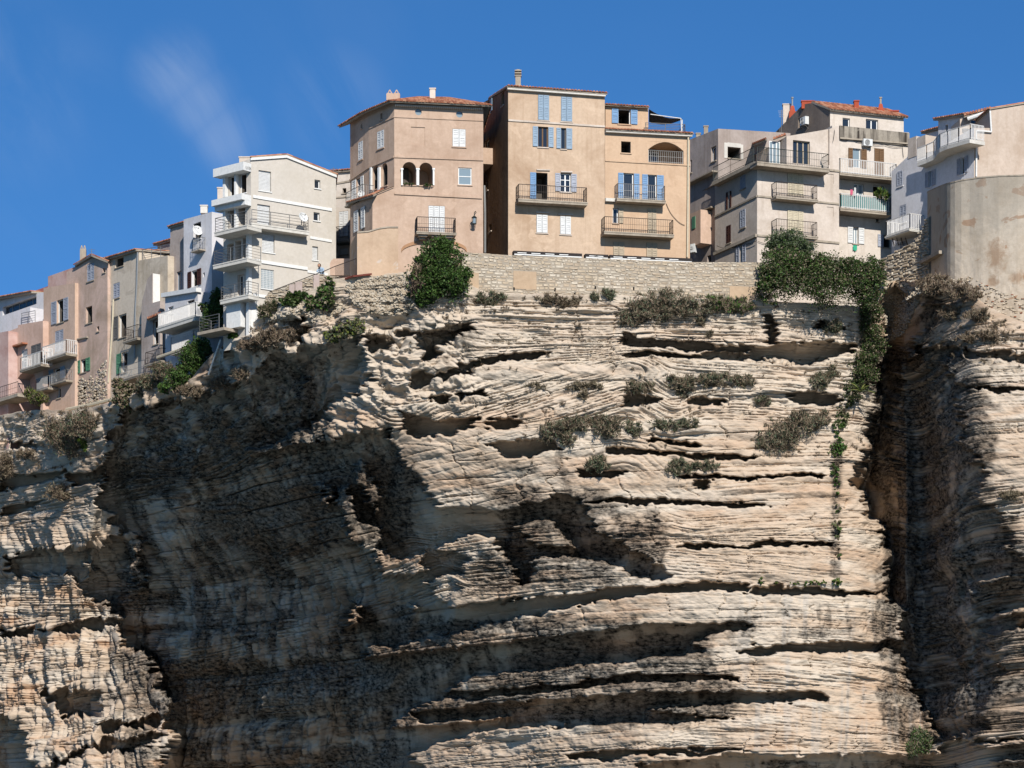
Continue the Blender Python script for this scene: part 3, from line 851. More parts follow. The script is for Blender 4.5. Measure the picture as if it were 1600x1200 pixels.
def reveal(mb, F, hole, depth, mi=0, back=None, bmi=1):
    n = len(hole)
    for i in range(n):
        (s0, z0), (s1, z1) = hole[i], hole[(i + 1) % n]
        mb.poly([F.P(s0, z0), F.P(s1, z1), F.P(s1, z1, -depth), F.P(s0, z0, -depth)], mi)
    if back is not None:
        mb.poly([F.P(s, z, -depth) for s, z in hole], bmi)

def leaf_shutter(mb, F, s0, s1, z0, z1, d, mi=0):
    """one louvred leaf: stiles, rails and slats"""
    w = min(.07, (s1 - s0) * .18)
    F.box(mb, s0, s0 + w, z0, z1, d, d + .045, mi); F.box(mb, s1 - w, s1, z0, z1, d, d + .045, mi)
    zm = z0 + (z1 - z0) * .48
    for a in (z0, zm, z1 - .1):
        F.box(mb, s0 + w, s1 - w, a, a + .1, d + .002, d + .043, mi)
    for a, b in ((z0 + .1, zm), (zm + .1, z1 - .1)):
        n = max(2, int((b - a) / .11))
        for i in range(n):
            z = a + (b - a) * i / n
            h = (b - a) / n
            P = F.P
            mb.hexa([P(s0 + w, z, d + .034), P(s0 + w, z + .012, d + .034), P(s1 - w, z + .012, d + .034), P(s1 - w, z, d + .034),
                     P(s0 + w, z + h * .95, d + .006), P(s0 + w, z + h, d + .01), P(s1 - w, z + h, d + .01), P(s1 - w, z + h * .95, d + .006)], mi)

def frame_bars(mb, F, s0, s1, z0, z1, d, w=.06, nx=2, nz=1, mi=0):
    F.box(mb, s0, s0 + w, z0, z1, d, d + .05, mi); F.box(mb, s1 - w, s1, z0, z1, d, d + .05, mi)
    F.box(mb, s0 + w, s1 - w, z0, z0 + w, d, d + .05, mi); F.box(mb, s0 + w, s1 - w, z1 - w, z1, d, d + .05, mi)
    for i in range(1, nx):
        s = s0 + (s1 - s0) * i / nx
        F.box(mb, s - w * .7, s + w * .7, z0 + w, z1 - w, d - .002, d + .052, mi)
    for i in range(1, nz):
        z = z0 + (z1 - z0) * i / nz
        F.box(mb, s0 + w, s1 - w, z - w * .4, z + w * .4, d + .004, d + .046, mi)

class House:
    def __init__(self, name, label, loc, mats, group=None, cat='house'):
        self.root = empty(name, loc, label, cat, group)
        self.mb = MB()
        self.mats = mats           # wall slots; slot 1 is the dim room
        self.trim = MB()
    def face(self, F, outline, wins=(), mi=0, raw=False, d=0.0):
        outer = outline if raw else [F.sz(*p) for p in outline]
        holes = []
        for w in wins:
            h = self.win(F, mi, **w)
            if h: holes.append(h)
        wall_polys(self.mb, F, outer, holes, mi, d)
    def rect(self, F, x0, x1, y0, y1):
        cx = (x0 + x1) / 2
        return F.s(x0), F.s(x1), F.z(cx, y1), F.z(cx, y0)
    def win(self, F, mi, k, x, y, sh='white_shutter', l=None, r=None, glass='glass', fr='white', nx=2, nz=1, depth=None, sill=True, ls=0, arch=False, rm=1):
        s0, s1, z0, z1 = self.rect(F, x[0], x[1], y[0], y[1])
        R = self.root
        hole = [(s0, z0), (s1, z0), (s1, z1), (s0, z1)]
        if arch:
            rr = (s1 - s0) / 2
            hole = [(s0, z0), (s1, z0), (s1, z1 - rr)] + [(s0 + rr + rr * math.cos(a), z1 - rr + rr * math.sin(a)) for a in np.linspace(.25, math.pi - .25, 9)] + [(s0, z1 - rr)]
        def shutters():
            for a, b in ((l, x[0]), (x[1], r)):
                if a is None or b is None: continue
                mb = MB()
                leaf_shutter(mb, F, F.s(a) + .01, F.s(b) - .01, z0 + .02, z1 - .02, .03)
                mb.build('shutter', M[sh], R)
        if sill and k in ('glass', 'dark', 'open', 'shut'):
            F.box(self.trim, s0 - .06, s1 + .06, z0 - .07, z0 - .002, -.02, .07)
        if k == 'shut':                      # two closed leaves in a shallow reveal
            n = nx
            for i in range(n):
                mb = MB()
                leaf_shutter(mb, F, s0 + (s1 - s0) * i / n + .012, s0 + (s1 - s0) * (i + 1) / n - .012, z0 + .02, z1 - .02, -.05 if depth is None else -depth)
                mb.build('shutter', M[sh], R)
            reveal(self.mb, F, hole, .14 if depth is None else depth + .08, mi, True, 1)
            return hole
        if k == 'roller':
            dd = depth or .14
            mb = MB()
            n = max(4, int((z1 - z0) / .09))
            for i in range(n):
                a = z0 + (z1 - z0) * i / n
                F.box(mb, s0 + .02, s1 - .02, a, a + (z1 - z0) / n * .86, -dd, -dd + .03)
            mb.build('roller_shutter', M[sh], R)
            reveal(self.mb, F, hole, dd + .05, mi, True, 1)
            F.box(self.trim, s0 - .05, s1 + .05, z0 - .07, z0 - .002, -.02, .06)
            return hole
        if k == 'blind':
            reveal(self.mb, F, hole, depth or .08, mi, True, mi)
            return hole
        if k == 'glass':
            dd = depth or .2
            mb = MB(); frame_bars(mb, F, s0, s1, z0, z1, -dd, .065 if nx < 5 or nz < 2 else .022, nx, nz)
            f = mb.build('window', M[fr], R)
            mb = MB(); F.box(mb, s0 + .03, s1 - .03, z0 + .03, z1 - .03, -dd + .01, -dd + .025)
            mb.build('pane', M[glass], f)
            reveal(self.mb, F, hole, dd + .06, mi, True, 1)
            shutters()
            return hole
        if k == 'open':                      # casements swung in, a dark room behind
            dd = depth or 2.2
            mb = MB()
            w = .05
            F.box(mb, s0, s0 + w, z0, z1, -.2, -.14); F.box(mb, s1 - w, s1, z0, z1, -.2, -.14); F.box(mb, s0 + w, s1 - w, z1 - w, z1, -.2, -.14)
            fo = mb.build('window', M[fr], R)
            reveal(self.mb, F, hole, .22, mi)
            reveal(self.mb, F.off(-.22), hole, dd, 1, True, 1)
            shutters()
            return hole
        if k == 'dark':
            dd = depth or 1.4
            reveal(self.mb, F, hole, .2, mi)
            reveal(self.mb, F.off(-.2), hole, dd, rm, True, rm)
            shutters()
            return hole
        if k == 'deco':                      # shutters only, standing on the wall
            shutters()
        return None
    def course(self, F, a, b, w=.14, d=.06, name=None, mat=None):
        """string course from pixel a to pixel b"""
        F.bar(self.trim, F.sz(*a), F.sz(*b), w, -.01, d)
    def loop(self, pts, zb, skip=(), cap=True, mi=0):
        """closes a volume: vertical quads along the loop of top points, and the top"""
        n = len(pts)
        for i in range(n):
            if i in skip: continue
            a, b = Vector(pts[i]), Vector(pts[(i + 1) % n])
            self.mb.poly([a, Vector((a.x, a.y, zb)), Vector((b.x, b.y, zb)), b], mi)
        if cap: self.mb.poly(pts, mi)
    def block(self, F, x0, x1, y0l, y0r, yb, depth, wins=(), mi=0, top=None, sides=True):
        """a simple house: front with openings, two ends, back and a flat or sloping top; pixels on the front plane"""
        tops = top or [(x0, y0l), (x1, y0r)]
        s0, s1 = F.s(x0), F.s(x1)
        zb = min(F.z(x0, yb), F.z(x1, yb)) - 2.5
        outer = [(s0, zb), (s1, zb)] + [F.sz(*p) for p in reversed(tops)]
        self.face(F, outer, wins, mi, raw=True)
        tp = [F.sz(*p) for p in tops]
        P = F.P
        self.mb.poly([P(s0, zb), P(s0, tp[0][1]), P(s0, tp[0][1], -depth), P(s0, zb, -depth)], mi)
        self.mb.poly([P(s1, zb), P(s1, zb, -depth), P(s1, tp[-1][1], -depth), P(s1, tp[-1][1])], mi)
        for (sa, za), (sb, zz) in zip(tp[:-1], tp[1:]):
            self.mb.poly([P(sa, za), P(sb, zz), P(sb, zz, -depth), P(sa, za, -depth)], mi)
        self.mb.poly([P(s1, zb, -depth), P(s0, zb, -depth)] + [P(s, z, -depth) for s, z in tp], mi)
    def finish(self, trim='concrete'):
        w = self.mb.build('wall', self.mats, self.root)
        mt = M[trim] if isinstance(trim, str) else trim
        T = self.trim
        for i in range(0, len(T.v), 8):
            mb = MB(); mb.hexa(T.v[i:i + 8])
            L = max((T.v[i + a] - T.v[i]).length for a in range(1, 8))
            mb.build('string_course' if L > 2.2 else 'window_sill', mt, self.root)
        return w

def rail(mb, pts, z0, h, style='iron', sp=.12, mi=0):
    """railing along a path of ground points at deck height"""
    pts = [Vector((p[0], p[1], p[2] if len(p) > 2 else z0)) for p in pts]
    up = Vector((0, 0, 1))
    for a, b in zip(pts[:-1], pts[1:]):
        L = (b - a).length
        n = max(1, int(round(L / sp)))
        if style == 'bars':
            n = max(1, int(round(L / 1.3)))
            for i in range(n + 1):
                p = a.lerp(b, i / n); mb.tube(p, p + up * h, .025, 5, mi)
            for k in range(5):
                z = .16 + (h - .18) * k / 4
                mb.tube(a + up * z, b + up * z, .014 if k < 4 else .025, 5, mi)
        elif style == 'panel':
            mb.tube(a + up * h, b + up * h, .035, 5, mi)
            mb.tube(a + up * .08, b + up * .08, .03, 5, mi)
            for i in range(n + 1):
                p = a.lerp(b, i / n); mb.tube(p, p + up * h, .028, 4, mi)
        else:
            mb.tube(a + up * h, b + up * h, .024, 5, mi)
            mb.tube(a + up * (h * .55), b + up * (h * .55), .011, 4, mi)
            mb.tube(a + up * .1, b + up * .1, .016, 4, mi)
            for i in range(n + 1):
                p = a.lerp(b, i / n); mb.tube(p, p + up * h, .0125 if 0 < i < n else .022, 4, mi)

def balcony(h, F, x0, x1, yb, th, p, rh=.95, style='iron', slab='concrete', rm='iron', sp=.12, brackets=0, left=True, right=True, curved=False):
    """slab whose outer lower edge runs from x0 to x1 at row yb (photograph pixels)"""
    G = F.off(p)
    cx = (x0 + x1) / 2
    s0, s1 = G.s(x0), G.s(x1)
    zb = G.z(cx, yb)
    mb = MB()
    F.box(mb, s0, s1, zb, zb + th, .003, p)
    F.box(mb, s0 - .02, s1 + .02, zb + th - .07, zb + th + .01, .004, p + .03)
    if curved:
        for i in range(3):
            a = s0 + (s1 - s0) * (.06 + .33 * i); b = a + (s1 - s0) * .22
            F.box(mb, a, b, zb - .12, zb - .002, .003, p * .8)
            F.box(mb, a + .1, b - .1, zb - .25, zb - .122, .003, p * .5)
    for i in range(brackets):
        s = s0 + (s1 - s0) * (i + .5) / brackets
        F.box(mb, s - .07, s + .07, zb - .18, zb - .002, .003, p * .75)
    b = mb.build('balcony', M[slab], h.root)
    mb = MB()
    zt = zb + th + .012
    pts = []
    q = p - .05
    if left: pts.append(F.P(s0 + .05, zt, .02))
    pts += [F.P(s0 + .05, zt, q), F.P(s1 - .05, zt, q)]
    if right: pts.append(F.P(s1 - .05, zt, .02))
    rail(mb, pts, zt, rh, style, sp)
    mb.build('railing', M[rm], b)
    return b, s0, s1, zb + th

def tile_roof(h, e0, e1, r0, r1, over=.0, name='roof', slab_mat='concrete', th=.12):
    """barrel tiles laid from the ridge r0-r1 down to the eave e0-e1"""
    e0, e1, r0, r1 = (Vector(q) for q in (e0, e1, r0, r1))
    nrm = (e1 - e0).cross(r0 - e0)
    if nrm.length < 1e-6: nrm = (e1 - e0).cross(r1 - e0)
    nrm.normalize()
    if nrm.z < 0: nrm = -nrm
    mb = MB()
    dn = nrm * -th
    tri = (r1 - r0).length < .02
    if tri:
        mb.poly([e0, e1, r0]); mb.poly([e0 + dn, r0 + dn, e1 + dn]); mb.poly([e0, e0 + dn, e1 + dn, e1])
    else:
        mb.hexa([e0 + dn, e1 + dn, r1 + dn, r0 + dn, e0, e1, r1, r0])
    rf = mb.build(name, slab_mat if not isinstance(slab_mat, str) else M[slab_mat], h.root)
    mb = MB()
    W = (e1 - e0).length
    n = max(3, int(round(W / .21)))
    Lr = max((r0 - e0).length, (r1 - e1).length)
    m = max(1, int(round(Lr / .42)))
    seg = 4
    ux = (e1 - e0).normalized()
    for i in range(n):
        a, b = i / n, (i + 1) / n
        ea, eb = e0.lerp(e1, a), e0.lerp(e1, b)
        ra, rb = r0.lerp(r1, a), r0.lerp(r1, b)
        w = W / n
        for k in range(m):
            t0, t1 = k / m, min(1, (k + 1.12) / m)
            lo_a, lo_b, hi_a, hi_b = ea.lerp(ra, t0), eb.lerp(rb, t0), ea.lerp(ra, t1), eb.lerp(rb, t1)
            lo_c, hi_c = (lo_a + lo_b) / 2, (hi_a + hi_b) / 2
            dl = (ra - ea).normalized() * (-.07 - .03 * random.random()) if k == 0 else Vector((0, 0, 0))
            jit = random.uniform(-.012, .012)
            base = len(mb.v)
            for c, lift in ((lo_c + dl, .045), (hi_c, .02)):
                for q in range(seg + 1):
                    an = math.pi * q / seg
                    mb.v.append(c + ux * (jit - math.cos(an) * w * .42) + nrm * (lift * .4 + math.sin(an) * w * .42))
            for q in range(seg):
                mb.f.append((base + q, base + q + 1, base + seg + 2 + q, base + seg + 1 + q)); mb.m.append(0)
            mb.f.append(tuple(base + q for q in reversed(range(seg + 1)))); mb.m.append(0)
            # the trough tile between two caps
            if k == 0:
                c = lo_b + dl * .6
                mb.poly([c - ux * w * .3 + nrm * .02, c - nrm * .03, c + ux * w * .3 + nrm * .02])
    t = mb.build('roof_tiles', M['tile'], rf)
    tag(t, kind='stuff')
    return rf

def chimney(h, base, w, d, ht, mat, cap='slab', parent=None, name='chimney'):
    x, y, z = base
    mb = MB()
    def bx(x0, x1, y0, y1, z0, z1, mi=0):
        mb.hexa([(x0, y0, z0), (x1, y0, z0), (x1, y1, z0), (x0, y1, z0), (x0, y0, z1), (x1, y0, z1), (x1, y1, z1), (x0, y1, z1)], mi)
    bx(x - w / 2, x + w / 2, y - d / 2, y + d / 2, z, z + ht)
    if cap == 'slab':
        bx(x - w / 2 - .04, x + w / 2 + .04, y - d / 2 - .04, y + d / 2 + .04, z + ht + .001, z + ht + .08)
    elif cap == 'vents':
        for k in range(3):
            bx(x - w / 2 - .05, x + w / 2 + .05, y - d / 2 - .05, y + d / 2 + .05, z + ht + .03 + k * .17, z + ht + .1 + k * .17)
            bx(x - w / 2 + .08, x + w / 2 - .08, y - d / 2 + .08, y + d / 2 - .08, z + ht + .001 + k * .17, z + ht + .03 + k * .17)
            bx(x - w / 2 + .08, x + w / 2 - .08, y - d / 2 + .08, y + d / 2 - .08, z + ht + .101 + k * .17, z + ht + .17 + k * .17)
    elif cap == 'gables':
        for sx in (-.25, .25):
            cx = x + sx * w
            for f in (-1, 1):
                mb.tube((cx + f * w * .2, y, z + ht), (cx, y, z + ht + .34), .045, 4)
            bx(cx - w * .22, cx + w * .22, y - d / 2, y + d / 2, z + ht + .0, z + ht + .05)
    elif cap == 'taper':
        b = len(mb.v)
        top = .45
        mb.hexa([(x - w * .4, y - d * .4, z + ht), (x + w * .4, y - d * .4, z + ht), (x + w * .4, y + d * .4, z + ht), (x - w * .4, y + d * .4, z + ht),
                 (x - w * .22, y - d * .22, z + ht + top), (x + w * .22, y - d * .22, z + ht + top), (x + w * .22, y + d * .22, z + ht + top), (x - w * .22, y + d * .22, z + ht + top)])
    return mb.build(name, mat, parent or h.root)

# small things fixed to the houses or standing on them
def dish(px, py, Y, r, label, aim=(.5, -.8, .35), back=.5):
    c = world_pt(px, py, Y)
    root = empty('satellite_dish', c - Vector((0, 0, r)), label, 'satellite dish', 'satellite dishes on the houses')
    ax = Vector(aim).normalized()
    x = ax.orthogonal().normalized(); y = ax.cross(x)
    mb = MB()
    rings, n = 4, 16
    base = len(mb.v)
    for side in (0, 1):
        for i in range(rings + 1):
            rr = r * i / rings
            for j in range(n):
                t = 2 * math.pi * j / n
                mb.v.append(c + x * rr * math.cos(t) + y * rr * 1.08 * math.sin(t) + ax * (.3 * rr * rr / r - side * .02))
        for i in range(rings):
            for j in range(n):
                j2 = (j + 1) % n
                q = base + side * (rings + 1) * n
                f = (q + i * n + j, q + (i + 1) * n + j, q + (i + 1) * n + j2, q + i * n + j2)
                mb.f.append(f if side == 0 else f[::-1]); mb.m.append(0)
    mb.build('reflector', M['plastic'], root, smooth=True)
    mb = MB()
    mb.tube(c - ax * .03, c - ax * .2 - Vector((0, 0, .05)), .03, 6)
    mb.tube(c - ax * .18, c - ax * .18 - Vector((0, 0, r + .1)), .03, 6)
    mb.tube(c - ax * .18 - Vector((0, 0, r * .5)), c - ax * .18 - Vector((0, 0, r * .5)) + Vector((0, back, 0)), .025, 6)
    mb.build('bracket', M['steel'], root)
    mb = MB()
    f = c + ax * r * .95
    mb.tube(c - y * r * .9 + ax * .1, f, .012, 5); mb.tube(f, f + ax * .1, .04, 6)
    mb.build('feed_arm', M['steel'], root)
    return root

def aircon(F, x0, x1, y0, y1, label, dep=.32, gap=.06):
    G = F.off(dep + gap)
    cx = (x0 + x1) / 2
    s0, s1, z0, z1 = G.s(x0), G.s(x1), G.z(cx, y1), G.z(cx, y0)
    root = empty('air_conditioner', F.P((s0 + s1) / 2, z0, dep / 2), label, 'air conditioner', 'air conditioners on the house walls')
    mb = MB(); F.box(mb, s0, s1, z0, z1, gap, gap + dep)
    mb.build('casing', M['plastic'], root)
    mb = MB()
    c = F.P(s0 + (s1 - s0) * .42, (z0 + z1) / 2, gap + dep + .012)
    R = min(z1 - z0, (s1 - s0) * .8) * .42
    n3 = Vector((F.n.x, F.n.y, 0))
    mb.tube(c - n3 * .008, c + n3 * .003, R, 18)
    mb.build('fan_grille', M['dull_grey'], root)
    mb = MB()
    for k in range(4):
        rr = R * (.25 + .25 * k)
        pts = [c + n3 * .012 + Vector((F.u.x, F.u.y, 0)) * rr * math.cos(t) + Vector((0, 0, rr * math.sin(t))) for t in np.linspace(0, 2 * math.pi, 15)]
        mb.path(pts, .008, 4)
    mb.build('fan_guard', M['plastic'], root)
    mb = MB()
    for s in (s0 + .1, s1 - .1):
        F.box(mb, s - .02, s + .02, z0 - .05, z0 - .001, 0.0, gap + dep)
        mb.tube(F.P(s, z0 - .05, gap + dep - .05), F.P(s, z0 - .3, .01), .015, 4)
    mb.build('bracket', M['steel'], root)
    return root

def pipe(name, label, pts, r, mat, cat='pipe', group=None):
    mb = MB(); mb.path(pts, r, 6)
    for p in pts[1:-1]: mb.ball(p, r * 1.05, 6)
    o = mb.build(name, mat, None, origin=pts[-1])
    return tag(o, label, cat, group)
# ------------------------------------------------------------------ wall renders
def P_(name, rgb, st, **k):
    kk = dict(k); al = kk.pop('k', .69)
    rgb = (rgb[0], rgb[1] * 1.03, rgb[2] * 1.125); st = (st[0], st[1] * 1.025, st[2] * 1.08)
    return [plaster(name, lin(*rgb, al), lin(*st, al * .95), kk.pop('patch', None), **kk), M['room']]
W_tower = P_('apricot_render', (226, 190, 152), (188, 150, 118), k=.69, amount=.6, streak=.5, seed=1.3, patch_amt=.5)
W_ochre = P_('ochre_render', (228, 194, 152), (184, 146, 110), k=.74, amount=.7, streak=.6, seed=2.1, patch_amt=.5)
W_ochre_side = plaster('brown_side_render', lin(176, 142, 112, .62), lin(112, 88, 70, .6), None, .8, .6, 5.5, .6)  # side wall render, darker than the front
W_peach = P_('peach_render', (232, 192, 146), (206, 164, 124), k=.71, amount=.5, streak=.4, seed=3.7, patch_amt=.4)
W_white = P_('warm_white_render', (232, 216, 186), (212, 194, 164), amount=.35, streak=.2, seed=4.4, k=.72)
W_pale = P_('pale_grey_render', (232, 222, 204), (196, 184, 164), amount=.4, streak=.35, seed=5.2, k=.86)
W_cream = P_('stained_cream_render', (234, 212, 180), (184, 160, 132), k=.76, amount=.5, streak=.45, seed=6.6)
W_cream2 = P_('pale_stained_cream_render', (238, 218, 186), (190, 168, 140), k=.76, amount=.45, streak=.5, seed=7.7, patch=lin(206, 194, 176, .66))
W_brown = P_('brown_grey_render', (196, 176, 152), (146, 126, 108), k=.82, amount=.6, streak=.6, seed=8.1)
W_beige = P_('beige_worn_render', (228, 206, 170), (176, 154, 122), k=.82, amount=.7, streak=.6, seed=9.3, patch=lin(186, 170, 150, .66))
W_pink = P_('faded_pink_render', (224, 188, 156), (172, 144, 116), k=.82, amount=.8, streak=.5, seed=10.4, patch=lin(196, 178, 156, .66))
W_salmon = P_('salmon_render', (226, 188, 152), (180, 148, 116), k=.82, amount=.5, streak=.5, seed=11.5)
W_orange = P_('light_orange_render', (230, 190, 156), (190, 146, 116), k=.82, amount=.5, streak=.5, seed=12.6)
W_rose = P_('peeling_rose_render', (222, 186, 160), (186, 128, 108), k=.82, amount=.8, streak=.4, seed=13.7)
W_right = P_('sandy_render', (228, 202, 168), (188, 156, 124), amount=.5, streak=.4, seed=14.8)
W_bastion = P_('bastion_render', (226, 204, 168), (188, 164, 132), amount=.8, streak=.45, seed=15.9, patch=lin(182, 128, 84, .62), patch_amt=.65, bump=.4)

# ------------------------------------------------------------------ the row of old houses on the left
SLOPE_L = 1.3
FL = Fac.px(-60, 235.1 / (1 + 1.3 * (-860) / FPX), 345, 235.1 / (1 + 1.3 * (-455) / FPX))
OLD = 'old houses in a row along the cliff edge'
def base_of(F, x0, x1, y):
    a = F.at((x0 + x1) / 2, y)
    return a

def strip_roof(h, F, a, b, depth, rise=.5, over=.25):
    (sa, za), (sb, zb) = F.sz(*a), F.sz(*b)
    return tile_roof(h, F.P(sa - .1, za + .1, over), F.P(sb + .1, zb + .1, over), F.P(sa - .1, za + rise + .1, -depth), F.P(sb + .1, zb + rise + .1, -depth))

# white modern flat behind
F = FL.off(-3.5)
h = House('modern_house', 'low white house with long dark window band and pink parapet at far left', base_of(F, 0, 70, 510), W_pale, OLD)
h.block(F, -40, 73, 472, 456, 530, 9, [dict(k='glass', x=(4, 57), y=(471, 484), nx=5, fr='steel', depth=.35, sill=False)])
strip_roof(h, F, (-40, 476), (57, 459), 3, .3, .5)
mb = MB(); G = FL.off(-5.5)
(sa, za), (sb, zb) = G.sz(7, 451), G.sz(75, 447)
G.box(mb, sa, sb, zb - 1.6, zb, -.3, 0)
mb.build('parapet', plaster('pink_parapet_render', lin(214, 140, 130, .66), lin(180, 110, 104, .6), None, .4, .4, 1.0), h.root)
mb = MB(); G = FL.off(-2.0)
(sa, za), (sb, zb) = G.sz(3, 484), G.sz(47, 480)
G.box(mb, sa, sb, zb - 2.2, zb, -1.4, 0); mb.build('terrace_wall', W_pale[0], h.root)
mb = MB(); rail(mb, [FL.off(-1.8).at(34, 507), FL.off(-1.8).at(55, 503)], 0, .9, 'bars'); mb.build('railing', M['steel'], h.root)
h.finish('white')

# rose wall at the very edge
F = FL.off(2.2)
h = House('rose_house', 'peeling rose house wall cut by the left edge of the picture', base_of(F, 0, 14, 640), W_rose, OLD)
h.block(F, -60, 13, 532, 517, 650, 6)
h.finish()

# orange house
F = FL.off(1.4)
h = House('orange_house', 'light orange house with arched recess and railed balcony at far left', base_of(F, 14, 66, 635), W_orange, OLD)
h.block(F, 13, 67, 517, 501, 655, 7, [
    dict(k='glass', x=(34, 43), y=(546, 574), nx=1, nz=3, depth=.1, glass='pale_glass', sill=False),
    dict(k='shut', x=(48, 64), y=(538, 572), sh='dull_grey'),
    dict(k='blind', x=(17, 62), y=(580, 613), depth=1.1, arch=True)],
    top=[(13, 518), (28, 512), (28, 508), (67, 501)])
balcony(h, F, 31, 64, 577, .16, 1.0, .95, 'panel', rm='lattice', sp=.2)
strip = MB(); F.box(strip, F.s(16), F.s(43), F.z(30, 541) - .06, F.z(30, 541) + .05, .0, .45)
strip.build('door_hood', M['tile'], h.root)
mb = MB(); s0, s1 = F.s(12), F.s(56); z0 = F.z(30, 626)
F.box(mb, s0, s1, z0 - .25, z0, .003, 1.6); b = mb.build('terrace', M['concrete'], h.root)
mb = MB(); rail(mb, [F.P(s0 + .1, z0, 1.5), F.P(s1 - .1, z0, 1.5)], z0, .9, 'iron', .3); mb.build('railing', M['iron'], b)
h.finish()

# salmon house
F = FL.off(.9)
h = House('salmon_house', 'tall narrow salmon house with blue-grey shutters and white lattice balcony', base_of(F, 70, 115, 640), W_salmon, OLD)
h.block(F, 68, 117, 450, 442, 650, 8, [
    dict(k='open', x=(89, 100), y=(468, 504), sh='grey_shutter', l=81, r=107.5),
    dict(k='shut', x=(86, 99), y=(516, 549), sh='grey_shutter'),
    dict(k='open', x=(84, 95), y=(575, 594), sh='blue_shutter', l=77, r=102),
    dict(k='open', x=(89, 95), y=(606, 622))])
balcony(h, F, 64, 103, 561, .16, 1.0, 1.0, 'panel', rm='lattice', sp=.16)
balcony(h, F, 77, 103, 600, .12, .6, .8, 'iron', rm='steel', sp=.16)
balcony(h, F, 55, 75, 611, .12, .9, .9, 'panel', rm='steel', sp=.14)
mb = MB(); G = FL.off(-1.5); (sa, za), (sb, zb) = G.sz(75, 432), G.sz(117, 436)
G.box(mb, sa, sb, za - 1.5, za, -3, 0); mb.build('attic_wall', W_rose[0], h.root)
h.finish()
chimney(h, G.at(112, 433) + Vector((0, 1, -.2)), .5, .5, .5, M['red_paint'], 'slab')

# pink gabled house
F = FL.off(.6)
h = House('pink_gabled_house', 'faded pink house with low gable, green shutters and bare stone foot', base_of(F, 117, 165, 635), W_pink, OLD)
h.block(F, 104, 168, 415, 410, 655, 8, [
    dict(k='shut', x=(136, 147), y=(412, 439), sh='grey_shutter'),
    dict(k='dark', x=(134, 144), y=(479, 505)),
    dict(k='dark', x=(167.2, 171.5) if False else (160.5, 164.5), y=(419, 426), depth=.4),
    dict(k='dark', x=(151, 155), y=(510, 518), depth=.4),
    dict(k='open', x=(126, 135), y=(561, 582), sh='green_shutter', l=118.5, r=141.5),
    dict(k='dark', x=(124, 134.5), y=(602, 625)),
    dict(k='dark', x=(145, 153), y=(611, 627))],
    top=[(104, 425), (117, 421), (117, 414), (143, 399), (168, 409)])
tile_roof(h, F.at(116, 414, .25), F.at(116, 414, -6), F.at(143, 398, .25), F.at(143, 398, -6), name='roof')
tile_roof(h, F.at(169, 408.5, .25), F.at(169, 408.5, -6), F.at(143, 398, .25), F.at(143, 398, -6), name='roof')
F.bar(h.trim, F.sz(104, 534), F.sz(138, 527), .08, .0, .15)
chimney(h, F.at(130, 409, -2), .45, .45, .9, M['concrete'], 'gables')
PINK_F, PINK_H = F, h
h.finish()

# beige house with sloping roof
F = FL.off(.35)
h = House('beige_house', 'worn beige house with sloping red roof edge, long drainpipe and small balcony', base_of(F, 170, 215, 610), W_beige, OLD)
h.block(F, 168, 262, 408, 398, 625, 8, [
    dict(k='dark', x=(180, 193), y=(402.5, 417), depth=.5),
    dict(k='shut', x=(177, 187), y=(442, 466), sh='grey_shutter'),
    dict(k='open', x=(185.5, 197.5), y=(491, 527), sh='dull_grey', l=178.5),
    dict(k='open', x=(190, 199), y=(550, 582), sh='green_shutter', l=183)],
    top=[(168, 407), (217, 393), (217, 407), (262, 399)])
strip_roof(h, F, (165, 408), (217, 393), 4, .4, .3)
balcony(h, F, 192, 214, 534, .15, .9, .95, 'iron', sp=.14)
balcony(h, F, 184, 226, 592, .15, 1.2, .95, 'iron', rm='steel', sp=.16)
mb = MB(); rail(mb, [F.P(F.s(219), F.z(219, 406), -.2), F.P(F.s(262), F.z(262, 398), -.2)], 0, .8, 'bars'); mb.build('roof_railing', M['steel'], h.root)
F.box(h.trim, F.s(161.5), F.s(167.5), F.z(165, 605), F.z(165, 470), -.02, .1)
h.finish()
pipe('drainpipe', 'pale drainpipe down the whole front of the worn beige house', [F.at(215, 394, .15), F.at(214, 440, .15), F.at(211.5, 484, .15), F.at(210, 560, .15)], .06, M['zinc'], 'pipe', 'drainpipes on the houses')
pipe('drainpipe', 'cream soil pipe between faded pink house and worn beige house', [F.at(177, 468, .2), F.at(176, 500, .2), F.at(172, 560, .2), F.at(169, 598, .2)], .07, M['cream_shutter'], 'pipe', 'drainpipes on the houses')

# grey-brown house whose white end wall catches the sun
F = FL.off(1.2)
h = House('grey_brown_house', 'grey-brown house with bright white end wall and tall narrow window', base_of(F, 225, 255, 575), W_brown, OLD)
h.block(F, 221, 250, 478, 470, 590, 5, [dict(k='open', x=(239, 247.5), y=(500, 538))])
G = FL.off(1.0)
h.block(G, 222, 238, 436, 428, 480, 2.2, (), top=[(222, 470), (227, 452), (230, 436), (238, 427)])
mb = MB(); s1 = G.s(238)
mb.poly([G.P(s1 + .01, G.z(238, 474), -.05), G.P(s1 + .01, G.z(238, 474), -2.2), G.P(s1 + .01, G.z(238, 427), -2.2), G.P(s1 + .01, G.z(238, 427), -.05)])
mb.build('end_wall', M['white'], h.root)
tile_roof(h, F.at(230, 500, .6), F.at(252, 491, .6), F.at(230, 497, 0), F.at(252, 488, 0), name='lean_to_roof')
balcony(h, F, 226, 252, 570, .14, .8, .9, 'iron', rm='iron', sp=.2)
h.finish()

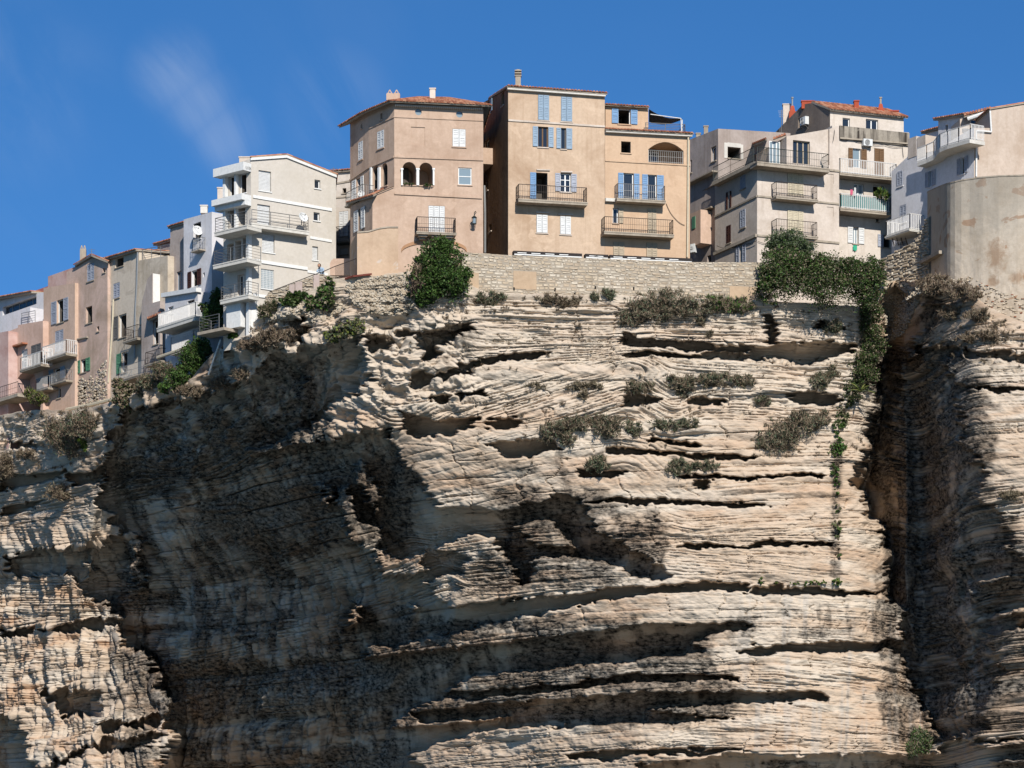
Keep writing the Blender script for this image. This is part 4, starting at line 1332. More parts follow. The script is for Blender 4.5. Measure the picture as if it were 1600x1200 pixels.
# brown blank wall with blue doors
F = FL.off(-.2)
h = House('brown_house', 'plain brown house wall with tall blue glazed doors in shadow', base_of(F, 268, 288, 460), W_brown, OLD)
h.block(F, 266, 289, 356, 350, 480, 6, [dict(k='glass', x=(276, 284), y=(424, 458), nx=2, fr='blue_shutter', sill=False)])
strip_roof(h, F, (266, 357), (289, 350), 3, .4, .15)
h.finish()
F = FL.off(-2.5)
h = House('roof_hut', 'small grey roof hut with tiled edge behind the rooftop railing', base_of(F, 246, 268, 405), W_brown, OLD)
h.block(F, 246, 270, 384, 378, 420, 3)
strip_roof(h, F, (244, 384), (270, 377), 2, .3, .2)
h.finish()
F = FL.off(-2.2)
h = House('roof_room', 'cream rooftop room behind the sloping roof of the worn beige house', base_of(F, 219, 247, 405), W_cream, OLD)
h.block(F, 214, 246, 393, 389, 425, 3)
h.finish()

# grey-white house
F = FL.off(.6)
h = House('grey_white_house', 'tall grey-white house with brown shutters and a long lattice balcony below', base_of(F, 288, 330, 470), W_pale, OLD)
h.block(F, 287, 331, 343, 331, 470, 6, [
    dict(k='dark', x=(302, 314), y=(348, 374), depth=.5),
    dict(k='open', x=(299.5, 309), y=(422, 448), sh='dark_brown', l=294, r=315),
    dict(k='blind', x=(317, 320), y=(426, 433), depth=.25)])
G = FL.off(1.6)
h.block(G, 258, 309, 464, 455, 575, 4, [
    dict(k='glass', x=(263, 271), y=(479, 490)),
    dict(k='dark', x=(293, 304), y=(469, 500)),
    dict(k='dark', x=(283, 303), y=(522, 548), depth=1.5)], mi=0)
G.bar(h.trim, G.sz(256, 462), G.sz(311, 453), .3, -.2, .25)
balcony(h, G, 245, 305, 510, .3, 1.3, 1.0, 'panel', 'white_concrete', 'lattice', .1)
balcony(h, G, 266, 302, 550, .2, .7, 1.1, 'panel', 'white_concrete', 'lattice', .1)
balcony(h, F, 299, 312, 393, .08, .5, .85, 'iron', rm='steel', sp=.15)
chimney(h, F.at(319, 334, -2), .5, .5, .5, M['white_concrete'], 'slab')
chimney(h, F.at(345, 330, -3), .45, .5, 1.6, W_cream[0], 'slab')
h.finish('white')
dish(308.5, 361, F.at(308, 361).y - .5, .36, 'round white satellite dish in the niche of the grey-white house', (.3, -.9, .3))

# ------------------------------------------------------------------ white apartment house with loggias
def from_corner(px_corner, Yc, slope, px_other):
    xc = (px_corner - CX) / FPX * Yc
    a = (px_other - CX) / FPX
    return (Yc - slope * xc) / (1 - slope * a)
FW = Fac.px(392, 248.8, 525, from_corner(392, 248.8, .61, 525))
FWl = Fac.px(349, from_corner(392, 248.8, -.9, 349), 392, 248.8)
h = House('apartment_house', 'modern white five-storey apartment house with loggias and wrap-round railed balconies', FW.at(420, 480), W_white, None)
zb = FW.z(392, 540)
outer = [(0, zb), (FW.s(525), zb), FW.sz(525, 275), FW.sz(447, 244), (0, FW.z(392, 248))]
h.face(FW, outer, [
    dict(k='roller', x=(404, 423.5), y=(267, 298.5)), dict(k='roller', x=(402, 422), y=(320, 360)), dict(k='roller', x=(409.5, 429), y=(366, 394.5)),
    dict(k='glass', x=(408, 428), y=(421, 451.5), nx=9, nz=11, depth=.1, glass='pale_glass'),
    dict(k='glass', x=(491.5, 500.5), y=(281, 294.5), nx=1), dict(k='glass', x=(490, 499.5), y=(332, 345), nx=1), dict(k='roller', x=(488, 497), y=(385, 406.5))], raw=True)
for w in h.root.children:
    if w.name.startswith('roller'): pass
oL = [(FWl.s(349), zb), (FWl.s(392), zb), (FWl.s(392), FW.z(392, 248)), (FWl.s(349), FWl.z(349, 262))]
h.face(FWl, oL, [
    dict(k='open', x=(358, 370), y=(275, 306), depth=1.2), dict(k='open', x=(374, 385), y=(271, 302), depth=1.2),
    dict(k='glass', x=(358, 368.5), y=(327, 361), depth=.8, nx=1), dict(k='glass', x=(372, 383), y=(322, 356), depth=.8, nx=1),
    dict(k='glass', x=(355, 365), y=(381, 414), depth=.6, nx=1), dict(k='glass', x=(367.5, 377), y=(376, 409), depth=.6, nx=1), dict(k='glass', x=(379.5, 388), y=(371, 404), depth=.6, nx=1),
    dict(k='glass', x=(371, 381), y=(429, 462), depth=.3, nx=2)], raw=True)
for (x0, x1) in ((353, 356.5), (370.8, 373.2)):
    for (ya, yb) in ((272, 309), (323, 362)):
        mb = MB(); cx = (x0 + x1) / 2; FWl.box(mb, FWl.s(x0), FWl.s(x1), FWl.z(cx, yb), FWl.z(cx, ya), .02, .3); mb.build('column', M['white'], h.root)
for (ya, yb) in ((362, 408), (414, 465), (466, 536)):
    mb = MB(); FWl.box(mb, FWl.s(389), FWl.s(393.5), FWl.z(391, yb), FWl.z(391, ya), .0, .28)
    FWl.box(mb, FWl.s(387.5), FWl.s(394.5), FWl.z(391, ya) - .25, FWl.z(391, ya) - .01, -.05, .4)
    mb.build('column', M['white'], h.root)
tops = [(0, FW.z(392, 248)), FW.sz(447, 244), FW.sz(525, 275)]
bv = Vector((-.078, 1.0, 0)) * 9
q = FWl.P(FWl.s(349), 0); qt = Vector((q.x, q.y, FWl.z(349, 262)))
for (a, b) in zip(tops[:-1], tops[1:]):
    h.mb.poly([FW.P(*a), FW.P(*b), FW.P(*b) + bv, FW.P(*a) + bv])
c_ = FW.P(*tops[2]); cb = FW.P(tops[2][0], zb)
h.mb.poly([cb, cb + bv, c_ + bv, c_])
h.mb.poly([Vector((q.x, q.y, zb)), qt, qt + bv * .9, Vector((q.x, q.y, zb)) + bv * .9])
h.mb.poly([FW.P(*tops[0]), FW.P(*tops[0]) + bv, qt + bv * .9, qt])
h.mb.poly([Vector((q.x, q.y, zb)) + bv * .9, qt + bv * .9, FW.P(*tops[0]) + bv, FW.P(*tops[1]) + bv, c_ + bv, cb + bv])
# top cornice, cornice of the third floor, string courses
for (ya, dp, ht) in ((262, .75, .55), (268, .55, .22), (322, .6, .32), (313, .9, .4)):
    s0, s1 = FWl.s(347), FWl.s(393); z = FWl.z(392, ya)
    FWl.box(h.trim, s0 - .1, s1 - .02, z - ht + .001 * ya, z + .001 * ya, .003, dp)
h.course(FW, (395, 307), (518, 328), .2, .07); h.course(FW, (484, 371), (518, 377), .18, .06); h.course(FW, (395, 407), (480, 420), .22, .08)
h.course(FW, (480, 424), (512, 429), .18, .06); h.course(FW, (395, 461), (417, 464), .2, .08)
FW.box(h.trim, -.02, .45, zb, FW.z(392, 468), .004, .1)
h.course(FW, (391, 249), (447, 245), .16, .12); h.course(FW, (447, 245), (525, 276), .16, .12)
tile_roof(h, FW.P(0, tops[0][1] + .1, .1), FW.P(0, tops[0][1] + .1, .1) + bv * .5, FW.P(tops[1][0], tops[1][1] + .1, .1), FW.P(tops[1][0], tops[1][1] + .1, .1) + bv * .5, name='roof', th=.06)
tile_roof(h, FW.P(tops[2][0], tops[2][1] + .1, .1), FW.P(tops[2][0], tops[2][1] + .1, .1) + bv * .5, FW.P(tops[1][0], tops[1][1] + .1, .1), FW.P(tops[1][0], tops[1][1] + .1, .1) + bv * .5, name='roof', th=.06)
# balconies
def slab_rail(name, F, x0, x1, yb, th, p, rh, s_end=None):
    return balcony(h, F, x0, x1, yb, th, p, rh, 'bars', 'white_concrete', 'steel')
balcony(h, FWl, 335, 386, 363.5, .28, 1.35, .95, 'bars', 'white_concrete', 'steel', right=False)
balcony(h, FWl, 333, 386, 415, .28, 1.35, .95, 'bars', 'white_concrete', 'steel')
balcony(h, FWl, 344, 388, 471, .28, 1.0, .9, 'bars', 'white_concrete', 'steel')
balcony(h, FW, 393, 483, 361, .26, .75, .95, 'bars', 'white_concrete', 'steel', left=False)
chimney(h, FW.P(-.1, tops[0][1] - .3) + bv * .2 + Vector((-.3, 0, 0)), .75, .6, .75, W_cream[0], 'slab')
mb = MB(); FWl.box(mb, FWl.s(362), FWl.s(384), FWl.z(373, 514), FWl.z(373, 476), .03, .5); mb.build('garden_wall', M['white'], h.root)
mb = MB(); G = FWl.off(0); s0, s1 = FWl.s(330), FWl.s(372); z0 = FWl.z(350, 520)
FWl.box(mb, s0, s1, z0 - .2, z0, .003, 1.3); b = mb.build('terrace', M['concrete'], h.root)
mb = MB(); rail(mb, [FWl.P(s0 + .1, z0, .1), FWl.P(s0 + .1, z0, 1.2), FWl.P(s1 - .6, z0, 1.2)], z0, 1.0, 'bars'); mb.build('railing', M['steel'], b)
h.finish('white')
dish(473, 340, FW.at(473, 340).y - 1.1, .33, 'round white satellite dish on the side balcony of the white apartment house', (.5, -.8, .3))

# narrow house between the apartment house and the tower house
F = Fac.px(500, 261, 575, 259.5)
h = House('narrow_house', 'narrow cream house squeezed between white apartment house and octagonal house', F.at(536, 440), W_cream2, None)
h.block(F, 500, 575, 272, 266, 450, 5, [dict(k='dark', x=(535, 541), y=(294, 302), depth=.4), dict(k='shut', x=(529.5, 544), y=(330, 369), sh='white_shutter'), dict(k='shut', x=(531, 543), y=(388, 398), sh='white_shutter')])
strip_roof(h, F, (500, 272), (575, 266), 3, .3, .2)
h.course(F, (524, 287), (548, 283), .12, .06); h.course(F, (524, 309), (548, 307), .1, .06)
balcony(h, F, 522, 545, 379, .14, .8, 1.0, 'iron', rm='steel', sp=.12)
h.finish()

# ------------------------------------------------------------------ octagonal house
FT = Fac.px(616, 246, 755, 247.0)
Ym = from_corner(616, 246, -1.46, 576)
FTm = Fac.px(576, Ym, 616, 246)
Yl = from_corner(576, Ym, -1.9, 547)
FTl = Fac.px(547, Yl, 576, Ym)
FLn = Fac.px(582, 245.75, 616, 246)
FLl = Fac.px(548, from_corner(582, 245.75, -2.0, 548), 582, 245.75)
h = House('octagonal_house', 'tall apricot house with canted corner, hipped tiled roof and double arched loggia', FT.at(680, 420), W_tower, None)
zb = FT.z(680, 470)
fo = [(FT.s(582), zb), (FT.s(755), zb), (FT.s(755), FT.z(616, 164) + .28), (0, FT.z(616, 164) + .28), FT.sz(616, 291), FT.sz(582, 306)]
def oculus(F, cx, cy, r):
    s, z = F.sz(cx, cy); R = r * 246 / FPX
    return [(s + R * math.cos(a), z + R * math.sin(a)) for a in np.linspace(0, 2 * math.pi, 17)[:-1]]
holes = []
for c in ((653.7, 174.8, 5.3), (717.8, 178.4, 5.3)):
    o_ = oculus(FT, *c); holes.append(o_)
    reveal(h.mb, FT, o_, .18, 0, True, 1)
    s, z = FT.sz(c[0], c[1]); mb = MB(); cc = FT.P(s, z, -.12); n3 = Vector((FT.n.x, FT.n.y, 0))
    mb.tube(cc - n3 * .02, cc, c[2] * 246 / FPX * .98, 16); mb.build('round_window', M['pale_glass'], h.root)
wins = [dict(k='blind', x=(642, 664), y=(198.5, 226.5), depth=.06), dict(k='shut', x=(707, 727.5), y=(201.5, 229.5), sh='white_shutter', depth=.03),
        dict(k='dark', x=(629, 650), y=(253, 289), depth=1.9, arch=True, rm=0), dict(k='dark', x=(655, 676), y=(254, 290), depth=1.9, arch=True, rm=0),
        dict(k='glass', x=(716, 737), y=(262, 289), nx=1, nz=2, depth=.12, glass='pale_glass'),
        dict(k='shut', x=(669.5, 695), y=(321.5, 364), sh='white_shutter', nx=3, depth=.04)]
for w in wins: holes.append(h.win(FT, 0, **w))
wall_polys(h.mb, FT, fo, holes, 0)
for x0, x1 in ((626.5, 629), (650.5, 654.5), (676, 678.5)):
    mb = MB(); cx = (x0 + x1) / 2; FT.box(mb, FT.s(x0), FT.s(x1), FT.z(cx, 290), FT.z(cx, 266), .003, .12)
    FT.box(mb, FT.s(x0 - .8), FT.s(x1 + .8), FT.z(cx, 266) + .001, FT.z(cx, 263.5), .003, .15); mb.build('column', M['white'], h.root)
mo = [(FTm.s(576), zb), (FTm.L, zb), (FTm.L, FT.z(616, 164)), FTm.sz(576, 184)]
mo[3] = (0, FT.z(616, 164)); zt = FT.z(616, 164)
mo = [(a_, b_ + .28 if b_ > zb + 1 else b_) for a_, b_ in mo]
h.face(FTm, mo, [dict(k='shut', x=(589.5, 600), y=(204, 232), sh='white_shutter', depth=.03),
                 dict(k='dark', x=(581.5, 592), y=(259, 296), depth=1.5, arch=True), dict(k='dark', x=(595.5, 605.5), y=(255, 291), depth=1.5, arch=True),
                 dict(k='dark', x=(594, 597.5), y=(177, 187), depth=.3)], raw=True)
for x0, x1 in ((580, 582), (592.2, 595.2)):
    mb = MB(); cx = (x0 + x1) / 2; FTm.box(mb, FTm.s(x0), FTm.s(x1), FTm.z(cx, 297), FTm.z(cx, 262), .003, .12); mb.build('column', M['white'], h.root)
h.face(FTl, [(0, zb), (FTl.L, zb), (FTl.L, zt + .28), (0, zt + .28)], [dict(k='open', x=(557, 564.5), y=(278, 312), sh='white_shutter', l=551, r=569), dict(k='shut', x=(560, 567), y=(221, 250), sh='white_shutter', depth=.03), dict(k='dark', x=(563.5, 566), y=(194, 201), depth=.3)], raw=True)
balcony(h, FTl, 539, 566, 318, .1, .9, .9, 'iron', rm='steel', sp=.14)
# closing the volume
tA, tB, tC, tD = FTl.P(0, zt), FTl.P(FTl.L, zt), FT.P(0, zt), FT.P(FT.s(755), zt)
tE = Vector((tD.x - 1.0, tD.y + 9, zt)); tF = Vector((tA.x + 2, tA.y + 4, zt))
h.loop([tA, tB, tC, tD, tE, tF], zb, skip=(0, 1, 2))
# canted lower wing with its own little roof
wz = FT.z(582, 304)
h.face(FLl, [(0, zb), (FLl.L, zb), (FLl.L, wz), (0, FLl.z(548, 322))], [dict(k='open', x=(560.5, 565), y=(326, 360), sh='white_shutter', l=554, r=571)], raw=True)
P1, P2, P3 = FLl.P(0, FLl.z(548, 322)), FLl.P(FLl.L, wz), FT.P(0, FT.z(616, 291))
h.mb.poly([P1, P2, P3, FTl.P(FTl.L * .4, FLl.z(548, 322) + .4)])
tile_roof(h, FLl.at(541, 317, .25), FLl.at(583, 304.5, .25), FTl.P(FTl.L * .5, FLl.z(548, 309)), FTm.at(600, 295, .05), name='lean_to_roof')
tile_roof(h, FT.at(581.5, 304.5, .2), FT.at(583, 304, .2), FT.at(614.5, 291, .18), FT.at(616, 290.5, .18), name='lean_to_roof')
# hipped roof
ov = .55
apA, apB = world_pt(655, 152.5, 251.5), world_pt(700, 153.5, 252.2)
n1, n2, n3_ = FTl.n, FTm.n, FT.n
def corner(p, na, nb):
    v = (na + nb); v = v / (1 + na.dot(nb))
    return Vector((p.x + v.x * ov, p.y + v.y * ov, zt + .12))
e0 = Vector((tA.x + n1.x * ov - .3, tA.y + n1.y * ov + .8, zt + .12))
e1, e2 = corner(tB, n1, n2), corner(tC, n2, n3_)
right_n = Vector((FT.u.x, FT.u.y))
e3 = Vector((tD.x + n3_.x * ov + FT.u.x * .45, tD.y + n3_.y * ov, zt + .12))
e4 = Vector((tE.x + .6, tE.y, zt + .12))
tile_roof(h, e2, e3, apA, apB, th=.1); tile_roof(h, e1, e2, apA, apA, th=.1); tile_roof(h, e0, e1, apA, apA, th=.1); tile_roof(h, e3, e4, apB, apB, th=.1)
mb = MB()
k = 44
for i in range(k):
    s = FT.s(617) + (FT.s(754) - FT.s(617)) * i / k
    FT.box(mb, s, s + .07, zt - .12, zt - .02, .0, .3)
tag(mb.build('eave_dentils', M['white_concrete'], h.root), kind='stuff')
chimney(h, world_pt(614.5, 158, 249.5), .92, .6, .42, W_tower[0], 'gables')
chimney(h, world_pt(676, 156, 250), .38, .4, .68, W_cream2[0], 'slab')
h.course(FT, (616, 182.5), (755, 188.5), .09, .05); h.course(FT, (616, 245), (755, 250), .12, .07); h.course(FT, (616, 302.5), (753, 309.5), .12, .08)
h.course(FTm, (576, 201), (616, 182.5), .09, .05); h.course(FTm, (576, 262), (616, 245), .12, .07); h.course(FTl, (547, 282), (576, 262), .12, .07)
# arch moulding and the proud base block
arc = []
for a in np.linspace(0, math.pi, 25):
    arc.append(FT.sz(678 + 51 * math.cos(a), 393 - 16 * math.sin(a)))
mb = MB()
for a, b in zip(arc[:-1], arc[1:]): FT.bar(mb, a, b, .22, .0, .07)
mb.build('arch_moulding', plaster('arch_stone', lin(206, 160, 122, .66), lin(176, 132, 100, .6), None, .5, .3, 2.2), h.root)
G = FT.off(.3)
mb = MB()
a0, a1 = G.s(558), G.s(622)
prof = [(558, 363), (575, 362), (592, 357), (606, 355), (622, 355)]
pts = [G.sz(*p) for p in prof]
mb.poly([G.P(a0, zb), G.P(a1, zb)] + [G.P(*p) for p in reversed(pts)])
for p, q in zip(pts[:-1], pts[1:]): mb.poly([G.P(*p), G.P(*q), G.P(*q, -.3), G.P(*p, -.3)])
mb.poly([G.P(a0, zb), G.P(a0, pts[0][1]), G.P(a0, pts[0][1], -4), G.P(a0, zb, -4)]); mb.poly([G.P(a1, zb), G.P(a1, zb, -.3), G.P(a1, pts[-1][1], -.3), G.P(a1, pts[-1][1])])
mb.build('base_wall', plaster('stained_base_render', lin(226, 196, 166, .69), lin(192, 160, 130, .66), lin(228, 222, 214, .7), .6, .3, 21.0, .25, .5), h.root)
mb = MB()
for p, q in zip(pts[:-1], pts[1:]): G.bar(mb, p, q, .09, -.05, .06)
mb.build('coping', M['concrete'], h.root)
balcony(h, FT, 651, 713, 366.5, .16, .85, .98, 'iron', rm='iron', sp=.13, curved=True)
h.finish(W_tower[0])
dish(564.5, 303, FTl.at(564.5, 303).y - 1.0, .23, 'small round satellite dish on the canted left side of the octagonal house', (-.2, -.9, .3))

# lantern on the octagonal house
c = FT.at(741, 345, .45)
root = empty('wall_lantern', FT.at(741, 350, .1), 'iron wall lantern on a bracket near right edge of the octagonal house', 'lantern', 'iron wall lanterns')
mb = MB(); mb.path([FT.at(744, 332, 0), FT.at(743, 330, .25), FT.at(741, 332, .45), FT.at(741, 337, .45)], .025, 5); mb.build('bracket', M['dark_iron'], root)
mb = MB()
for sx in (-.13, .13):
    for sy in (-.13, .13): mb.tube(c + Vector((sx, sy, -.18)), c + Vector((sx * 1.25, sy * 1.25, .2)), .018, 4)
mb.tube(c + Vector((0, 0, .2)), c + Vector((0, 0, .36)), .2, 8, 0, .03); mb.tube(c + Vector((0, 0, -.22)), c + Vector((0, 0, -.18)), .15, 8)
mb.build('cage', M['dark_iron'], root)
mb = MB(); mb.tube(c + Vector((0, 0, -.17)), c + Vector((0, 0, .19)), .11, 8); mb.build('glass', M['pale_glass'], root)

# ------------------------------------------------------------------ tall ochre house and its peach neighbour
def YO(px): return 247.3 / (1 - .22 * (px - CX) / FPX)
FO = Fac.px(794, YO(794), 945, YO(945))
FP = Fac.px(945, YO(945), 1078, YO(1078))
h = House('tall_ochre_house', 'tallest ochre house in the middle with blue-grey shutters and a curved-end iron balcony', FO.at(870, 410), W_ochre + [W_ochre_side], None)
zb = FO.z(870, 440)
h.face(FO, [(0, zb), (FO.L, zb), FO.sz(945, 150), (0, FO.z(794, 139))], [
    dict(k='shut', x=(840.5, 858), y=(148.5, 188), sh='blue_shutter', depth=-.02), dict(k='shut', x=(876.5, 894), y=(151.5, 190), sh='blue_shutter', depth=-.02),
    dict(k='glass', x=(840.5, 856.5), y=(198, 230), sh='blue_shutter', l=832, r=865, fr='brown_shutter'), dict(k='glass', x=(876.5, 884.5), y=(200, 233), sh='blue_shutter', l=869, r=894, fr='dull_grey', nx=1),
    dict(k='dark', x=(837.5, 855.5), y=(270, 312), sh='sky_shutter', l=828), dict(k='glass', x=(875.5, 892), y=(271, 300), sh='grey_shutter', l=867, r=901, nz=3),
    dict(k='shut', x=(838, 855.5), y=(335.5, 364), sh='white_shutter', depth=-.02), dict(k='shut', x=(875, 892), y=(338, 366.5), sh='white_shutter', depth=-.02)], raw=True)
dn = Vector((-FO.n.x, -FO.n.y))
bk = FO.A + dn * 9.5 + FO.u * -.35
FOl = Fac((bk.x, bk.y), (FO.A.x, FO.A.y))
zt0 = FO.z(794, 139)
gab = [(0, FOl.z(750, 158)), (FOl.L * .42, zt0 + .75), (FOl.L, zt0)]
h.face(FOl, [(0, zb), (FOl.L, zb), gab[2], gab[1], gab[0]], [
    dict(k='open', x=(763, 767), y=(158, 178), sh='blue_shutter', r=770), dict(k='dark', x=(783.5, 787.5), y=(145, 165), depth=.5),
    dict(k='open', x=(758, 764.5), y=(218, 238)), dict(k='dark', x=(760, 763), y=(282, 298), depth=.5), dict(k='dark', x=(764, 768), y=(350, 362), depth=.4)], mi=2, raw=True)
zr = FO.z(945, 150)
A_, B_ = FO.P(0, zt0), FO.P(FO.L, zr)
def bkp(P, z, d): return Vector((P.x + dn.x * d, P.y + dn.y * d, z))
h.loop([A_, B_, bkp(B_, zr, 9.5), Vector((bk.x, bk.y, gab[0][1]))], zb, skip=(0, 3), cap=False)
R0, R1 = FOl.P(*gab[1]), bkp(B_, zr + .75, FOl.L * .58)
h.mb.poly([A_, B_, R1, R0]); h.mb.poly([Vector((bk.x, bk.y, gab[0][1])), R0, R1, bkp(B_, zr, 9.5)]); h.mb.poly([B_, bkp(B_, zr, 9.5), R1])
tile_roof(h, FO.P(-.15, zt0 + .12, .3), FO.P(FO.L + .1, zr + .12, .3), R0 + Vector((0, 0, .12)), R1 + Vector((0, 0, .12)), th=.1)
mb = MB(); FO.bar(mb, (-.1, zt0 - .02), (FO.L, zr - .02), .14, .0, .26); mb.build('gutter', M['white_concrete'], h.root)
h.course(FO, (794, 188), (945, 198), .12, .07)
for a, b in (((838, 265.5), (859, 266)), ((876, 268.5), (894, 269)), ((837, 332), (858, 333)), ((872, 335), (895, 336))): h.course(FO, a, b, .09, .1)
chimney(h, world_pt(809.5, 138, 249.3), .36, .4, .75, M['concrete'], 'vents')
balcony(h, FO, 810, 918, 318, .2, .95, .98, 'iron', rm='iron', sp=.12)
# bay hung on the side wall
mb = MB(); FOl.box(mb, FOl.s(756), FOl.s(770), FOl.z(763, 264), FOl.z(763, 239), .003, 1.0); mb.build('side_bay', W_tower[0], h.root)
h.finish(W_cream[0])
pipe('drainpipe', 'grey drainpipe in the dark gap beside the tall ochre house', [FOl.at(757, 290, .2), FOl.at(758, 330, .2), FOl.at(758, 395, .2)], .07, M['zinc'], 'pipe', 'drainpipes on the houses')

h = House('peach_house', 'peach house with arched loggia and two iron balconies right of tall ochre house', FP.at(1010, 415), W_peach, None)
zb = FP.z(1010, 440)
zl, zr = FP.z(945, 206), FP.z(1078, 213)
h.face(FP, [(.012, zb), (FP.L, zb), (FP.L, zr), (.012, zl)], [
    dict(k='dark', x=(970.5, 985.5), y=(221, 239), depth=1.5), dict(k='dark', x=(1013, 1068), y=(222, 255), depth=2.0, sill=False, rm=0),
    dict(k='glass', x=(974, 990), y=(270.5, 314), sh='sky_shutter', l=965.5, r=999, nx=1), dict(k='glass', x=(1012, 1026), y=(273, 316), sh='sky_shutter', l=1003, r=1037, nx=1),
    dict(k='glass', x=(957.5, 966), y=(325, 349), sh='sand_shutter', r=974, nx=1), dict(k='shut', x=(1012, 1025.5), y=(326, 369), sh='sand_shutter', depth=-.01),
    dict(k='shut', x=(958, 975.5), y=(378, 402), sh='sand_shutter', depth=-.01), dict(k='shut', x=(1010, 1027), y=(379, 405), sh='sand_shutter', depth=-.01)], raw=True)
A_, B_ = FP.P(0, zl), FP.P(FP.L, zr)
h.loop([A_, B_, bkp(B_, zr, 9.5), bkp(A_, zl, 9.5)], zb, skip=(0,))
# loggia arch soffit, railing, glazing
mb = MB(); a0, a1 = FP.s(1013), FP.s(1068.5)
zc = FP.z(1040, 222)
prev = None
for i in range(13):
    t_ = i / 12; s = a0 + (a1 - a0) * t_; z = zc - .55 * (2 * t_ - 1) ** 2
    if prev: mb.hexa([FP.P(prev[0], prev[1], -.01), FP.P(prev[0], prev[1], -.3), FP.P(s, z, -.3), FP.P(s, z, -.01), FP.P(prev[0], zc + .1, -.01), FP.P(prev[0], zc + .1, -.3), FP.P(s, zc + .1, -.3), FP.P(s, zc + .1, -.01)])
    prev = (s, z)
mb.build('loggia_arch', W_peach[0], h.root)
zf = FP.z(1040, 255)
mb = MB(); rail(mb, [FP.P(a0 + .05, zf, -.1), FP.P(a1 - .05, zf, -.1)], zf, .85, 'iron', .14); mb.build('loggia_railing', M['steel'], h.root)
mb = MB(); frame_bars(mb, FP, a0 + .1, a0 + 1.2, zf + .01, zf + 1.2, -1.9, .07, 2, 1); w_ = mb.build('loggia_window', M['white'], h.root)
mb = MB(); FP.box(mb, a0 + .13, a0 + 1.17, zf + .04, zf + 1.17, -1.89, -1.87); mb.build('pane', M['glass'], w_)
tile_roof(h, FP.P(-.02, zl + .12, .35), FP.P(FP.L + .15, zr + .12, .35), FP.P(-.02, zl + .5, -1.2), FP.P(FP.L + .15, zr + .5, -1.2), th=.1)
mb = MB(); FP.bar(mb, (0.02, zl + .0), (FP.L + .1, zr + .0), .14, .003, .28); mb.build('gutter', M['white_concrete'], h.root)
h.course(FP, (945.5, 251), (1078, 258.5), .1, .06)
# top storey set back
G = FP.off(-1.3)
g0, g1 = G.s(946), G.s(1013)
h.face(G, [(g0, zl + .3), (g1, zl + .3), G.sz(1013, 166), G.sz(946, 162)], [dict(k='open', x=(966, 985), y=(170, 194), sh='sky_shutter', l=955.5, r=996)], raw=True)
tA2, tB2 = G.P(*G.sz(946, 162)), G.P(*G.sz(1013, 166))
h.loop([tA2, tB2, bkp(tB2, tB2.z, 6), bkp(tA2, tA2.z, 6)], zl, skip=(0,))
tile_roof(h, G.at(945.5, 163, .3), G.at(1014, 167, .3), bkp(tA2, tA2.z + .9, 5), bkp(tB2, tB2.z + .9, 5), th=.08)
balcony(h, FP, 964, 1040, 316, .2, .8, .98, 'iron', rm='steel', sp=.13)
balcony(h, FP, 944, 1053, 368.5, .2, .95, .98, 'iron', rm='iron', sp=.13)
mb = MB(); s0_ = FP.s(1014); rail(mb, [FP.P(s0_, zl + .45, -.9), FP.P(FP.L - .1, zr + .45, -.9), FP.P(FP.L - .1, zr + .45, -5)], 0, .6, 'bars'); mb.build('terrace_railing', M['steel'], h.root)
mb = MB(); FP.box(mb, FP.s(945), FP.s(965), FP.z(955, 316), FP.z(955, 311), .003, .25); mb.build('ledge', M['white_concrete'], h.root)
h.finish(W_peach[0])
pipe('drainpipe', 'cream drainpipe down the right edge of the peach house', [FP.at(1075.5, 214, .15), FP.at(1075, 300, .15), FP.at(1074, 402, .15)], .06, M['cream_shutter'], 'pipe', 'drainpipes on the houses')
# awning on the roof terrace
root = empty('awning', FP.P(FP.s(1016), zl + .45, -2), 'dark charcoal awning stretched over the roof terrace of peach house', 'awning')
mb = MB()
a, b, c_, d_ = G.at(1014, 171, -.1), G.at(1014, 171, -3.5), FP.off(.1).at(1066, 187, -3), FP.off(.1).at(1064, 185, -.6)
b.z = a.z + .1
for q in range(8):
    t0, t1 = q / 8, (q + 1) / 8
    sag = lambda t_: -.25 * math.sin(math.pi * t_)
    p0, p1, p2, p3 = a.lerp(d_, t0), a.lerp(d_, t1), b.lerp(c_, t1), b.lerp(c_, t0)
    for p, t_ in ((p0, t0), (p1, t1), (p2, t1), (p3, t0)): p.z += sag(t_)
    mb.hexa([p0, p1, p2, p3] + [v + Vector((0, 0, .03)) for v in (p0, p1, p2, p3)])
mb.build('cloth', M['awning'], root)
mb = MB(); mb.tube(d_, d_ + Vector((.05, 0, -1.0)), .03, 6); mb.tube(c_, c_ + Vector((0, 0, -1.1)), .03, 6); mb.tube(a.lerp(d_, .05) - Vector((0, 0, .3)), d_, .03, 6); mb.build('frame', M['white'], root)
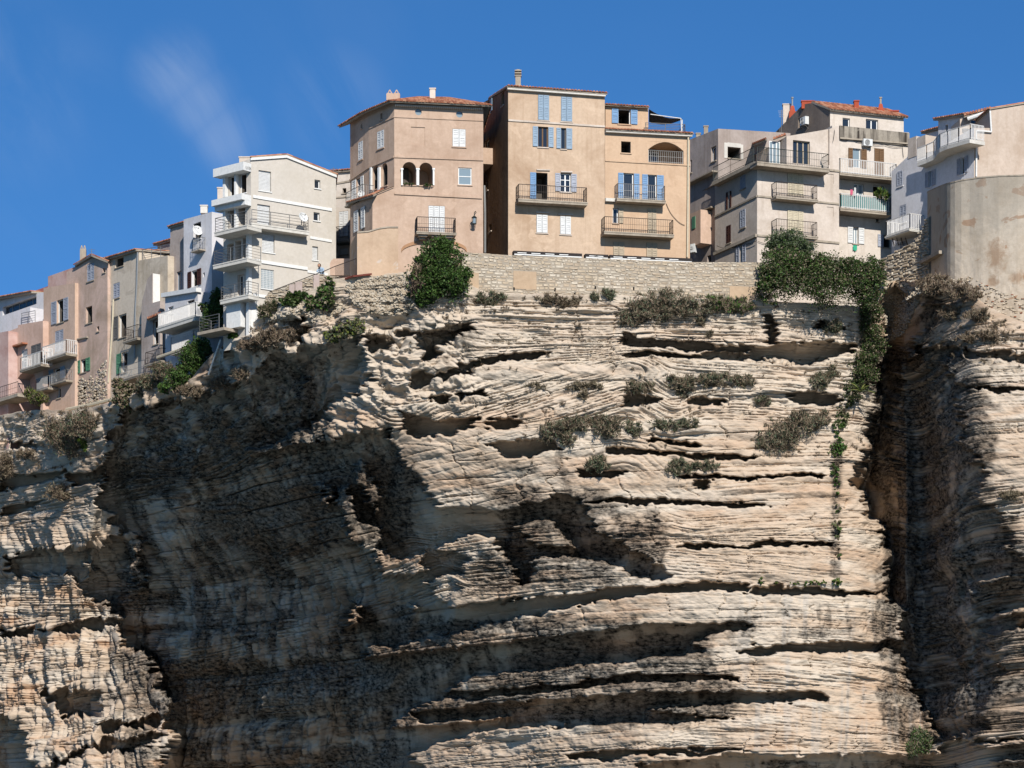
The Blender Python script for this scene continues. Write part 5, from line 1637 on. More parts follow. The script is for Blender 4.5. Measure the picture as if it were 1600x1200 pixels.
# folded awnings along the terrace
for i, (xa, xb, lab) in enumerate(((802, 909, 'long folded black and white awning under the tall ochre house'), (914, 950, 'shortest folded awning, middle of the three on the terrace'), (952, 1081, 'long folded awning under the peach house'))):
    G = FO.off(1.4)
    ya, yb_ = 394.6 + (xa - 802) * .044, 394.6 + (xb - 802) * .044
    root = empty('folded_awning', G.at((xa + xb) / 2, (ya + yb_) / 2 + 3, 0), lab, 'awning', 'folded awnings on the terrace')
    mb = MB(); G.bar(mb, G.sz(xa, ya), G.sz(xb, yb_), .22, -.35, .1); mb.build('cassette', M['black'] if False else M['awning'], root)
    mb = MB(); G.bar(mb, G.sz(xa + 1, ya + 3.4), G.sz(xb - 1, yb_ + 3.4), .07, -.1, .16)
    n = int((xb - xa) / 28) + 1
    for q in range(n):
        x = xa + 6 + (xb - xa - 20) * q / max(1, n)
        G.bar(mb, G.sz(x, ya + (x - xa) * .044 + .6), G.sz(x + 14, ya + (x + 14 - xa) * .044 + .6), .05, .101, .13)
    mb.build('front_bar', M['white'], root)
    mb = MB()
    for x in (xa + 3, xb - 3):
        mb.tube(G.at(x, ya + (x - xa) * .044, -.1), G.at(x, ya + (x - xa) * .044 + 40, -.1), .04, 5)
    mb.build('post', M['dark_iron'], root)
# ------------------------------------------------------------------ stained houses on the right
def plane_y(px0, Y0_, slope, px): return from_corner(px0, Y0_, slope, px)
FM = Fac.px(1183, 252, 1311, plane_y(1183, 252, .38, 1311))
FMl = Fac.px(1117, plane_y(1183, 252, -1.95, 1117), 1183, 252)
h = House('stained_corner_house', 'stained cream corner house with dark roof terrace railing and two small iron balconies', FM.at(1250, 410), W_cream, None)
zb = FM.z(1250, 510)
zt = FM.z(1183, 257)
zt2 = FM.z(1311, 197)
h.face(FM, [(0, zb), (FM.L, zb), (FM.L, zt2), FM.sz(1300, 200), FM.sz(1296, 202), FM.sz(1296, 258), (0, zt)], [
    dict(k='shut', x=(1230.5, 1255), y=(268, 305), sh='cream_shutter', depth=-.02, nx=3), dict(k='shut', x=(1230, 1255), y=(329, 369), sh='cream_shutter', depth=-.02, nx=3),
    dict(k='blind', x=(1292.5, 1302.5), y=(272, 287), depth=.04), dict(k='blind', x=(1292, 1302.5), y=(323.5, 338), depth=.04), dict(k='dark', x=(1191, 1197), y=(394, 402), depth=.3)], raw=True)
h.face(FMl, [(0, zb), (FMl.L, zb), (FMl.L, zt), (0, FMl.z(1117, 287))], [
    dict(k='shut', x=(1157, 1165), y=(274, 295), sh='grey_shutter', depth=.0), dict(k='shut', x=(1157, 1165), y=(327, 356), sh='grey_shutter', depth=.0),
    dict(k='open', x=(1138, 1141.5), y=(299, 326), sh='dark_brown', l=1135.5, r=1143.5), dict(k='shut', x=(1135, 1142), y=(352, 380), sh='dark_brown', depth=.02),
    dict(k='open', x=(1156, 1161), y=(384, 412), sh='grey_shutter', l=1151, r=1166)], raw=True)
p0, p1, p2 = FMl.P(0, FMl.z(1117, 287)), FM.P(0, zt), FM.P(FM.L, zt)
dM = Vector((-FM.n.x, -FM.n.y))
def bkm(P, z, d): return Vector((P.x + dM.x * d, P.y + dM.y * d, z))
h.mb.poly([p0, p1, bkm(p1, zt, 9), bkm(p0, p0.z, 4)]); h.mb.poly([p1, p2, bkm(p2, zt, 9), bkm(p1, zt, 9)])
h.mb.poly([p2, Vector((p2.x, p2.y, zb)), bkm(p2, zb, 9), bkm(p2, zt2, 9), FM.P(FM.L, zt2)])
# set-back top storey
G = FM.off(-.2)
x_a = G.s(1229); g1 = FM.L
h.face(G, [(x_a, zt - .1), (FM.s(1296), zt - .1), (FM.s(1296), G.z(1296, 202)), G.sz(1229, 213)], [dict(k='glass', x=(1239, 1265.5), y=(220, 256), nx=3, depth=.25, fr='sand_shutter', sill=False)], raw=True)
a = G.P(x_a, zt - .1); b = G.P(*G.sz(1229, 213))
h.mb.poly([a, bkm(a, zt - .1, 5), bkm(b, b.z, 5), b])
c = G.P(FM.s(1296), G.z(1296, 202)); h.mb.poly([b, c, bkm(c, c.z, 7), bkm(b, b.z, 7)])
c0 = FM.P(FM.s(1296), zt); h.mb.poly([c0, G.P(FM.s(1296), zt), c, FM.P(*FM.sz(1296, 202))])
h.mb.poly([FM.P(*FM.sz(1296, 202)), FM.P(FM.L, zt2), bkm(FM.P(FM.L, zt2), zt2, 8), bkm(c, c.z, 7), c])
mb = MB(); frame_bars(mb, G, G.s(1210), G.s(1227), G.z(1218, 256), G.z(1218, 216), -.9, .06, 3, 1); w_ = mb.build('window', M['white'], h.root)
mb = MB(); G.box(mb, G.s(1210.5), G.s(1226.5), G.z(1218, 256) + .03, G.z(1218, 216), -.89, -.87); mb.build('pane', M['pale_glass'], w_)
tile_roof(h, G.at(1208, 218, -.6), G.at(1228, 211, -.6), G.at(1208, 216, -4), G.at(1228, 209, -4), name='lean_to_roof')
tile_roof(h, FMl.at(1175, 226, -1.5), FMl.at(1196, 218, -1.5), FMl.at(1176, 224, -4), FMl.at(1198, 216, -4), name='lean_to_roof')
balcony(h, FM, 1183, 1296, 264, .26, 1.15, 1.0, 'iron', rm='dark_iron', sp=.13, left=False)
G2 = FMl.off(.5)
mb = MB(); s0, s1 = FMl.s(1122), FMl.L + .4
mb.hexa([FMl.P(s0, FMl.z(1122, 287) - .2, .003), FMl.P(s0, FMl.z(1122, 287) - .2, .5), FMl.P(s1, zt - .2, .5), FMl.P(s1, zt - .2, .003),
         FMl.P(s0, FMl.z(1122, 287) + .05, .003), FMl.P(s0, FMl.z(1122, 287) + .05, .5), FMl.P(s1, zt + .05, .5), FMl.P(s1, zt + .05, .003)])
b = mb.build('balcony', M['concrete'], h.root)
mb = MB(); rail(mb, [FMl.P(s0 + .1, FMl.z(1122, 287) + .05, .45), FMl.P(FMl.s(1150), (FMl.z(1122, 287) * .5 + zt * .5) + .05, .45), FMl.P(s1 - .1, zt + .05, .45)], 0, 1.0, 'iron', .15); mb.build('railing', M['dark_iron'], b)
balcony(h, FM, 1213, 1278, 313, .17, .9, .98, 'iron', rm='iron', sp=.12)
balcony(h, FM, 1213, 1278, 371, .17, .9, .98, 'iron', rm='iron', sp=.12, curved=True)
h.course(FM, (1183, 306.5), (1311, 319), .12, .07); h.course(FM, (1183, 368), (1311, 380), .14, .08); h.course(FM, (1296, 266), (1311, 267.5), .14, .08)
h.course(FMl, (1117, 339), (1183, 306.5), .12, .07); h.course(FMl, (1117, 397), (1183, 368), .2, .15)
h.finish()

# blank-walled house left of it
F1 = Fac.px(1122, 257.2, 1235, plane_y(1122, 257.2, .38, 1235))
F1l = Fac.px(1078, plane_y(1122, 257.2, -1.95, 1078), 1122, 257.2)
h = House('blank_walled_house', 'brown-grey house with one big square dark opening in white surround', F1.at(1150, 410), W_brown, None)
zb = F1.z(1122, 500); zt = F1.z(1122, 201)
h.face(F1, [(0, zb), (F1.L, zb), (F1.L, F1.z(1235, 208)), (0, zt)], [dict(k='dark', x=(1137, 1157), y=(230.5, 247.5), depth=2)], raw=True)
h.face(F1l, [(0, zb), (F1l.L, zb), (F1l.L, zt), (0, F1l.z(1078, 240) + 1.0)], [dict(k='glass', x=(1111, 1119), y=(229, 252), nx=1), dict(k='dark', x=(1078.6, 1081), y=(250, 270), depth=.4), dict(k='dark', x=(1105, 1111), y=(399, 412), depth=.4)], raw=True)
A_, B_ = F1.P(0, zt), F1.P(F1.L, F1.z(1235, 208))
q = F1l.P(0, F1l.z(1078, 240) + 1.0)
h.mb.poly([q, A_, B_, bkm(B_, B_.z, 8), bkm(q, q.z, 5)])
mb = MB()
x = [(1131, 222), (1163, 226)]
s0, s1, s2, s3 = F1.s(1131.5), F1.s(1136.5), F1.s(1157.5), F1.s(1161)
F1.box(mb, s0, s1, F1.z(1134, 247), F1.z(1134, 223), .0, .03); F1.box(mb, s2, s3, F1.z(1159, 249), F1.z(1159, 226), .0, .03); F1.box(mb, s1, s2, F1.z(1146, 230), F1.z(1146, 223.5), .0, .03)
mb.build('window_surround', M['white_concrete'], h.root)
F1l.bar(h.trim, F1l.sz(1078, 290), F1l.sz(1122, 268), .1, -.05, .5)
F1l.bar(h.trim, F1l.sz(1078, 341), F1l.sz(1118, 324), .1, -.05, .4)
mb = MB(); F1l.box(mb, F1l.s(1096), F1l.s(1112), F1l.z(1104, 385), F1l.z(1104, 333), .003, .9); bay = mb.build('bay', W_salmon[0], h.root)
mb = MB(); F1l.box(mb, F1l.s(1099), F1l.s(1104), F1l.z(1101, 360), F1l.z(1101, 341), .9, .94); mb.build('bay_shutter', M['green_shutter'], bay)
chimney(h, F1l.at(1103, 212, -1.5), .3, .3, .6, M['concrete'], 'slab'); chimney(h, F1l.at(1091, 221, -1.5), .3, .3, .5, M['concrete'], 'slab')
h.finish()
aircon(Fac.px(1074, 259, 1092, 258.4), 1078.5, 1085, 381, 394, 'white air conditioner low on the wall right of the peach house')

# house with the stained parapet and the teal balcony
F3 = Fac.px(1300, plane_y(1311, 257, .38, 1300), 1420, plane_y(1311, 257, .38, 1420))
h = House('parapet_house', 'cream house with rain-stained parapet, white balcony and teal screened balcony', F3.at(1355, 405), W_cream2, None)
zb = F3.z(1355, 510)
h.face(F3, [(0, zb), (F3.L, zb), (F3.L, F3.z(1420, 207)), (0, F3.z(1300, 196))], [
    dict(k='glass', x=(1332, 1345), y=(232, 262), sh='brown_shutter', l=1325, r=1354, nx=1, glass='pale_glass', sill=False), dict(k='shut', x=(1366, 1381), y=(232, 274), sh='brown_shutter', depth=-.01, sill=False),
    dict(k='glass', x=(1334, 1349.5), y=(287, 328), nx=2, glass='pale_glass', sill=False), dict(k='open', x=(1364, 1381), y=(290, 330), sill=False),
    dict(k='glass', x=(1332.5, 1341), y=(355, 381), sh='white_shutter', l=1324, r=1350, nx=2, glass='pale_glass'), dict(k='dark', x=(1380, 1391), y=(367, 387), sh='grey_shutter', l=1371),
    dict(k='dark', x=(1369, 1373), y=(341, 347), depth=.3)], raw=True)
A_, B_ = F3.P(0, F3.z(1300, 196)), F3.P(F3.L, F3.z(1420, 207))
h.loop([A_, B_, bkm(B_, B_.z, 6), bkm(A_, A_.z, 6)], zb, skip=(0,))
st = plaster('black_streaked_render', lin(196, 184, 166, .66), lin(70, 62, 56, .6), None, .5, 1.0, 31.0, .4)
mb = MB(); F3.box(mb, F3.s(1311), F3.L, F3.z(1360, 222.5), F3.z(1360, 202), .003, .12); mb.build('parapet', st, h.root)
F3.bar(h.trim, F3.sz(1311, 216.5), F3.sz(1420, 225.5), .1, .0, .2)
balcony(h, F3, 1312, 1402, 278, .17, 1.1, 1.0, 'panel', rm='lattice', sp=.13)
b_, sa, sb, zz = balcony(h, F3, 1313, 1393, 333, .2, 1.25, 1.0, 'panel', rm='lattice', sp=.16)
mb = MB(); F3.box(mb, sa + .12, sb - .1, zz + .12, zz + .95, 1.13, 1.15); F3.box(mb, sa + .1, sa + .12, zz + .12, zz + .95, .1, 1.13); mb.build('screen', M['green_screen'], b_)
h.finish()
aircon(F3, 1349.5, 1363.5, 217, 227.5, 'white air conditioner under the rain-stained parapet')
# washing and pot plants on the teal balcony
for nm, lab, x0, x1, y0, y1, colr in (('towel', 'white towel hanging behind the teal balcony screen', 1334.5, 1337.5, 293, 306, (232, 230, 226)), ('towel', 'pink cloth over the railing of the teal balcony', 1328.5, 1332.5, 296, 304, (226, 110, 140)),
                                  ('towel', 'green cloth hanging below the window with white shutters', 1333, 1339, 383, 391, (70, 190, 150))):
    G = F3.off(1.3 if y0 < 350 else .12)
    mb = MB(); n = 6
    for i in range(n):
        sa_, sb_ = G.s(x0 + (x1 - x0) * i / n), G.s(x0 + (x1 - x0) * (i + 1) / n)
        d0, d1 = .02 * math.sin(i * 2.1), .02 * math.sin((i + 1) * 2.1)
        za_, zb_ = G.z(x0, y1) + .05 * math.sin(i * 1.7), G.z(x0, y0)
        mb.hexa([G.P(sa_, za_, d0), G.P(sa_, za_, d0 + .012), G.P(sb_, za_, d1 + .012), G.P(sb_, za_, d1), G.P(sa_, zb_, d0), G.P(sa_, zb_, d0 + .012), G.P(sb_, zb_, d1 + .012), G.P(sb_, zb_, d1)])
    o = mb.build(nm, flat_mat('cloth_' + nm + str(x0), lin(*colr, .75), .9), None, origin=G.at((x0 + x1) / 2, y1))
    tag(o, lab, 'cloth')

# top house behind
F4 = Fac.px(1297, 264, 1412, plane_y(1297, 264, .38, 1412))
F4l = Fac.px(1212, plane_y(1297, 264, -1.95, 1212), 1297, 264)
h = House('top_house', 'highest house on the right with red chimneys and bare grey gable wall', F4.at(1350, 300), W_cream2, None)
zb = F4.z(1350, 330)
h.face(F4, [(0, zb), (F4.L, zb), (F4.L, F4.z(1412, 186) + .22), (0, F4.z(1297, 174) + .22)], [
    dict(k='glass', x=(1316.5, 1328), y=(184.5, 198), nx=1, sh='brown_shutter'), dict(k='glass', x=(1353, 1372), y=(186.5, 202), nx=2)], raw=True)
gb = [(0, F4l.z(1212, 206)), (F4l.s(1255), F4l.z(1255, 163)), (F4l.s(1268), F4l.z(1268, 161)), (F4l.L, F4.z(1297, 174))]
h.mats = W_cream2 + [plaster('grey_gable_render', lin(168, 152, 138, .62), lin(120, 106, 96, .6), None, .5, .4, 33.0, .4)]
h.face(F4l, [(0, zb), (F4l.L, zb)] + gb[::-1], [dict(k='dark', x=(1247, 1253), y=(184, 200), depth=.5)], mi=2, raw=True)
A_, B_ = F4.P(0, F4.z(1297, 174)), F4.P(F4.L, F4.z(1412, 186))
Ra = F4l.P(gb[2][0], gb[2][1]); Rb = bkm(B_, B_.z + (Ra.z - A_.z), (Ra - A_).to_2d().length)
h.mb.poly([B_, Vector((B_.x, B_.y, zb)), Vector((Rb.x, Rb.y, zb)), Rb])
h.mb.poly([F4l.P(*gb[0]), F4l.P(*gb[1]), Rb + Vector((0, 0, .1)), bkm(Rb, F4l.P(*gb[0]).z, 6)])
tile_roof(h, A_ + Vector((-F4.u.x * .1, -F4.u.y * .1, .1)) + Vector((F4.n.x, F4.n.y, 0)) * .3, B_ + Vector((F4.u.x * .2, F4.u.y * .2, .1)) + Vector((F4.n.x, F4.n.y, 0)) * .3, Ra + Vector((0, 0, .12)), Rb + Vector((0, 0, .12)))
def roofpt(px, py, d): return F4.at(px, py, -d)
for px, py, w, hh, cp in ((1338, 176, .34, .75, 'slab'), (1329, 176, .5, .25, 'slab'), (1376, 180, .5, .35, 'taper'), (1396, 184, .7, .4, 'slab')):
    chimney(h, F4.at(px, py, -1.2) - Vector((0, 0, .3)), w, .5, hh + .3, M['red_paint'], cp)
ch = chimney(h, F4.at(1376, 172, -1.2), .12, .12, .85, M['concrete'], 'slab')
chimney(h, F4l.at(1262, 164, -.3) - Vector((0, 0, .3)), .9, .4, .5, M['red_paint'], 'slab')
chimney(h, F4l.at(1229, 180, -.5) - Vector((0, 0, 1)), .55, .5, 1.7, W_cream[0], 'slab')
chimney(h, F4l.at(1238, 186, -.5) - Vector((0, 0, .6)), .5, .5, 1.1, M['red_paint'], 'taper')
mb = MB(); q = F4l.at(1238, 172, -.5); mb.tube(q, q + Vector((0, 0, .85)), .06, 8); mb.tube(q + Vector((0, 0, .85)), q + Vector((0, 0, .95)), .1, 8); mb.build('flue', M['zinc'], h.root)
h.finish()
aircon(F4l, 1250, 1258, 183, 195, 'white air conditioner on the bare grey gable wall')
q = F4l.at(1221, 214, .2)
mb = MB(); mb.tube(q, q + Vector((0, 0, 2.0)), .025, 5)
for k in range(4): mb.tube(q + Vector((-.25 + .03 * k, 0, 1.9 - .14 * k)), q + Vector((.25 - .03 * k, 0, 1.9 - .14 * k)), .012, 4)
tag(mb.build('aerial', M['steel'], None, origin=q), 'thin television aerial left of the bare grey gable', 'aerial')

# ------------------------------------------------------------------ white house and sandy house above the bastion
FR = Fac.px(1393, plane_y(1522, 248, -1.65, 1393), 1522, 248)
h = House('white_corner_house', 'blue-white house in shade with long curved roof balcony above the bastion', FR.at(1440, 390), W_pale, None)
pts = [(1393, 430), (1522, 430), (1522, 199), (1514, 203), (1460, 236), (1446, 240), (1446, 214), (1434, 215), (1433, 222), (1431, 216), (1420, 218), (1418, 245), (1393, 268)]
h.face(FR, pts, [dict(k='shut', x=(1402.5, 1411), y=(267, 291), sh='grey_shutter', depth=-.01), dict(k='shut', x=(1406, 1416), y=(320, 348), sh='grey_shutter', depth=.03),
                 dict(k='glass', x=(1451.5, 1456), y=(267, 292), sh='grey_shutter', l=1446.5, r=1462, nx=1), dict(k='open', x=(1501, 1507.5), y=(246, 272), sh='grey_shutter', l=1496, r=1513),
                 dict(k='shut', x=(1406, 1416), y=(377, 392), sh='grey_shutter', depth=.03)])
dR = Vector((-FR.n.x, -FR.n.y))
def bkr(P, z, d): return Vector((P.x + dR.x * d, P.y + dR.y * d, z))
zc = FR.z(1393, 268)
pa, pb = FR.P(0, zc), FR.P(FR.L, FR.z(1522, 222))
h.mb.poly([pa, FR.at(1418, 245), bkr(FR.at(1418, 245), FR.at(1418, 245).z, 6), bkr(pa, zc, 6)]); h.mb.poly([FR.at(1418, 245), pb, bkr(pb, pb.z, 6), bkr(FR.at(1418, 245), FR.at(1418, 245).z, 6)])
for (x0, x1, yt, yb_) in ((1419, 1432, 215, 246), (1433.5, 1446.5, 213, 246)):
    mb = MB(); FR.box(mb, FR.s(x0), FR.s(x1), FR.z((x0 + x1) / 2, yb_), FR.z((x0 + x1) / 2, yt), -.9, .03); mb.build('chimney', W_cream[0], h.root)
# curved balcony along the roof terrace
edge = [(1433, 260), (1447, 255), (1458, 250), (1463, 243), (1468, 238), (1480, 233), (1497, 228), (1515, 223)]
prj = [.75, .75, .8, .9, 1.2, 1.3, 1.3, 1.3]
mb = MB(); mr = MB(); path = []
for i, ((px, py), p) in enumerate(zip(edge, prj)):
    G = FR.off(p); s, z = G.sz(px, py); path.append((s, z, p))
for (s0, z0, p0_), (s1, z1, p1_) in zip(path[:-1], path[1:]):
    mb.hexa([FR.P(s0, z0, .003), FR.P(s0, z0, p0_), FR.P(s1, z1, p1_), FR.P(s1, z1, .003), FR.P(s0, z0 + .25, .003), FR.P(s0, z0 + .25, p0_), FR.P(s1, z1 + .25, p1_), FR.P(s1, z1 + .25, .003)])
b_ = mb.build('balcony', M['white_concrete'], h.root)
rail(mr, [FR.P(s, z + .26, p - .05) for s, z, p in path] + [FR.P(path[-1][0], path[-1][1] + .26, .1)], 0, 1.0, 'panel', .12)
mr.build('railing', M['lattice'], b_)
balcony(h, FR, 1383, 1421, 367, .14, 1.3, 1.05, 'panel', 'white_concrete', 'lattice', .15)
for x in (1394, 1401, 1408, 1415):
    mb = MB(); mb.tube(FR.at(x, 372, 1.0), FR.at(x + 3, 383, 0), .04, 5); mb.build('balcony_strut', M['iron'], h.root)
# roof hut with tiles
G = FR.off(-2.2)
h.block(G, 1466, 1514, 188, 181, 240, 3, [dict(k='dark', x=(1477, 1481), y=(195, 208), depth=.3)])
strip_roof(h, G, (1464, 188.5), (1514, 181), 2.5, .35, .25)
G = FR.off(-3.2); h.block(G, 1446, 1470, 208, 203, 240, 3); strip_roof(h, G, (1444, 209), (1471, 202), 2, .3, .2)
h.finish(W_pale[0])

FR2 = Fac.px(1522, 248, 1700, plane_y(1522, 248, .19, 1700))
h = House('sandy_house', 'large sandy blank house wall at the right edge above the bastion', FR2.at(1600, 300), W_right, None)
h.face(FR2, [(1522, 330), (1700, 330), (1700, 145), (1600, 161), (1548, 171), (1548, 200), (1522, 200)])
zz = FR2.z(1522, 200); a = FR2.P(0, zz); s48 = FR2.s(1548)
dS = Vector((-FR2.n.x, -FR2.n.y))
def bks(P, z, d): return Vector((P.x + dS.x * d, P.y + dS.y * d, z))
c = FR2.P(s48, zz); ct = FR2.P(*FR2.sz(1548, 171))
h.mb.poly([a, c, bks(c, zz, 6), bks(a, zz, 6)]); h.mb.poly([c, ct, bks(ct, ct.z, 6), bks(c, zz, 6)])
e_ = FR2.P(*FR2.sz(1700, 145)); h.mb.poly([ct, e_, bks(e_, e_.z, 6), bks(ct, ct.z, 6)])
mb = MB(); a2, b2 = FR2.at(1507, 178, -3.0), FR2.at(1545, 171, -.2)
# glazed roof room between the two houses, under a tiled verge
h.block(FR2.off(-3.5), 1500, 1549, 186, 172, 215, 2, [dict(k='glass', x=(1517, 1527), y=(186, 200), nx=1, fr='white'), dict(k='glass', x=(1530, 1541), y=(180, 200), nx=1, fr='white')])
tile_roof(h, FR2.off(-3).at(1506, 181, .2), FR2.off(-3).at(1549, 170, .2), FR2.off(-3).at(1506, 178, -2), FR2.off(-3).at(1549, 167.5, -2), name='roof')
tile_roof(h, FR2.P(s48 - .1, FR2.z(1548, 170.5), .1), FR2.P(s48 - .1, FR2.z(1548, 170.5), -3), FR2.P(FR2.s(1660), FR2.z(1660, 151), .1), FR2.P(FR2.s(1660), FR2.z(1660, 151), -3), name='roof', th=.06)
h.finish()
root = empty('roller_awning', FR2.at(1530, 192, -2), 'rolled white awning box beside the sandy house on the roof terrace', 'awning')
mb = MB(); mb.tube(FR2.at(1512, 186, -2.6), FR2.at(1544, 175, -2.0), .14, 8); mb.build('cassette', M['white'], root)
pipe('drainpipe', 'white drainpipe bending across the low stained front of the sandy house', [FR2.at(1547, 173, .12), FR2.at(1549, 206, .12), FR2.at(1526, 204, .12), FR2.at(1525.5, 276, .12)], .06, M['white'], 'pipe', 'drainpipes on the houses')

stone_m = []
for i, c in enumerate(((226, 208, 182), (218, 198, 170), (232, 218, 196), (210, 190, 164))):
    stone_m.append(flat_mat('limestone_block_' + 'abcd'[i], lin(*c, .70), .95, spec=.08, vary=.12, scale=2.2))

# ------------------------------------------------------------------ round bastion with ramp wall
h = House('bastion', 'big rounded grey bastion wall with peeling render at the right edge', world_pt(1560, 470, 246), W_bastion, None, 'fortification')
plan = [(1449, 252.0), (1476, 246.4), (1480, 245.85), (1485, 245.4), (1492, 245.0), (1502, 244.65), (1515, 244.35), (1535, 243.75), (1560, 243.2), (1590, 242.75), (1630, 242.4), (1680, 242.2), (1750, 242.3)]
topy = [(1449, 301), (1463, 294.5), (1478, 288.5), (1500, 283), (1530, 278.5), (1560, 276), (1600, 275), (1750, 277)]
ty = lambda px: float(np.interp(px, [p[0] for p in topy], [p[1] for p in topy]))
boty = lambda px: float(np.interp(px, [1449, 1480, 1530, 1600, 1750], [450, 470, 510, 540, 570]))
grid = []
NB = 60; NZ = 40
pxs = np.concatenate([np.linspace(1449, 1474, 12), np.linspace(1475, 1510, 36), np.linspace(1512, 1750, 80)])
r0 = np.random.RandomState(5)
for px in pxs:
    Y = float(np.interp(px, [p[0] for p in plan], [p[1] for p in plan])); col = []
    for k in range(NZ + 1):
        py = ty(px) + (boty(px) - ty(px)) * k / NZ
        n_ = float(fbm(300, np.array([px / 7.0]), np.array([py / 7.0]), 3)[0]) - .5
        rough_ = .03 + .16 * max(0, (py - 400) / 100)
        col.append(world_pt(px, py, Y + n_ * rough_ - .002 * (py - 280) * 0))
    grid.append(col)
for i in range(len(grid) - 1):
    for k in range(NZ):
        h.mb.poly([grid[i][k], grid[i][k + 1], grid[i + 1][k + 1], grid[i + 1][k]])
h.mb.poly([g[0] for g in grid] + [grid[-1][0] + Vector((0, 12, 0)), grid[0][0] + Vector((3, 6, 0))])
wl_ = h.finish()
wl_.data.polygons.foreach_set('use_smooth', [True] * len(wl_.data.polygons))
# greyer repaired render along the top and one big rust-brown scar
bm_ = W_bastion[0]; N_, L_ = bm_.node_tree.nodes, bm_.node_tree.links
pb_ = N_['Principled BSDF']; src_ = pb_.inputs['Base Color'].links[0].from_socket
tc_ = N_.new('ShaderNodeTexCoord'); sx_ = N_.new('ShaderNodeSeparateXYZ'); L_.new(tc_.outputs['Object'], sx_.inputs[0])
nz_ = N_.new('ShaderNodeTexNoise'); nz_.inputs['Scale'].default_value = .9; nz_.inputs['Detail'].default_value = 7; nz_.inputs['Roughness'].default_value = .65; L_.new(tc_.outputs['Object'], nz_.inputs['Vector'])
ad_ = N_.new('ShaderNodeMath'); ad_.operation = 'MULTIPLY_ADD'; ad_.inputs[1].default_value = 6.0; L_.new(nz_.outputs[0], ad_.inputs[0]); L_.new(sx_.outputs['Z'], ad_.inputs[2])
rg_ = N_.new('ShaderNodeMapRange'); rg_.inputs['From Min'].default_value = 6.6; rg_.inputs['From Max'].default_value = 8.6; rg_.inputs['To Max'].default_value = .45; L_.new(ad_.outputs[0], rg_.inputs['Value'])
mx_ = N_.new('ShaderNodeMixRGB'); mx_.inputs['Color2'].default_value = lin(178, 170, 156, .62); L_.new(rg_.outputs[0], mx_.inputs['Fac']); L_.new(src_, mx_.inputs['Color1'])
def scar(px, py, rad, sq, prev):
    c_ = world_pt(px, py, 243.2) - Vector(h.root.location)
    v1 = N_.new('ShaderNodeVectorMath'); v1.operation = 'SUBTRACT'; L_.new(tc_.outputs['Object'], v1.inputs[0]); v1.inputs[1].default_value = c_
    v2 = N_.new('ShaderNodeVectorMath'); v2.operation = 'MULTIPLY'; L_.new(v1.outputs[0], v2.inputs[0]); v2.inputs[1].default_value = (1.0, .0, sq)
    v3 = N_.new('ShaderNodeVectorMath'); v3.operation = 'LENGTH'; L_.new(v2.outputs[0], v3.inputs[0])
    n2 = N_.new('ShaderNodeTexNoise'); n2.inputs['Scale'].default_value = 2.2; n2.inputs['Detail'].default_value = 8; n2.inputs['Roughness'].default_value = .7; L_.new(tc_.outputs['Object'], n2.inputs['Vector'])
    m_ = N_.new('ShaderNodeMath'); m_.operation = 'MULTIPLY_ADD'; m_.inputs[1].default_value = 2.4 * rad; L_.new(n2.outputs[0], m_.inputs[0]); L_.new(v3.outputs['Value'], m_.inputs[2])
    r_ = N_.new('ShaderNodeMapRange'); r_.inputs['From Min'].default_value = 2.3 * rad; r_.inputs['From Max'].default_value = 1.6 * rad; r_.inputs['To Max'].default_value = .6; L_.new(m_.outputs[0], r_.inputs['Value'])
    x_ = N_.new('ShaderNodeMixRGB'); x_.inputs['Color2'].default_value = lin(168, 128, 92, .62); L_.new(r_.outputs[0], x_.inputs['Fac']); L_.new(prev, x_.inputs['Color1'])
    return x_.outputs[0]
o_s = scar(1558, 398, .75, .6, mx_.outputs[0]); o_s = scar(1590, 436, .6, 1.2, o_s); o_s = scar(1552, 440, .4, 1, o_s)
L_.new(o_s, pb_.inputs['Base Color'])
brick_m = flat_mat('old_red_brick', lin(172, 116, 88, .62), .95)
rndb = random.Random(12); mb = MB(); got = 0
pol = [(1482, 432), (1510, 430), (1560, 452), (1620, 470), (1720, 480), (1720, 560), (1610, 515), (1540, 480), (1490, 452)]
while got < 420:
    x, y = rndb.uniform(1482, 1720), rndb.uniform(430, 560)
    if not bool(in_poly(pol, np.array([x]), np.array([y]))[0]): continue
    got += 1
    Yb_ = float(np.interp(x, [p[0] for p in plan], [p[1] for p in plan])); c_ = world_pt(x, y, Yb_ - .01)
    w, hh, d = rndb.uniform(.05, .16), rndb.uniform(.02, .06), rndb.uniform(.02, .08)
    k = [rndb.uniform(.6, 1) for _ in range(8)]
    q_ = lambda a, b, e, j: c_ + Vector((a * w * k[j], b * d, e * hh * k[7 - j]))
    mb.hexa([q_(-1, 1, -1, 0), q_(-.8, -1, -.8, 1), q_(.8, -1, -.8, 2), q_(1, 1, -1, 3), q_(-1, 1, 1, 4), q_(-.8, -1, .8, 5), q_(.8, -1, .8, 6), q_(1, 1, 1, 7)], rndb.choice((0, 0, 1, 2, 3, 4)))
tag(mb.build('exposed_rubble', stone_m + [brick_m], h.root), kind='stuff')
mb = MB()
for i in range(len(grid) - 1):
    a, b = grid[i][0], grid[i + 1][0]
    o_ = Vector((0, .25, 0)); u_ = Vector((0, 0, .09)); f_ = Vector((0, -.04, 0))
    mb.hexa([a + f_, b + f_, b + o_, a + o_, a + f_ + u_, b + f_ + u_, b + o_ + u_, a + o_ + u_])
mb.build('coping', M['concrete'], h.root)
# sloping coping and niche on the shaded flank
FB = Fac.px(1428, 254.5, 1478, 246.6)
mb = MB(); FB.bar(mb, FB.sz(1430, 419), FB.sz(1476, 394), .22, .0, .4); mb.build('sloping_coping', M['concrete'], h.root)

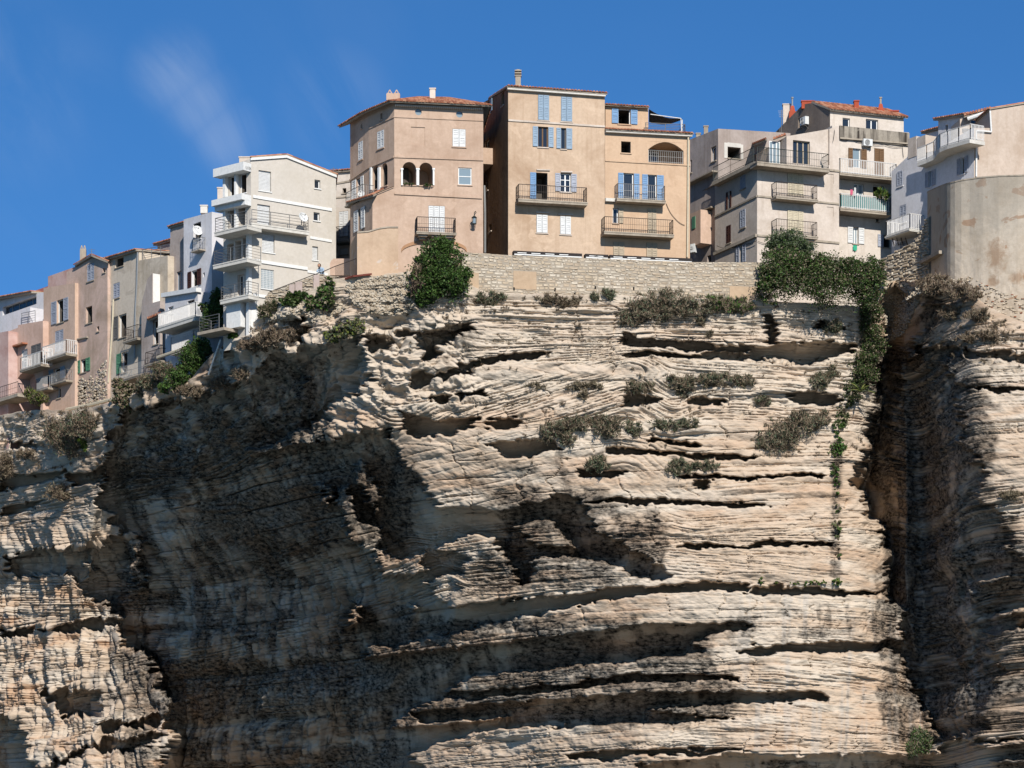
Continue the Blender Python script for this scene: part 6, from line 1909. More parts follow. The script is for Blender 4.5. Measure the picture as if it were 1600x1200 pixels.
W_rub = [plaster('rubble_mortar', lin(206, 192, 172, .6), lin(160, 144, 124, .6), None, .5, .2, 40.0, .8), M['room']]
def stone_verts(rnd, w, d, hh, j=.16, ch=.22):
    """a rough block: chamfered box, 16 corners, jittered"""
    out = []
    for z in (-1, 1):
        for (x, y) in ((-1, -1), (1, -1), (1, 1), (-1, 1)):
            out.append(Vector((x * w / 2 * (1 + rnd.uniform(-j, j)), y * d / 2, z * hh / 2 * (1 + rnd.uniform(-j, j)))))
    c = []
    for z in (-1, 1):
        for (x, y) in ((-1, -1), (1, -1)):
            pass
    return out

def rubble_wall(name, label, F, prof_top, prof_bot, sw, sh_, n_parts, thick=.35, seed=1, proud=.05, cat='wall', skip=None, kind_big=True):
    """mortared backing plus stones laid in uneven courses; the largest stones are parts, the rest one mass"""
    rnd = random.Random(seed)
    xt, yt = zip(*prof_top); xb, yb = zip(*prof_bot)
    root = empty(name, F.at((xt[0] + xt[-1]) / 2, np.interp((xt[0] + xt[-1]) / 2, xb, yb)), label, cat)
    mb = MB()
    top = [F.sz(x, y) for x, y in prof_top]; bot = [F.sz(x, y) for x, y in prof_bot]
    mb.poly([F.P(*p) for p in bot] + [F.P(*p) for p in reversed(top)])
    for p, q in zip(top[:-1], top[1:]): mb.poly([F.P(*p), F.P(*q), F.P(*q, -thick), F.P(*p, -thick)])
    for p, q in ((bot[0], top[0]), (bot[-1], top[-1])): mb.poly([F.P(*p), F.P(*q), F.P(*q, -thick), F.P(*p, -thick)])
    mb.build('backing', W_rub[0], root)
    stones = []
    ts, tz = [p[0] for p in top], [p[1] for p in top]
    bs, bz = [p[0] for p in bot], [p[1] for p in bot]
    s_lo, s_hi = ts[0], ts[-1]
    row = 0
    zrel = 0.0
    span = max(a - b for a, b in zip([np.interp(s, ts, tz) for s in np.linspace(s_lo, s_hi, 9)], [np.interp(s, bs, bz) for s in np.linspace(s_lo, s_hi, 9)]))
    while zrel < span:
        hh = sh_ * rnd.uniform(.55, 1.45)
        s = s_lo + rnd.uniform(0, sw * .5)
        while s < s_hi - sw * .4:
            w = min(sw * rnd.choice((.4, .55, .7, 1, 1.3, 1.9)) * rnd.uniform(.8, 1.2), s_hi - s)
            zt_ = np.interp(s + w / 2, ts, tz) - zrel - hh / 2
            if zt_ - hh * .3 > np.interp(s + w / 2, bs, bz):
                h2 = hh * rnd.uniform(.62, 1.08)
                if not (skip and skip(s + w / 2, zt_)):
                    stones.append((w * h2, s + w / 2, zt_ + rnd.uniform(-.05, .05), w * .98, h2 * .97, rnd.randrange(4)))
            s += w + .015
        zrel += hh + .015
        row += 1
    stones.sort(reverse=True)
    # shared block shapes
    shapes = []
    for i in range(10):
        vs = []
        for (x, z) in ((-1, -1), (1, -1), (1, 1), (-1, 1)):
            vs.append((x * .5 * rnd.uniform(.86, 1.0), z * .5 * rnd.uniform(.82, 1.0)))
        shapes.append((vs, [rnd.uniform(.6, 1.3) for _ in range(4)]))
    def block_faces(vs, pr):
        v = [(x, 0.0, z) for x, z in vs] + [(x * .84, -p, z * .76) for (x, z), p in zip(vs, pr)]
        f = [(4, 5, 6, 7)] + [(i, (i + 1) % 4, 4 + (i + 1) % 4, 4 + i) for i in range(4)]
        return v, f
    meshes = {}
    rot = math.atan2(F.u.y, F.u.x)
    ro = Vector(root.location)
    rest = MB()
    for i, (ar, s, z, w, hh, ci) in enumerate(stones):
        k = i % 10
        p = F.P(s, z, -.02)
        dp = proud * random.Random(i * 7 + seed).uniform(.5, 1.6) + .02
        tl = random.Random(i * 13 + seed).uniform(-.06, .06)
        if i < n_parts:
            key = (k, ci)
            if key not in meshes:
                v, f = block_faces(*shapes[k])
                me = bpy.data.meshes.new('stone'); me.from_pydata(v, [], f); me.materials.append(stone_m[ci]); meshes[key] = me
            o = bpy.data.objects.new('stone', meshes[key])
            COL.objects.link(o); o.parent = root
            o.location = p - ro; o.rotation_euler = (0, tl, rot); o.scale = (w, dp, hh)
        else:
            v, f = block_faces(*shapes[k])
            b = len(rest.v)
            for x, y, zz_ in v:
                rest.v.append(F.P(s + x * w, z + zz_ * hh, -.02 - y * dp))
            for q in f:
                rest.f.append(tuple(b + t_ for t_ in q)); rest.m.append(ci)
    o = rest.build('small_stones', stone_m, root)
    if o: tag(o, kind='stuff')
    return root

FRW = Fac.px(722, 245.0, 1194, 245.0 / (1 - .2 * (1194 - 722) / FPX))
def patch(s, z):
    """two rendered patches where no stone shows"""
    for (x0, x1, y0, y1) in ((802, 838, 424, 452), (1140, 1190, 432, 470), (730, 748, 430, 470)):
        if FRW.s(x0) < s < FRW.s(x1) and FRW.z(820, y1) < z < FRW.z(820, y0): return True
    return False
rw = rubble_wall('retaining_wall', 'long pale rubble retaining wall below the ochre and peach houses', FRW, [(722, 394), (800, 399), (1080, 409.5), (1194, 410)], [(722, 490), (1000, 482), (1194, 490)],   .31, .17, 300, .8, 3, .034, skip=patch)
W_p = plaster('render_patch', lin(222, 194, 162, .64), lin(192, 160, 128, .6), None, .5, .2, 44.0, .4)
for (x0, x1, y0, y1) in ((802, 838, 424, 452), (1140, 1190, 432, 466), (730, 748, 430, 460)):
    mb = MB(); FRW.box(mb, FRW.s(x0), FRW.s(x1), FRW.z(820, y1), FRW.z(820, y0), -.05, .035)
    mb.build('render_patch', W_p, rw)
for px, py in ((803, 451.5), (867, 452.5), (930, 449.5), (898, 458), (990, 451)):
    mb = MB(); FRW.box(mb, FRW.s(px - 1.1), FRW.s(px + 1.1), FRW.z(px, py + 2.3), FRW.z(px, py - 2.3), -.05, .05)
    mb.build('weep_hole', M['black'], rw)

# stepped stone parapet from the apartment house up to the octagonal house
FPa = Fac.px(414, 247.8, 562, 245.6)
rubble_wall('parapet_wall', 'grey rubble parapet stepping up beside the white apartment house', FPa, [(414, 465), (420, 457), (455, 444), (500, 428), (505, 430), (530, 432)], [(414, 505), (460, 490), (500, 478), (530, 470)], .26, .13, 0, .3, 9, .07)
mb_pts = []
for i, (x0, x1, y0, y1) in enumerate(((453, 461.5, 445, 475), (462.5, 473, 441, 470), (491, 500, 430, 455))):
    mb = MB(); FPa.box(mb, FPa.s(x0), FPa.s(x1), FPa.z((x0 + x1) / 2, y1), FPa.z((x0 + x1) / 2, y0), -.3, .13)
    o = mb.build('parapet_pier', P_('pier_render_' + 'abc'[i], (222, 196, 170), (190, 160, 134), seed=50.0 + i)[0], None, origin=FPa.at((x0 + x1) / 2, y1))
    tag(o, ('plastered pier in the rubble parapet, farthest left', 'wider plastered pier in the rubble parapet, beside the leftmost one', 'pinkish plastered pier in the rubble parapet below the leaning person')[i], 'pier')
root = empty('handrail', FPa.at(500, 432), 'dark iron handrail rising along the terrace steps towards the octagonal house', 'railing')
mb = MB(); mb.path([FPa.at(421, 456, .05), FPa.at(455, 443, .05), FPa.at(490, 429.5, .05), FPa.at(507, 423.5, .05), FPa.at(524, 416, .05), FPa.at(557, 404, .05)], .028, 5)
mb.build('top_rail', M['iron'], root)
mb = MB()
mb.path([FPa.at(507, 434, .05), FPa.at(524, 440, .05), FPa.at(557, 429, .05)], .02, 5)
for i in range(30):
    t_ = i / 29; x = 524 + 33 * t_
    mb.tube(FPa.at(x, 416 - 12 * t_, .05), FPa.at(x, 440 - 11 * t_, .05), .012, 4)
mb.build('baluster', M['iron'], root)
# rusty deck corner
FD = Fac.px(526, 246.0, 582, 244.9)
mb = MB()
v = [FD.at(527, 441, .6), FD.at(552, 433, 1.3), FD.at(581, 429.5, .8), FD.at(578, 430, -1.0), FD.at(527, 438, -1.2)]
mb.poly([p for p in v]); mb.poly([p + Vector((0, 0, .12)) for p in v])
for a, b in zip(v, v[1:] + v[:1]): mb.poly([a, b, b + Vector((0, 0, .12)), a + Vector((0, 0, .12))])
o = mb.build('terrace_deck', M['red_iron'], None, origin=FD.at(552, 434)); tag(o, 'rusty red underside of the terrace deck corner left of octagonal house base', 'deck')
# curved dark plaster wall at the alley mouth
mb = MB(); G = Fac.px(514, 252, 556, 251)
prev = None
pr = [(514, 430), (514, 416), (517, 408), (521, 404), (556, 404), (556, 430)]
q = [G.sz(*p) for p in pr]
mb.poly([G.P(*p) for p in q]); mb.poly([G.P(*p, -.3) for p in reversed(q)])
for a, b in zip(q, q[1:] + q[:1]): mb.poly([G.P(*a), G.P(*b), G.P(*b, -.3), G.P(*a, -.3)])
tag(mb.build('alley_wall', W_salmon[0], None, origin=G.at(530, 430)), 'low curved pinkish wall in the alley behind the iron railing', 'wall')

# shaded rubble wall at the foot of the bastion
FBW = Fac.px(1374, 255.2, 1452, 250.9)
rubble_wall('ramp_wall', 'shaded rubble wall climbing to the rounded bastion', FBW, [(1374, 408), (1427, 378), (1440, 360), (1447, 344), (1452, 338)], [(1374, 440), (1400, 446), (1430, 470), (1452, 470)], .42, .2, 0, 1.0, 21, .1)

# loose rubble facing on the cliff below the octagonal house
def rubble_facing(name, label, polys, n, size, seed):
    rnd = random.Random(seed)
    mb = MB()
    for poly in polys:
        xs = [p[0] for p in poly]; ys = [p[1] for p in poly]
        got = 0; tries = 0
        while got < n and tries < n * 20:
            tries += 1
            x, y = rnd.uniform(min(xs), max(xs)), rnd.uniform(min(ys), max(ys))
            if not bool(in_poly(poly, np.array([x]), np.array([y]))[0]): continue
            got += 1
            Y = cliff_y(x, y)
            c = world_pt(x, y, Y - .02)
            w, d, hh = size * rnd.uniform(.6, 1.9), size * rnd.uniform(.5, 1.0), size * rnd.uniform(.35, .8)
            rz, ry = rnd.uniform(-.7, .7), rnd.uniform(-.35, .35)
            R = Matrix.Rotation(rz, 3, 'Z') @ Matrix.Rotation(ry, 3, 'Y')
            p = []
            for zz_ in (-.5, .5):
                for (a, b) in ((-.5, -.5), (.5, -.5), (.5, .5), (-.5, .5)):
                    k = rnd.uniform(.7, 1.05)
                    p.append(c + R @ Vector((a * w * k, b * d, zz_ * hh * rnd.uniform(.8, 1.1))))
            mb.hexa(p, rnd.randrange(4))
    o = mb.build(name, stone_m, None, origin=world_pt(polys[0][0][0], polys[0][0][1], 246))
    tag(o, label, None, None, 'stuff')
rubble_facing('rubble', 'loose pale rubble facing below the octagonal house and terrace', [[(560, 437), (585, 432), (640, 428), (650, 470), (640, 490), (600, 492), (570, 486), (548, 470), (540, 445)],
             [(416, 470), (470, 470), (520, 470), (545, 480), (500, 505), (440, 500), (410, 510)], [(1382, 440), (1440, 438), (1436, 470), (1412, 520), (1384, 540)]], 1500, .16, 5)

def bare_stones(F, h, poly, n, size, seed):
    rnd = random.Random(seed); mb = MB()
    xs = [p[0] for p in poly]; ys = [p[1] for p in poly]; got = 0
    while got < n:
        x, y = rnd.uniform(min(xs), max(xs)), rnd.uniform(min(ys), max(ys))
        if not bool(in_poly(poly, np.array([x]), np.array([y]))[0]): continue
        got += 1
        s, z = F.sz(x, y); w, hh = size * rnd.uniform(.5, 1.5), size * rnd.uniform(.3, .7)
        k = [rnd.uniform(.6, 1) for _ in range(8)]
        d = rnd.uniform(.03, .1)
        P = F.P
        mb.hexa([P(s - w * k[0], z - hh * k[1], -.02), P(s - w * .8 * k[0], z - hh * .8 * k[1], d), P(s + w * .8 * k[2], z - hh * .8 * k[3], d), P(s + w * k[2], z - hh * k[3], -.02),
                 P(s - w * k[4], z + hh * k[5], -.02), P(s - w * .8 * k[4], z + hh * .8 * k[5], d), P(s + w * .8 * k[6], z + hh * .8 * k[7], d), P(s + w * k[6], z + hh * k[7], -.02)], rnd.randrange(4))
    o = mb.build('bare_stones', stone_m, h.root); tag(o, kind='stuff')
bare_stones(PINK_F, PINK_H, [(104, 588), (125, 592), (150, 585), (166, 560), (167, 630), (104, 645)], 420, .14, 8)
# ------------------------------------------------------------------ vegetation
LEAF = {
    'fig': leaf_mat('fig_leaves', [lin(38, 58, 24, .8), lin(62, 86, 36, .8), lin(84, 108, 50, .8), lin(50, 70, 30, .8)]),
    'ivy': leaf_mat('ivy_leaves', [lin(44, 62, 30, .8), lin(66, 84, 44, .8), lin(96, 106, 62, .8), lin(82, 76, 52, .8), lin(54, 78, 34, .8)]),
    'olive': leaf_mat('grey_green_leaves', [lin(96, 106, 80, .8), lin(116, 124, 96, .8), lin(78, 90, 66, .8)]),
    'scrub': leaf_mat('dry_scrub_leaves', [lin(136, 120, 98, .8), lin(118, 106, 84, .8), lin(150, 134, 112, .8), lin(122, 116, 90, .8)], .05),
    'brown': leaf_mat('dead_scrub_twigs', [lin(138, 116, 96, .8), lin(108, 92, 76, .8), lin(156, 136, 114, .8)], .05),
    'green': leaf_mat('fresh_green_leaves', [lin(70, 104, 44, .8), lin(96, 128, 58, .8), lin(52, 84, 36, .8)]),
    'yellow': leaf_mat('yellow_green_leaves', [lin(140, 150, 70, .8), lin(110, 124, 56, .8), lin(160, 160, 90, .8)]),
}
M['twig'] = flat_mat('grey_twigs', lin(96, 82, 68, .75), .9)
M['bark'] = flat_mat('grey_bark', lin(120, 108, 94, .75), .9)

def foliage(blobs, n, size, kind, rs, Yoff=None, flat=.6):
    """blobs: (px, py, rx, ry, depth) ellipses in pixels; returns vertex and face arrays of n leaves gathered in clumps"""
    area = np.array([b[2] * b[3] for b in blobs], float)
    cnt = np.maximum(1, (n * area / area.sum()).astype(int))
    C = []
    for (px, py, rx, ry, dp), k in zip(blobs, cnt):
        Y = min(cliff_y(px, py), cliff_y(px, py + ry * .6), cliff_y(px - rx * .5, py), cliff_y(px + rx * .5, py)) if Yoff is None else Yoff
        c = np.array(world_pt(px, py, Y))
        m = Y / FPX
        R = np.array([rx * m, dp, ry * m])
        nc = max(5, k // 26)
        u = rs.normal(size=(nc, 3)); u /= np.linalg.norm(u, axis=1)[:, None]
        cl = u * (rs.rand(nc, 1) ** .45) * R * (.84 + .3 * rs.rand(nc, 1))
        cr = (.16 + .22 * rs.rand(nc)) * min(R[0], R[2]) 
        w = rs.randint(0, nc, k)
        v = rs.normal(size=(k, 3)); v /= np.linalg.norm(v, axis=1)[:, None]
        p = c + cl[w] + v * (rs.rand(k, 1) ** .4) * cr[w][:, None] * np.array([1.15, 1, .9])
        C.append(p)
    C = np.concatenate(C)
    k = len(C)
    if kind == 'blade':
        d = rs.normal(size=(k, 3)) * .8 + np.array([0, -.25, .75]); d /= np.linalg.norm(d, axis=1)[:, None]
        sd = np.cross(d, rs.normal(size=(k, 3))); sd /= np.linalg.norm(sd, axis=1)[:, None]
        L = (size * (.6 + .8 * rs.rand(k)))[:, None]
        V = np.stack([C - sd * L * .13, C + sd * L * .13, C + d * L], 1)
        Fc = np.arange(k * 3).reshape(k, 3)
    else:
        nr = rs.normal(size=(k, 3)) + np.array([.15, -.5, .6]); nr /= np.linalg.norm(nr, axis=1)[:, None]
        a = np.cross(nr, rs.normal(size=(k, 3))); a /= np.linalg.norm(a, axis=1)[:, None]
        b = np.cross(nr, a)
        L = (size * (.6 + .8 * rs.rand(k)))[:, None]
        V = np.stack([C - a * L * .5, C + b * L * .36 - nr * L * .1, C + a * L * .5, C - b * L * .36 - nr * L * .1], 1)
        Fc = np.arange(k * 4).reshape(k, 4)
    return V.reshape(-1, 3), Fc

def mesh_np(name, V, Fc, mats, parent, origin, mi=None):
    me = bpy.data.meshes.new(name)
    V = (V - np.array(origin)).astype(np.float32)
    k = Fc.shape[1]
    me.vertices.add(len(V)); me.vertices.foreach_set('co', V.ravel())
    me.loops.add(Fc.size); me.loops.foreach_set('vertex_index', Fc.ravel().astype(np.int32))
    me.polygons.add(len(Fc)); me.polygons.foreach_set('loop_start', np.arange(0, Fc.size, k, dtype=np.int32)); me.polygons.foreach_set('loop_total', np.full(len(Fc), k, np.int32))
    for m in mats: me.materials.append(m)
    if mi is not None: me.polygons.foreach_set('material_index', mi.astype(np.int32))
    me.update(calc_edges=True)
    o = bpy.data.objects.new(name, me); COL.objects.link(o); o.parent = parent
    return o

vseed = [100]
def shrub(name, label, cat, blobs, n, size, mats, kind='blade', twigs=14, group=None, Y=None, trunk=False):
    vseed[0] += 1
    rs = np.random.RandomState(vseed[0])
    bx = sum(b[0] for b in blobs) / len(blobs); by = max(b[1] + b[3] for b in blobs)
    Yb = cliff_y(bx, min(by, 1195)) if Y is None else Y
    base = world_pt(bx, by, Yb)
    root = empty(name, base, label, cat, group)
    V, Fc = foliage(blobs, n, size, kind, rs, Y)
    mi = rs.randint(0, len(mats), len(Fc))
    mesh_np('foliage' if not trunk else 'crown', V, Fc, [LEAF[m] for m in mats], root, base, mi)
    mb = MB(); last = None
    for (px, py, rx, ry, dp) in blobs:
        Yc = (cliff_y(px, min(py + ry, 1200)) if Y is None else Y)
        a = world_pt(px, py + ry * .8, Yc)
        if last is not None: mb.tube(last, a, .02, 4)
        last = a
        for i in range(max(3, twigs // len(blobs))):
            m = Yc / FPX
            t_ = a + Vector((rs.uniform(-1, 1) * rx * m * .9, -dp * rs.uniform(.2, .9), ry * m * rs.uniform(.3, 1.7)))
            mid = a.lerp(t_, .5) + Vector((rs.uniform(-.1, .1), 0, .08))
            mb.tube(a, mid, .03 if not trunk else .09, 4, 0, .02 if not trunk else .05); mb.tube(mid, t_, .02 if not trunk else .05, 4, 0, .008)
    mb.build('stem' if not trunk else 'trunk', M['twig'] if not trunk else M['bark'], root)
    return root

shrub('fig_tree', 'dark green fig tree growing out of the wall under the octagonal house', 'tree',
      [(688, 404, 34, 30, 1.3), (702, 436, 34, 32, 1.4), (668, 440, 30, 36, 1.2), (660, 462, 22, 16, .8), (690, 384, 20, 14, .8), (650, 406, 7, 6, .4), (641, 431, 9, 5, .4), (728, 428, 10, 14, .6)],
      22000, .145, ['fig', 'fig', 'fig', 'green', 'ivy'], 'leaf', 30, None, 243.7, True)
shrub('dead_branches', 'bare grey dead branches on the left side of the fig tree', 'shrub', [(652, 440, 12, 26, .5)], 900, .3, ['brown'], 'blade', 40, None, 243.2)
shrub('ivy_hedge', 'broad dark ivy hedge covering the cliff top under the stained corner house', 'hedge',
      [(1225, 425, 38, 40, 1.2), (1290, 438, 48, 40, 1.3), (1350, 443, 32, 40, 1.2), (1200, 445, 18, 34, .9), (1262, 412, 40, 18, 1.0), (1322, 416, 40, 13, 1.0), (1366, 428, 18, 26, .9)],
      46000, .12, ['ivy', 'ivy', 'ivy', 'scrub', 'ivy', 'green', 'fig'], 'leaf', 20, None, 245.6)
shrub('olive_tree', 'grey-green bushy olive rising above the ivy hedge', 'tree', [(1230, 377, 32, 19, 1.2), (1222, 390, 28, 18, 1.0), (1254, 388, 20, 16, .8), (1212, 380, 16, 12, .7)], 15000, .10, ['olive', 'olive', 'fig'], 'leaf', 16, None, 246.8, True)
shrub('hanging_ivy', 'dark ivy hanging down the left side of the shadowed chasm', 'vine',
      [(1360, 495, 20, 30, .9), (1364, 535, 20, 30, .9), (1350, 575, 24, 34, 1.0), (1330, 612, 16, 26, .7), (1318, 650, 12, 24, .6)], 18000, .12, ['ivy', 'fig', 'ivy', 'scrub'], 'leaf', 16, None, 248.6)
shrub('creeper', 'fresh green creeper tuft on the damp crack below the hanging ivy', 'plant', [(1306, 700, 16, 20, .5), (1304, 735, 9, 16, .4), (1308, 765, 6, 18, .3), (1310, 668, 12, 14, .4)], 2200, .15, ['green', 'ivy'], 'leaf', 6)
shrub('creeper', 'small green tuft low in the damp crack', 'plant', [(1308, 822, 9, 12, .4), (1310, 838, 7, 9, .3), (1309, 796, 5, 14, .3), (1311, 865, 5, 12, .3)], 900, .14, ['green', 'scrub'], 'leaf', 5)
shrub('ledge_plants', 'line of bright green plants on the ledge at the foot of the damp crack', 'plants', [(1270, 910, 26, 4.5, .35), (1305, 909, 11, 7, .4), (1240, 911, 12, 3, .3), (1212, 910, 4, 3, .2), (1190, 908, 9, 5, .3)], 1900, .11, ['green', 'yellow', 'green'], 'leaf', 8)
GS = 'dry scrub on the cliff ledges'
SCR = [
    ('wide dry scrub on the ledge below the middle of the retaining wall', [(1005, 485, 34, 24, .8), (1040, 475, 42, 22, .8), (1085, 482, 36, 18, .8), (985, 500, 18, 14, .5)], 6500, ['scrub', 'brown', 'scrub', 'olive']),
    ('dry scrub with green sprigs at right end of the retaining wall', [(1115, 475, 26, 12, .6), (1150, 478, 30, 13, .6)], 2600, ['scrub', 'brown', 'green']),
    ('small dry bush hanging under the right end of the retaining wall', [(1097, 500, 7, 12, .3), (1108, 520, 5, 9, .2)], 500, ['scrub']),
    ('long dry scrub row along the ledge in the middle of the cliff', [(1000, 606, 30, 9, .5), (1060, 598, 28, 12, .6), (1110, 594, 36, 11, .6), (1160, 597, 22, 10, .5), (1065, 612, 12, 14, .4)], 5200, ['scrub', 'olive', 'scrub', 'brown']),
    ('thick dry scrub on the lower middle ledge', [(870, 672, 24, 18, .6), (905, 662, 28, 14, .6), (950, 667, 26, 18, .7), (850, 682, 16, 10, .4), (885, 685, 12, 16, .4)], 5200, ['scrub', 'brown', 'scrub', 'olive']),
    ('thin dry scrub right of the thick scrub on the lower ledge', [(990, 672, 16, 12, .4), (1040, 665, 34, 9, .5), (1075, 664, 18, 8, .4)], 2200, ['scrub', 'olive']),
    ('round dry bush below the thick scrub', [(933, 725, 20, 13, .5)], 1100, ['scrub', 'olive']),
    ('dry bush with arching stems on the right middle ledge', [(1060, 730, 20, 14, .5), (1100, 730, 20, 10, .5)], 1500, ['scrub', 'olive']),
    ('broad grey-green scrub beside the damp crack', [(1245, 662, 42, 18, .7), (1215, 685, 36, 22, .6), (1285, 655, 18, 14, .5), (1195, 695, 14, 12, .4)], 4600, ['olive', 'scrub', 'scrub', 'brown']),
    ('grey scrub on the rock shoulder left of hanging ivy', [(1282, 597, 20, 14, .5), (1300, 582, 12, 10, .4)], 1500, ['scrub', 'scrub', 'olive']),
    ('little dry tuft below the long scrub row, right side', [(1192, 628, 15, 9, .4)], 600, ['scrub', 'olive']),
    ('grey tuft on the little ledge under the ivy hedge', [(1300, 512, 16, 10, .4)], 700, ['scrub', 'olive']),
    ('dry tuft below the left part of the retaining wall', [(765, 468, 17, 12, .4), (750, 464, 8, 8, .3), (782, 466, 8, 6, .3)], 1200, ['scrub', 'olive']),
    ('dry scrub below the centre of the retaining wall', [(858, 468, 22, 8, .4), (880, 475, 12, 12, .4), (900, 470, 12, 6, .3)], 1500, ['scrub', 'brown']),
    ('small dark round tuft against the retaining wall', [(952, 461, 11, 10, .4), (930, 465, 10, 6, .3)], 900, ['olive', 'scrub']),
    ('dry tuft on the sunlit ledge at left of the middle rows', [(838, 604, 16, 4, .3), (900, 604, 20, 6, .3), (928, 604, 14, 6, .3), (912, 618, 9, 8, .3)], 1500, ['scrub']),
    ('long brown scrub on the shelf at the top of the right rock', [(1462, 447, 30, 16, .7), (1500, 455, 26, 14, .6), (1520, 462, 16, 9, .4), (1445, 440, 14, 8, .4)], 3600, ['brown', 'scrub', 'brown']),
    ('brown scrub on the second shelf of the right rock', [(1530, 493, 24, 9, .5), (1488, 490, 22, 9, .4)], 1800, ['brown', 'scrub']),
    ('flat scrub on the third shelf of the right rock', [(1555, 526, 36, 7, .5), (1510, 530, 16, 6, .3)], 1600, ['scrub', 'brown']),
    ('grey tuft on the right rock near the right edge', [(1580, 775, 22, 6, .4)], 800, ['scrub']),
    ('green-grey bush at the bottom of the chasm', [(1440, 1158, 27, 20, .7), (1425, 1172, 12, 12, .4)], 2600, ['olive', 'scrub', 'green']),
    ('brown creeping scrub on the slope below the white apartment house', [(430, 527, 40, 15, .8), (395, 540, 26, 11, .6), (462, 512, 18, 14, .6)], 4600, ['brown', 'brown', 'scrub']),
    ('dark green bush against the rubble parapet', [(456, 470, 17, 12, .5), (470, 462, 10, 8, .4)], 1700, ['fig', 'ivy']),
    ('mixed green and dry bush below the deck corner', [(508, 464, 18, 18, .5), (490, 474, 14, 12, .4), (515, 446, 8, 12, .4)], 2600, ['ivy', 'scrub', 'green']),
    ('yellow-green bush on the white rocks below the rubble facing', [(545, 515, 20, 13, .5), (522, 524, 14, 10, .4), (556, 508, 12, 10, .4)], 2400, ['yellow', 'scrub', 'olive']),
    ('grey bush hanging at the left end of rubble parapet', [(416, 487, 13, 12, .5), (430, 480, 8, 8, .3)], 1300, ['scrub', 'ivy']),
    ('big dry brown bush under the stone foot of the pink house', [(90, 678, 24, 26, .9), (112, 690, 24, 28, .9), (130, 662, 30, 22, .8)], 6000, ['brown', 'scrub', 'olive', 'brown']),
    ('green sprig on the big dry brown bush at left', [(131, 690, 8, 14, .5)], 500, ['green', 'yellow']),
    ('dry scrub at the left edge of the picture', [(8, 728, 20, 22, .6), (40, 710, 26, 8, .5)], 2200, ['brown', 'scrub']),
    ('round brown bush in the middle of the left slope', [(93, 770, 22, 14, .5)], 1300, ['brown', 'scrub']),
    ('dark dry bush below the drain by the worn beige house', [(196, 620, 20, 22, .7), (186, 600, 12, 10, .5)], 2400, ['ivy', 'brown', 'scrub']),
    ('scrub on the slope below the grey-brown house', [(235, 598, 22, 12, .6), (258, 580, 20, 14, .6), (222, 610, 14, 9, .4)], 3000, ['scrub', 'olive', 'brown']),
    ('brown scrub below the fallen pole', [(350, 600, 28, 10, .6), (300, 612, 24, 10, .5), (375, 586, 16, 9, .4)], 3200, ['brown', 'scrub']),
    ('green bush under the terrace of the salmon house', [(62, 624, 14, 10, .5), (48, 618, 12, 10, .5)], 1500, ['brown', 'ivy', 'yellow']),
    ('green tuft at the foot of the white apartment house', [(372, 525, 14, 7, .4)], 800, ['green', 'ivy']),
]
for lab, blobs, n, mats in SCR:
    shrub('shrub', lab, 'shrub', blobs, int(n * 1.6), .26 if mats[0] in ('scrub', 'brown', 'olive') else .22, mats, 'blade' if mats[0] in ('scrub', 'brown', 'olive') else 'leaf', 18, GS)
YI = float(FL.off(3.0).at(290, 560).y)
shrub('ivy_bank', 'dark green ivy bank between grey-white house and cliff slope', 'ivy', [(303, 560, 24, 26, 1.0), (282, 588, 22, 20, .9), (315, 545, 16, 20, .8), (262, 606, 16, 10, .6)], 15000, .13, ['green', 'fig', 'ivy'], 'leaf', 14, None, 259.5)
shrub('wall_ivy', 'ivy climbing the wall left of the white apartment house', 'ivy', [(338, 470, 12, 22, .6), (330, 492, 14, 18, .6), (322, 508, 10, 12, .5), (345, 492, 8, 26, .5), (316, 478, 6, 10, .4)], 10000, .12, ['fig', 'ivy', 'green'], 'leaf', 10, None, 257.5)
shrub('balcony_plant', 'spiky pot plants on the teal screened balcony', 'plant', [(1374, 303, 5, 9, .3), (1384, 305, 6, 8, .3)], 700, .22, ['green', 'yellow', 'fig'], 'blade', 5, None, 256.6)

# agave on the edge of the chasm
def agave(px, py, Y, R, label):
    c = world_pt(px, py, Y)
    root = empty('agave', c, label, 'plant')
    rnd = random.Random(4)
    for i in range(13):
        a = 2 * math.pi * i / 13 + rnd.uniform(-.2, .2)
        el = rnd.uniform(.25, 1.1)
        d = Vector((math.cos(a) * math.cos(el), math.sin(a) * math.cos(el) * .7 - .15, math.sin(el)))
        mb = MB(); side = d.cross(Vector((0, 0, 1))).normalized()
        L = R * rnd.uniform(.7, 1.1)
        prev = None
        for k in range(6):
            t_ = k / 5
            p = c + d * L * t_ + Vector((0, 0, -.35 * L * t_ * t_))
            w = .07 * (1 - t_ ** 2) + .006
            if prev: mb.hexa([prev[0] - side * prev[1], prev[0] + side * prev[1], prev[0] + side * prev[1] * .9 - Vector((0, 0, .03)), prev[0] - side * prev[1] * .9 - Vector((0, 0, .03)), p - side * w, p + side * w, p + side * w * .9 - Vector((0, 0, .03)), p - side * w * .9 - Vector((0, 0, .03))])
            prev = (p, w)
        mb.build('leaf', LEAF['yellow'] if i % 3 else LEAF['olive'], root)
agave(1345, 612, 247.4, 1.25, 'pale agave rosette at the edge of the chasm among ivy')

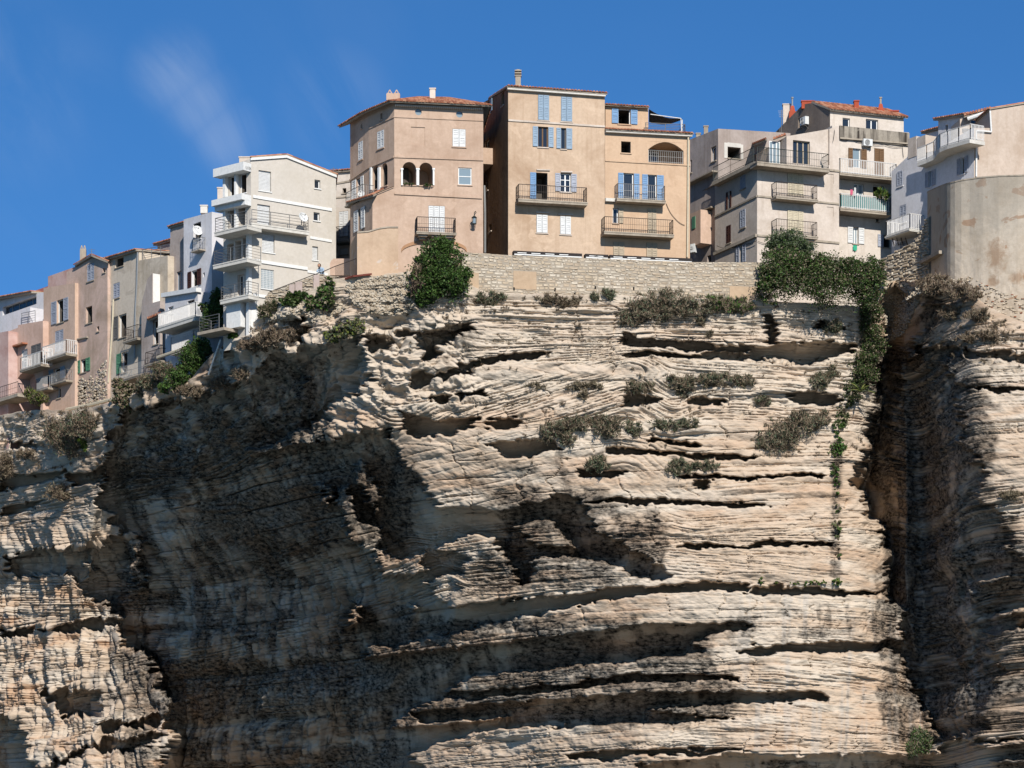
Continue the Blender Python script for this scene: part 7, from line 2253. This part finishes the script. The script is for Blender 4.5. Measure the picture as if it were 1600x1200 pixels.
# scattered dry tufts nobody could count
def tufts():
    rs = np.random.RandomState(77)
    Vs, Fs = [], []; k0 = 0
    def add(px, py, r, n):
        nonlocal k0
        V, Fc = foliage([(px, py, r, r * .6, r * .02)], n, .16, 'blade', rs)
        Vs.append(V); Fs.append(Fc + k0); k0 += len(V)
    for _ in range(230):
        px = rs.uniform(740, 1380); py = 465 + 260 * rs.rand() ** 1.6
        add(px, py, rs.uniform(2, 6), int(rs.uniform(15, 60)))
    for _ in range(130):
        px = rs.uniform(400, 730); py = np.interp(px, [400, 560, 730], [500, 470, 470]) + 80 * rs.rand()
        add(px, py, rs.uniform(2, 5), int(rs.uniform(15, 50)))
    for _ in range(140):
        px = rs.uniform(-20, 330); py = np.interp(px, [0, 200, 330], [650, 630, 600]) + 110 * rs.rand() ** 1.5
        add(px, py, rs.uniform(3, 8), int(rs.uniform(20, 80)))
    for _ in range(90):
        px = rs.uniform(1440, 1640); py = np.interp(px, [1440, 1600], [445, 515]) + 90 * rs.rand() ** 1.5
        add(px, py, rs.uniform(2, 6), int(rs.uniform(15, 60)))
    V, Fc = np.concatenate(Vs), np.concatenate(Fs)
    o = mesh_np('dry_grass', V, Fc, [LEAF['scrub'], LEAF['brown']], None, (0, 0, 0), rs.randint(0, 2, len(Fc)))
    tag(o, 'scattered dry grass tufts on the ledges of the cliff', None, None, 'stuff')
tufts()

# pole and pipes on the slope
def leaning_pole():
    a, b = world_pt(345, 530, cliff_y(345, 560) - .5), world_pt(326, 585, cliff_y(326, 586) - .25)
    root = empty('leaning_pole', b, 'white metal pole leaning on the slope below the apartment house terrace', 'pole')
    mb = MB(); mb.tube(a, b, .07, 8); mb.build('shaft', M['white'], root)
    mb = MB(); d = (a - b).normalized(); mb.tube(a, a + d * .05, .09, 8); mb.build('cap', M['steel'], root)
leaning_pole()
GP = FL.off(2.0)
pipe('sewer_pipe', 'mossy sewer pipe along the foot of the pink house', [GP.at(104, 640), GP.at(140, 633), GP.at(172, 625), GP.at(184, 622)], .13, M['cream_shutter'], 'pipe', None)
pipe('sewer_pipe', 'mossy pipe below the terrace of the grey-white house', [FL.off(2.6).at(246, 559), FL.off(2.6).at(275, 549), FL.off(2.6).at(305, 538)], .12, M['cream_shutter'], 'pipe', None)

# ------------------------------------------------------------------ person leaning on the parapet
def person():
    F = FPa.off(-.35)
    s, z = F.sz(503.5, 447)
    feet = F.P(s, z - .25)
    root = empty('person', feet, 'dark-haired person in a light blue top leaning over the terrace handrail', 'person')
    uu = Vector((F.u.x, F.u.y, 0)); nn = Vector((F.n.x, F.n.y, 0)); up = Vector((0, 0, 1))
    def L(a, b, c): return uu * a + nn * b + up * c
    J = {'pelvis': L(0, -.1, .92), 'belly': L(-.01, .0, 1.1), 'chest': L(-.03, .14, 1.28), 'neck': L(-.06, .25, 1.43), 'head': L(-.09, .33, 1.53), 'crown': L(-.12, .38, 1.63),
         'hipL': L(-.1, -.1, .86), 'kneeL': L(-.1, -.02, .48), 'ankL': L(-.1, -.08, .08), 'toeL': L(-.12, .08, .03),
         'hipR': L(.1, -.1, .86), 'kneeR': L(.11, -.04, .48), 'ankR': L(.12, -.1, .08), 'toeR': L(.13, .06, .03),
         'shL': L(-.2, .18, 1.36), 'elL': L(-.25, .36, 1.16), 'wrL': L(-.1, .42, 1.1), 'haL': L(-.02, .43, 1.1),
         'shR': L(.16, .18, 1.36), 'elR': L(.22, .36, 1.16), 'wrR': L(.06, .43, 1.1), 'haR': L(-.0, .46, 1.12)}
    E = [('pelvis', 'belly'), ('belly', 'chest'), ('chest', 'neck'), ('neck', 'head'), ('head', 'crown'), ('pelvis', 'hipL'), ('hipL', 'kneeL'), ('kneeL', 'ankL'), ('ankL', 'toeL'),
         ('pelvis', 'hipR'), ('hipR', 'kneeR'), ('kneeR', 'ankR'), ('ankR', 'toeR'), ('chest', 'shL'), ('shL', 'elL'), ('elL', 'wrL'), ('wrL', 'haL'), ('chest', 'shR'), ('shR', 'elR'), ('elR', 'wrR'), ('wrR', 'haR')]
    rad = {'pelvis': .14, 'belly': .13, 'chest': .15, 'neck': .055, 'head': .09, 'crown': .075, 'hip': .1, 'knee': .065, 'ank': .045, 'toe': .04, 'sh': .075, 'el': .045, 'wr': .032, 'ha': .038}
    names = list(J)
    me = bpy.data.meshes.new('body')
    me.from_pydata([tuple(J[n]) for n in names], [(names.index(a), names.index(b)) for a, b in E], [])
    o = bpy.data.objects.new('body', me); COL.objects.link(o); o.parent = root
    o.modifiers.new('skin', 'SKIN'); o.modifiers.new('sub', 'SUBSURF').levels = 1
    o.modifiers['sub'].render_levels = 1
    for i, n in enumerate(names):
        r = rad.get(n, rad.get(n[:-1], .05))
        me.skin_vertices[0].data[i].radius = (r, r)
        me.skin_vertices[0].data[i].use_root = (n == 'pelvis')
    me.materials.append(flat_mat('light_blue_cloth', lin(176, 196, 214, .8), .9))
    hd = feet + J['head']
    mb = MB(); mb.ball(hd + nn * .035 + up * .02, .1, 12, 0, (1, 1, 1.2)); mb.ball(hd + nn * .14 - up * .01, .02, 6)
    for q in (-.035, .035): mb.ball(hd + nn * .125 + uu * q + up * .03, .012, 6)
    f = mb.build('face', flat_mat('skin', lin(196, 148, 118, .8), .7), root, smooth=True)
    mb = MB(); mb.ball(hd - nn * .02 + up * .055, .118, 12, 0, (1, 1, 1.1)); mb.ball(hd - nn * .07 - up * .06, .085, 10, 0, (1, .8, 1.4))
    mb.build('hair', flat_mat('dark_brown_hair', lin(58, 38, 30, .8), .8), root, smooth=True)
person()

# flower boxes, aerials and cables
shrub('window_plant', 'dark trailing plants on the sill of the left arch of the loggia', 'plant', [(639, 287.5, 9, 2.6, .15)], 500, .09, ['fig', 'ivy'], 'leaf', 4, None, 246.12)
shrub('window_plant', 'dark trailing plants on the sill of the right arch of the loggia', 'plant', [(666, 288.5, 9, 2.6, .15)], 500, .09, ['fig', 'ivy'], 'leaf', 4, None, 246.16)
def aerial(px, py, Y, hh, label, arms=4):
    q = world_pt(px, py, Y)
    mb = MB(); mb.tube(q, q + Vector((0, 0, hh)), .022, 5)
    for k in range(arms):
        w = .26 - .04 * k
        mb.tube(q + Vector((-w, .1, hh - .08 - .13 * k)), q + Vector((w, -.1, hh - .08 - .13 * k)), .011, 4)
    tag(mb.build('aerial', M['steel'], None, origin=q), label, 'aerial', 'television aerials on the roofs')
aerial(521, 274, 256, .55, 'short television aerial on the roof edge of the white apartment house', 3)
aerial(143, 399, 274, .5, 'small aerial on the ridge of the pink gabled house', 3)
def cable(label, F, pts, d=.1):
    P = [F.at(x, y, d) for x, y in pts]
    mb = MB()
    for a, b in zip(P[:-1], P[1:]):
        n = 6
        prev = a
        for i in range(1, n + 1):
            t_ = i / n
            p = a.lerp(b, t_) - Vector((0, 0, .10 * math.sin(math.pi * t_)))
            mb.tube(prev, p, .018, 4); prev = p
    tag(mb.build('cable', M['black'], None, origin=P[0]), label, 'cable', 'black cables strung along the house walls')
cable('black cable looping under the rain-stained parapet', F3, [(1313, 218), (1330, 217), (1352, 222), (1382, 226), (1410, 229), (1412, 246)])
cable('black cable hanging along the foot of the stained corner house', FM, [(1184, 377), (1205, 379), (1230, 381)])
cable('black cable sagging across the shaded left side of the stained corner house', FMl, [(1120, 384), (1140, 386), (1160, 381), (1182, 376)])
cable('thin cable running down from the peach house balcony', FP, [(1041, 318), (1052, 338), (1070, 352)], .06)
cable('black cable on the corner of the set-back roof storey', FM, [(1304, 203), (1303, 212), (1301, 222)])
bpy.context.view_layer.update()
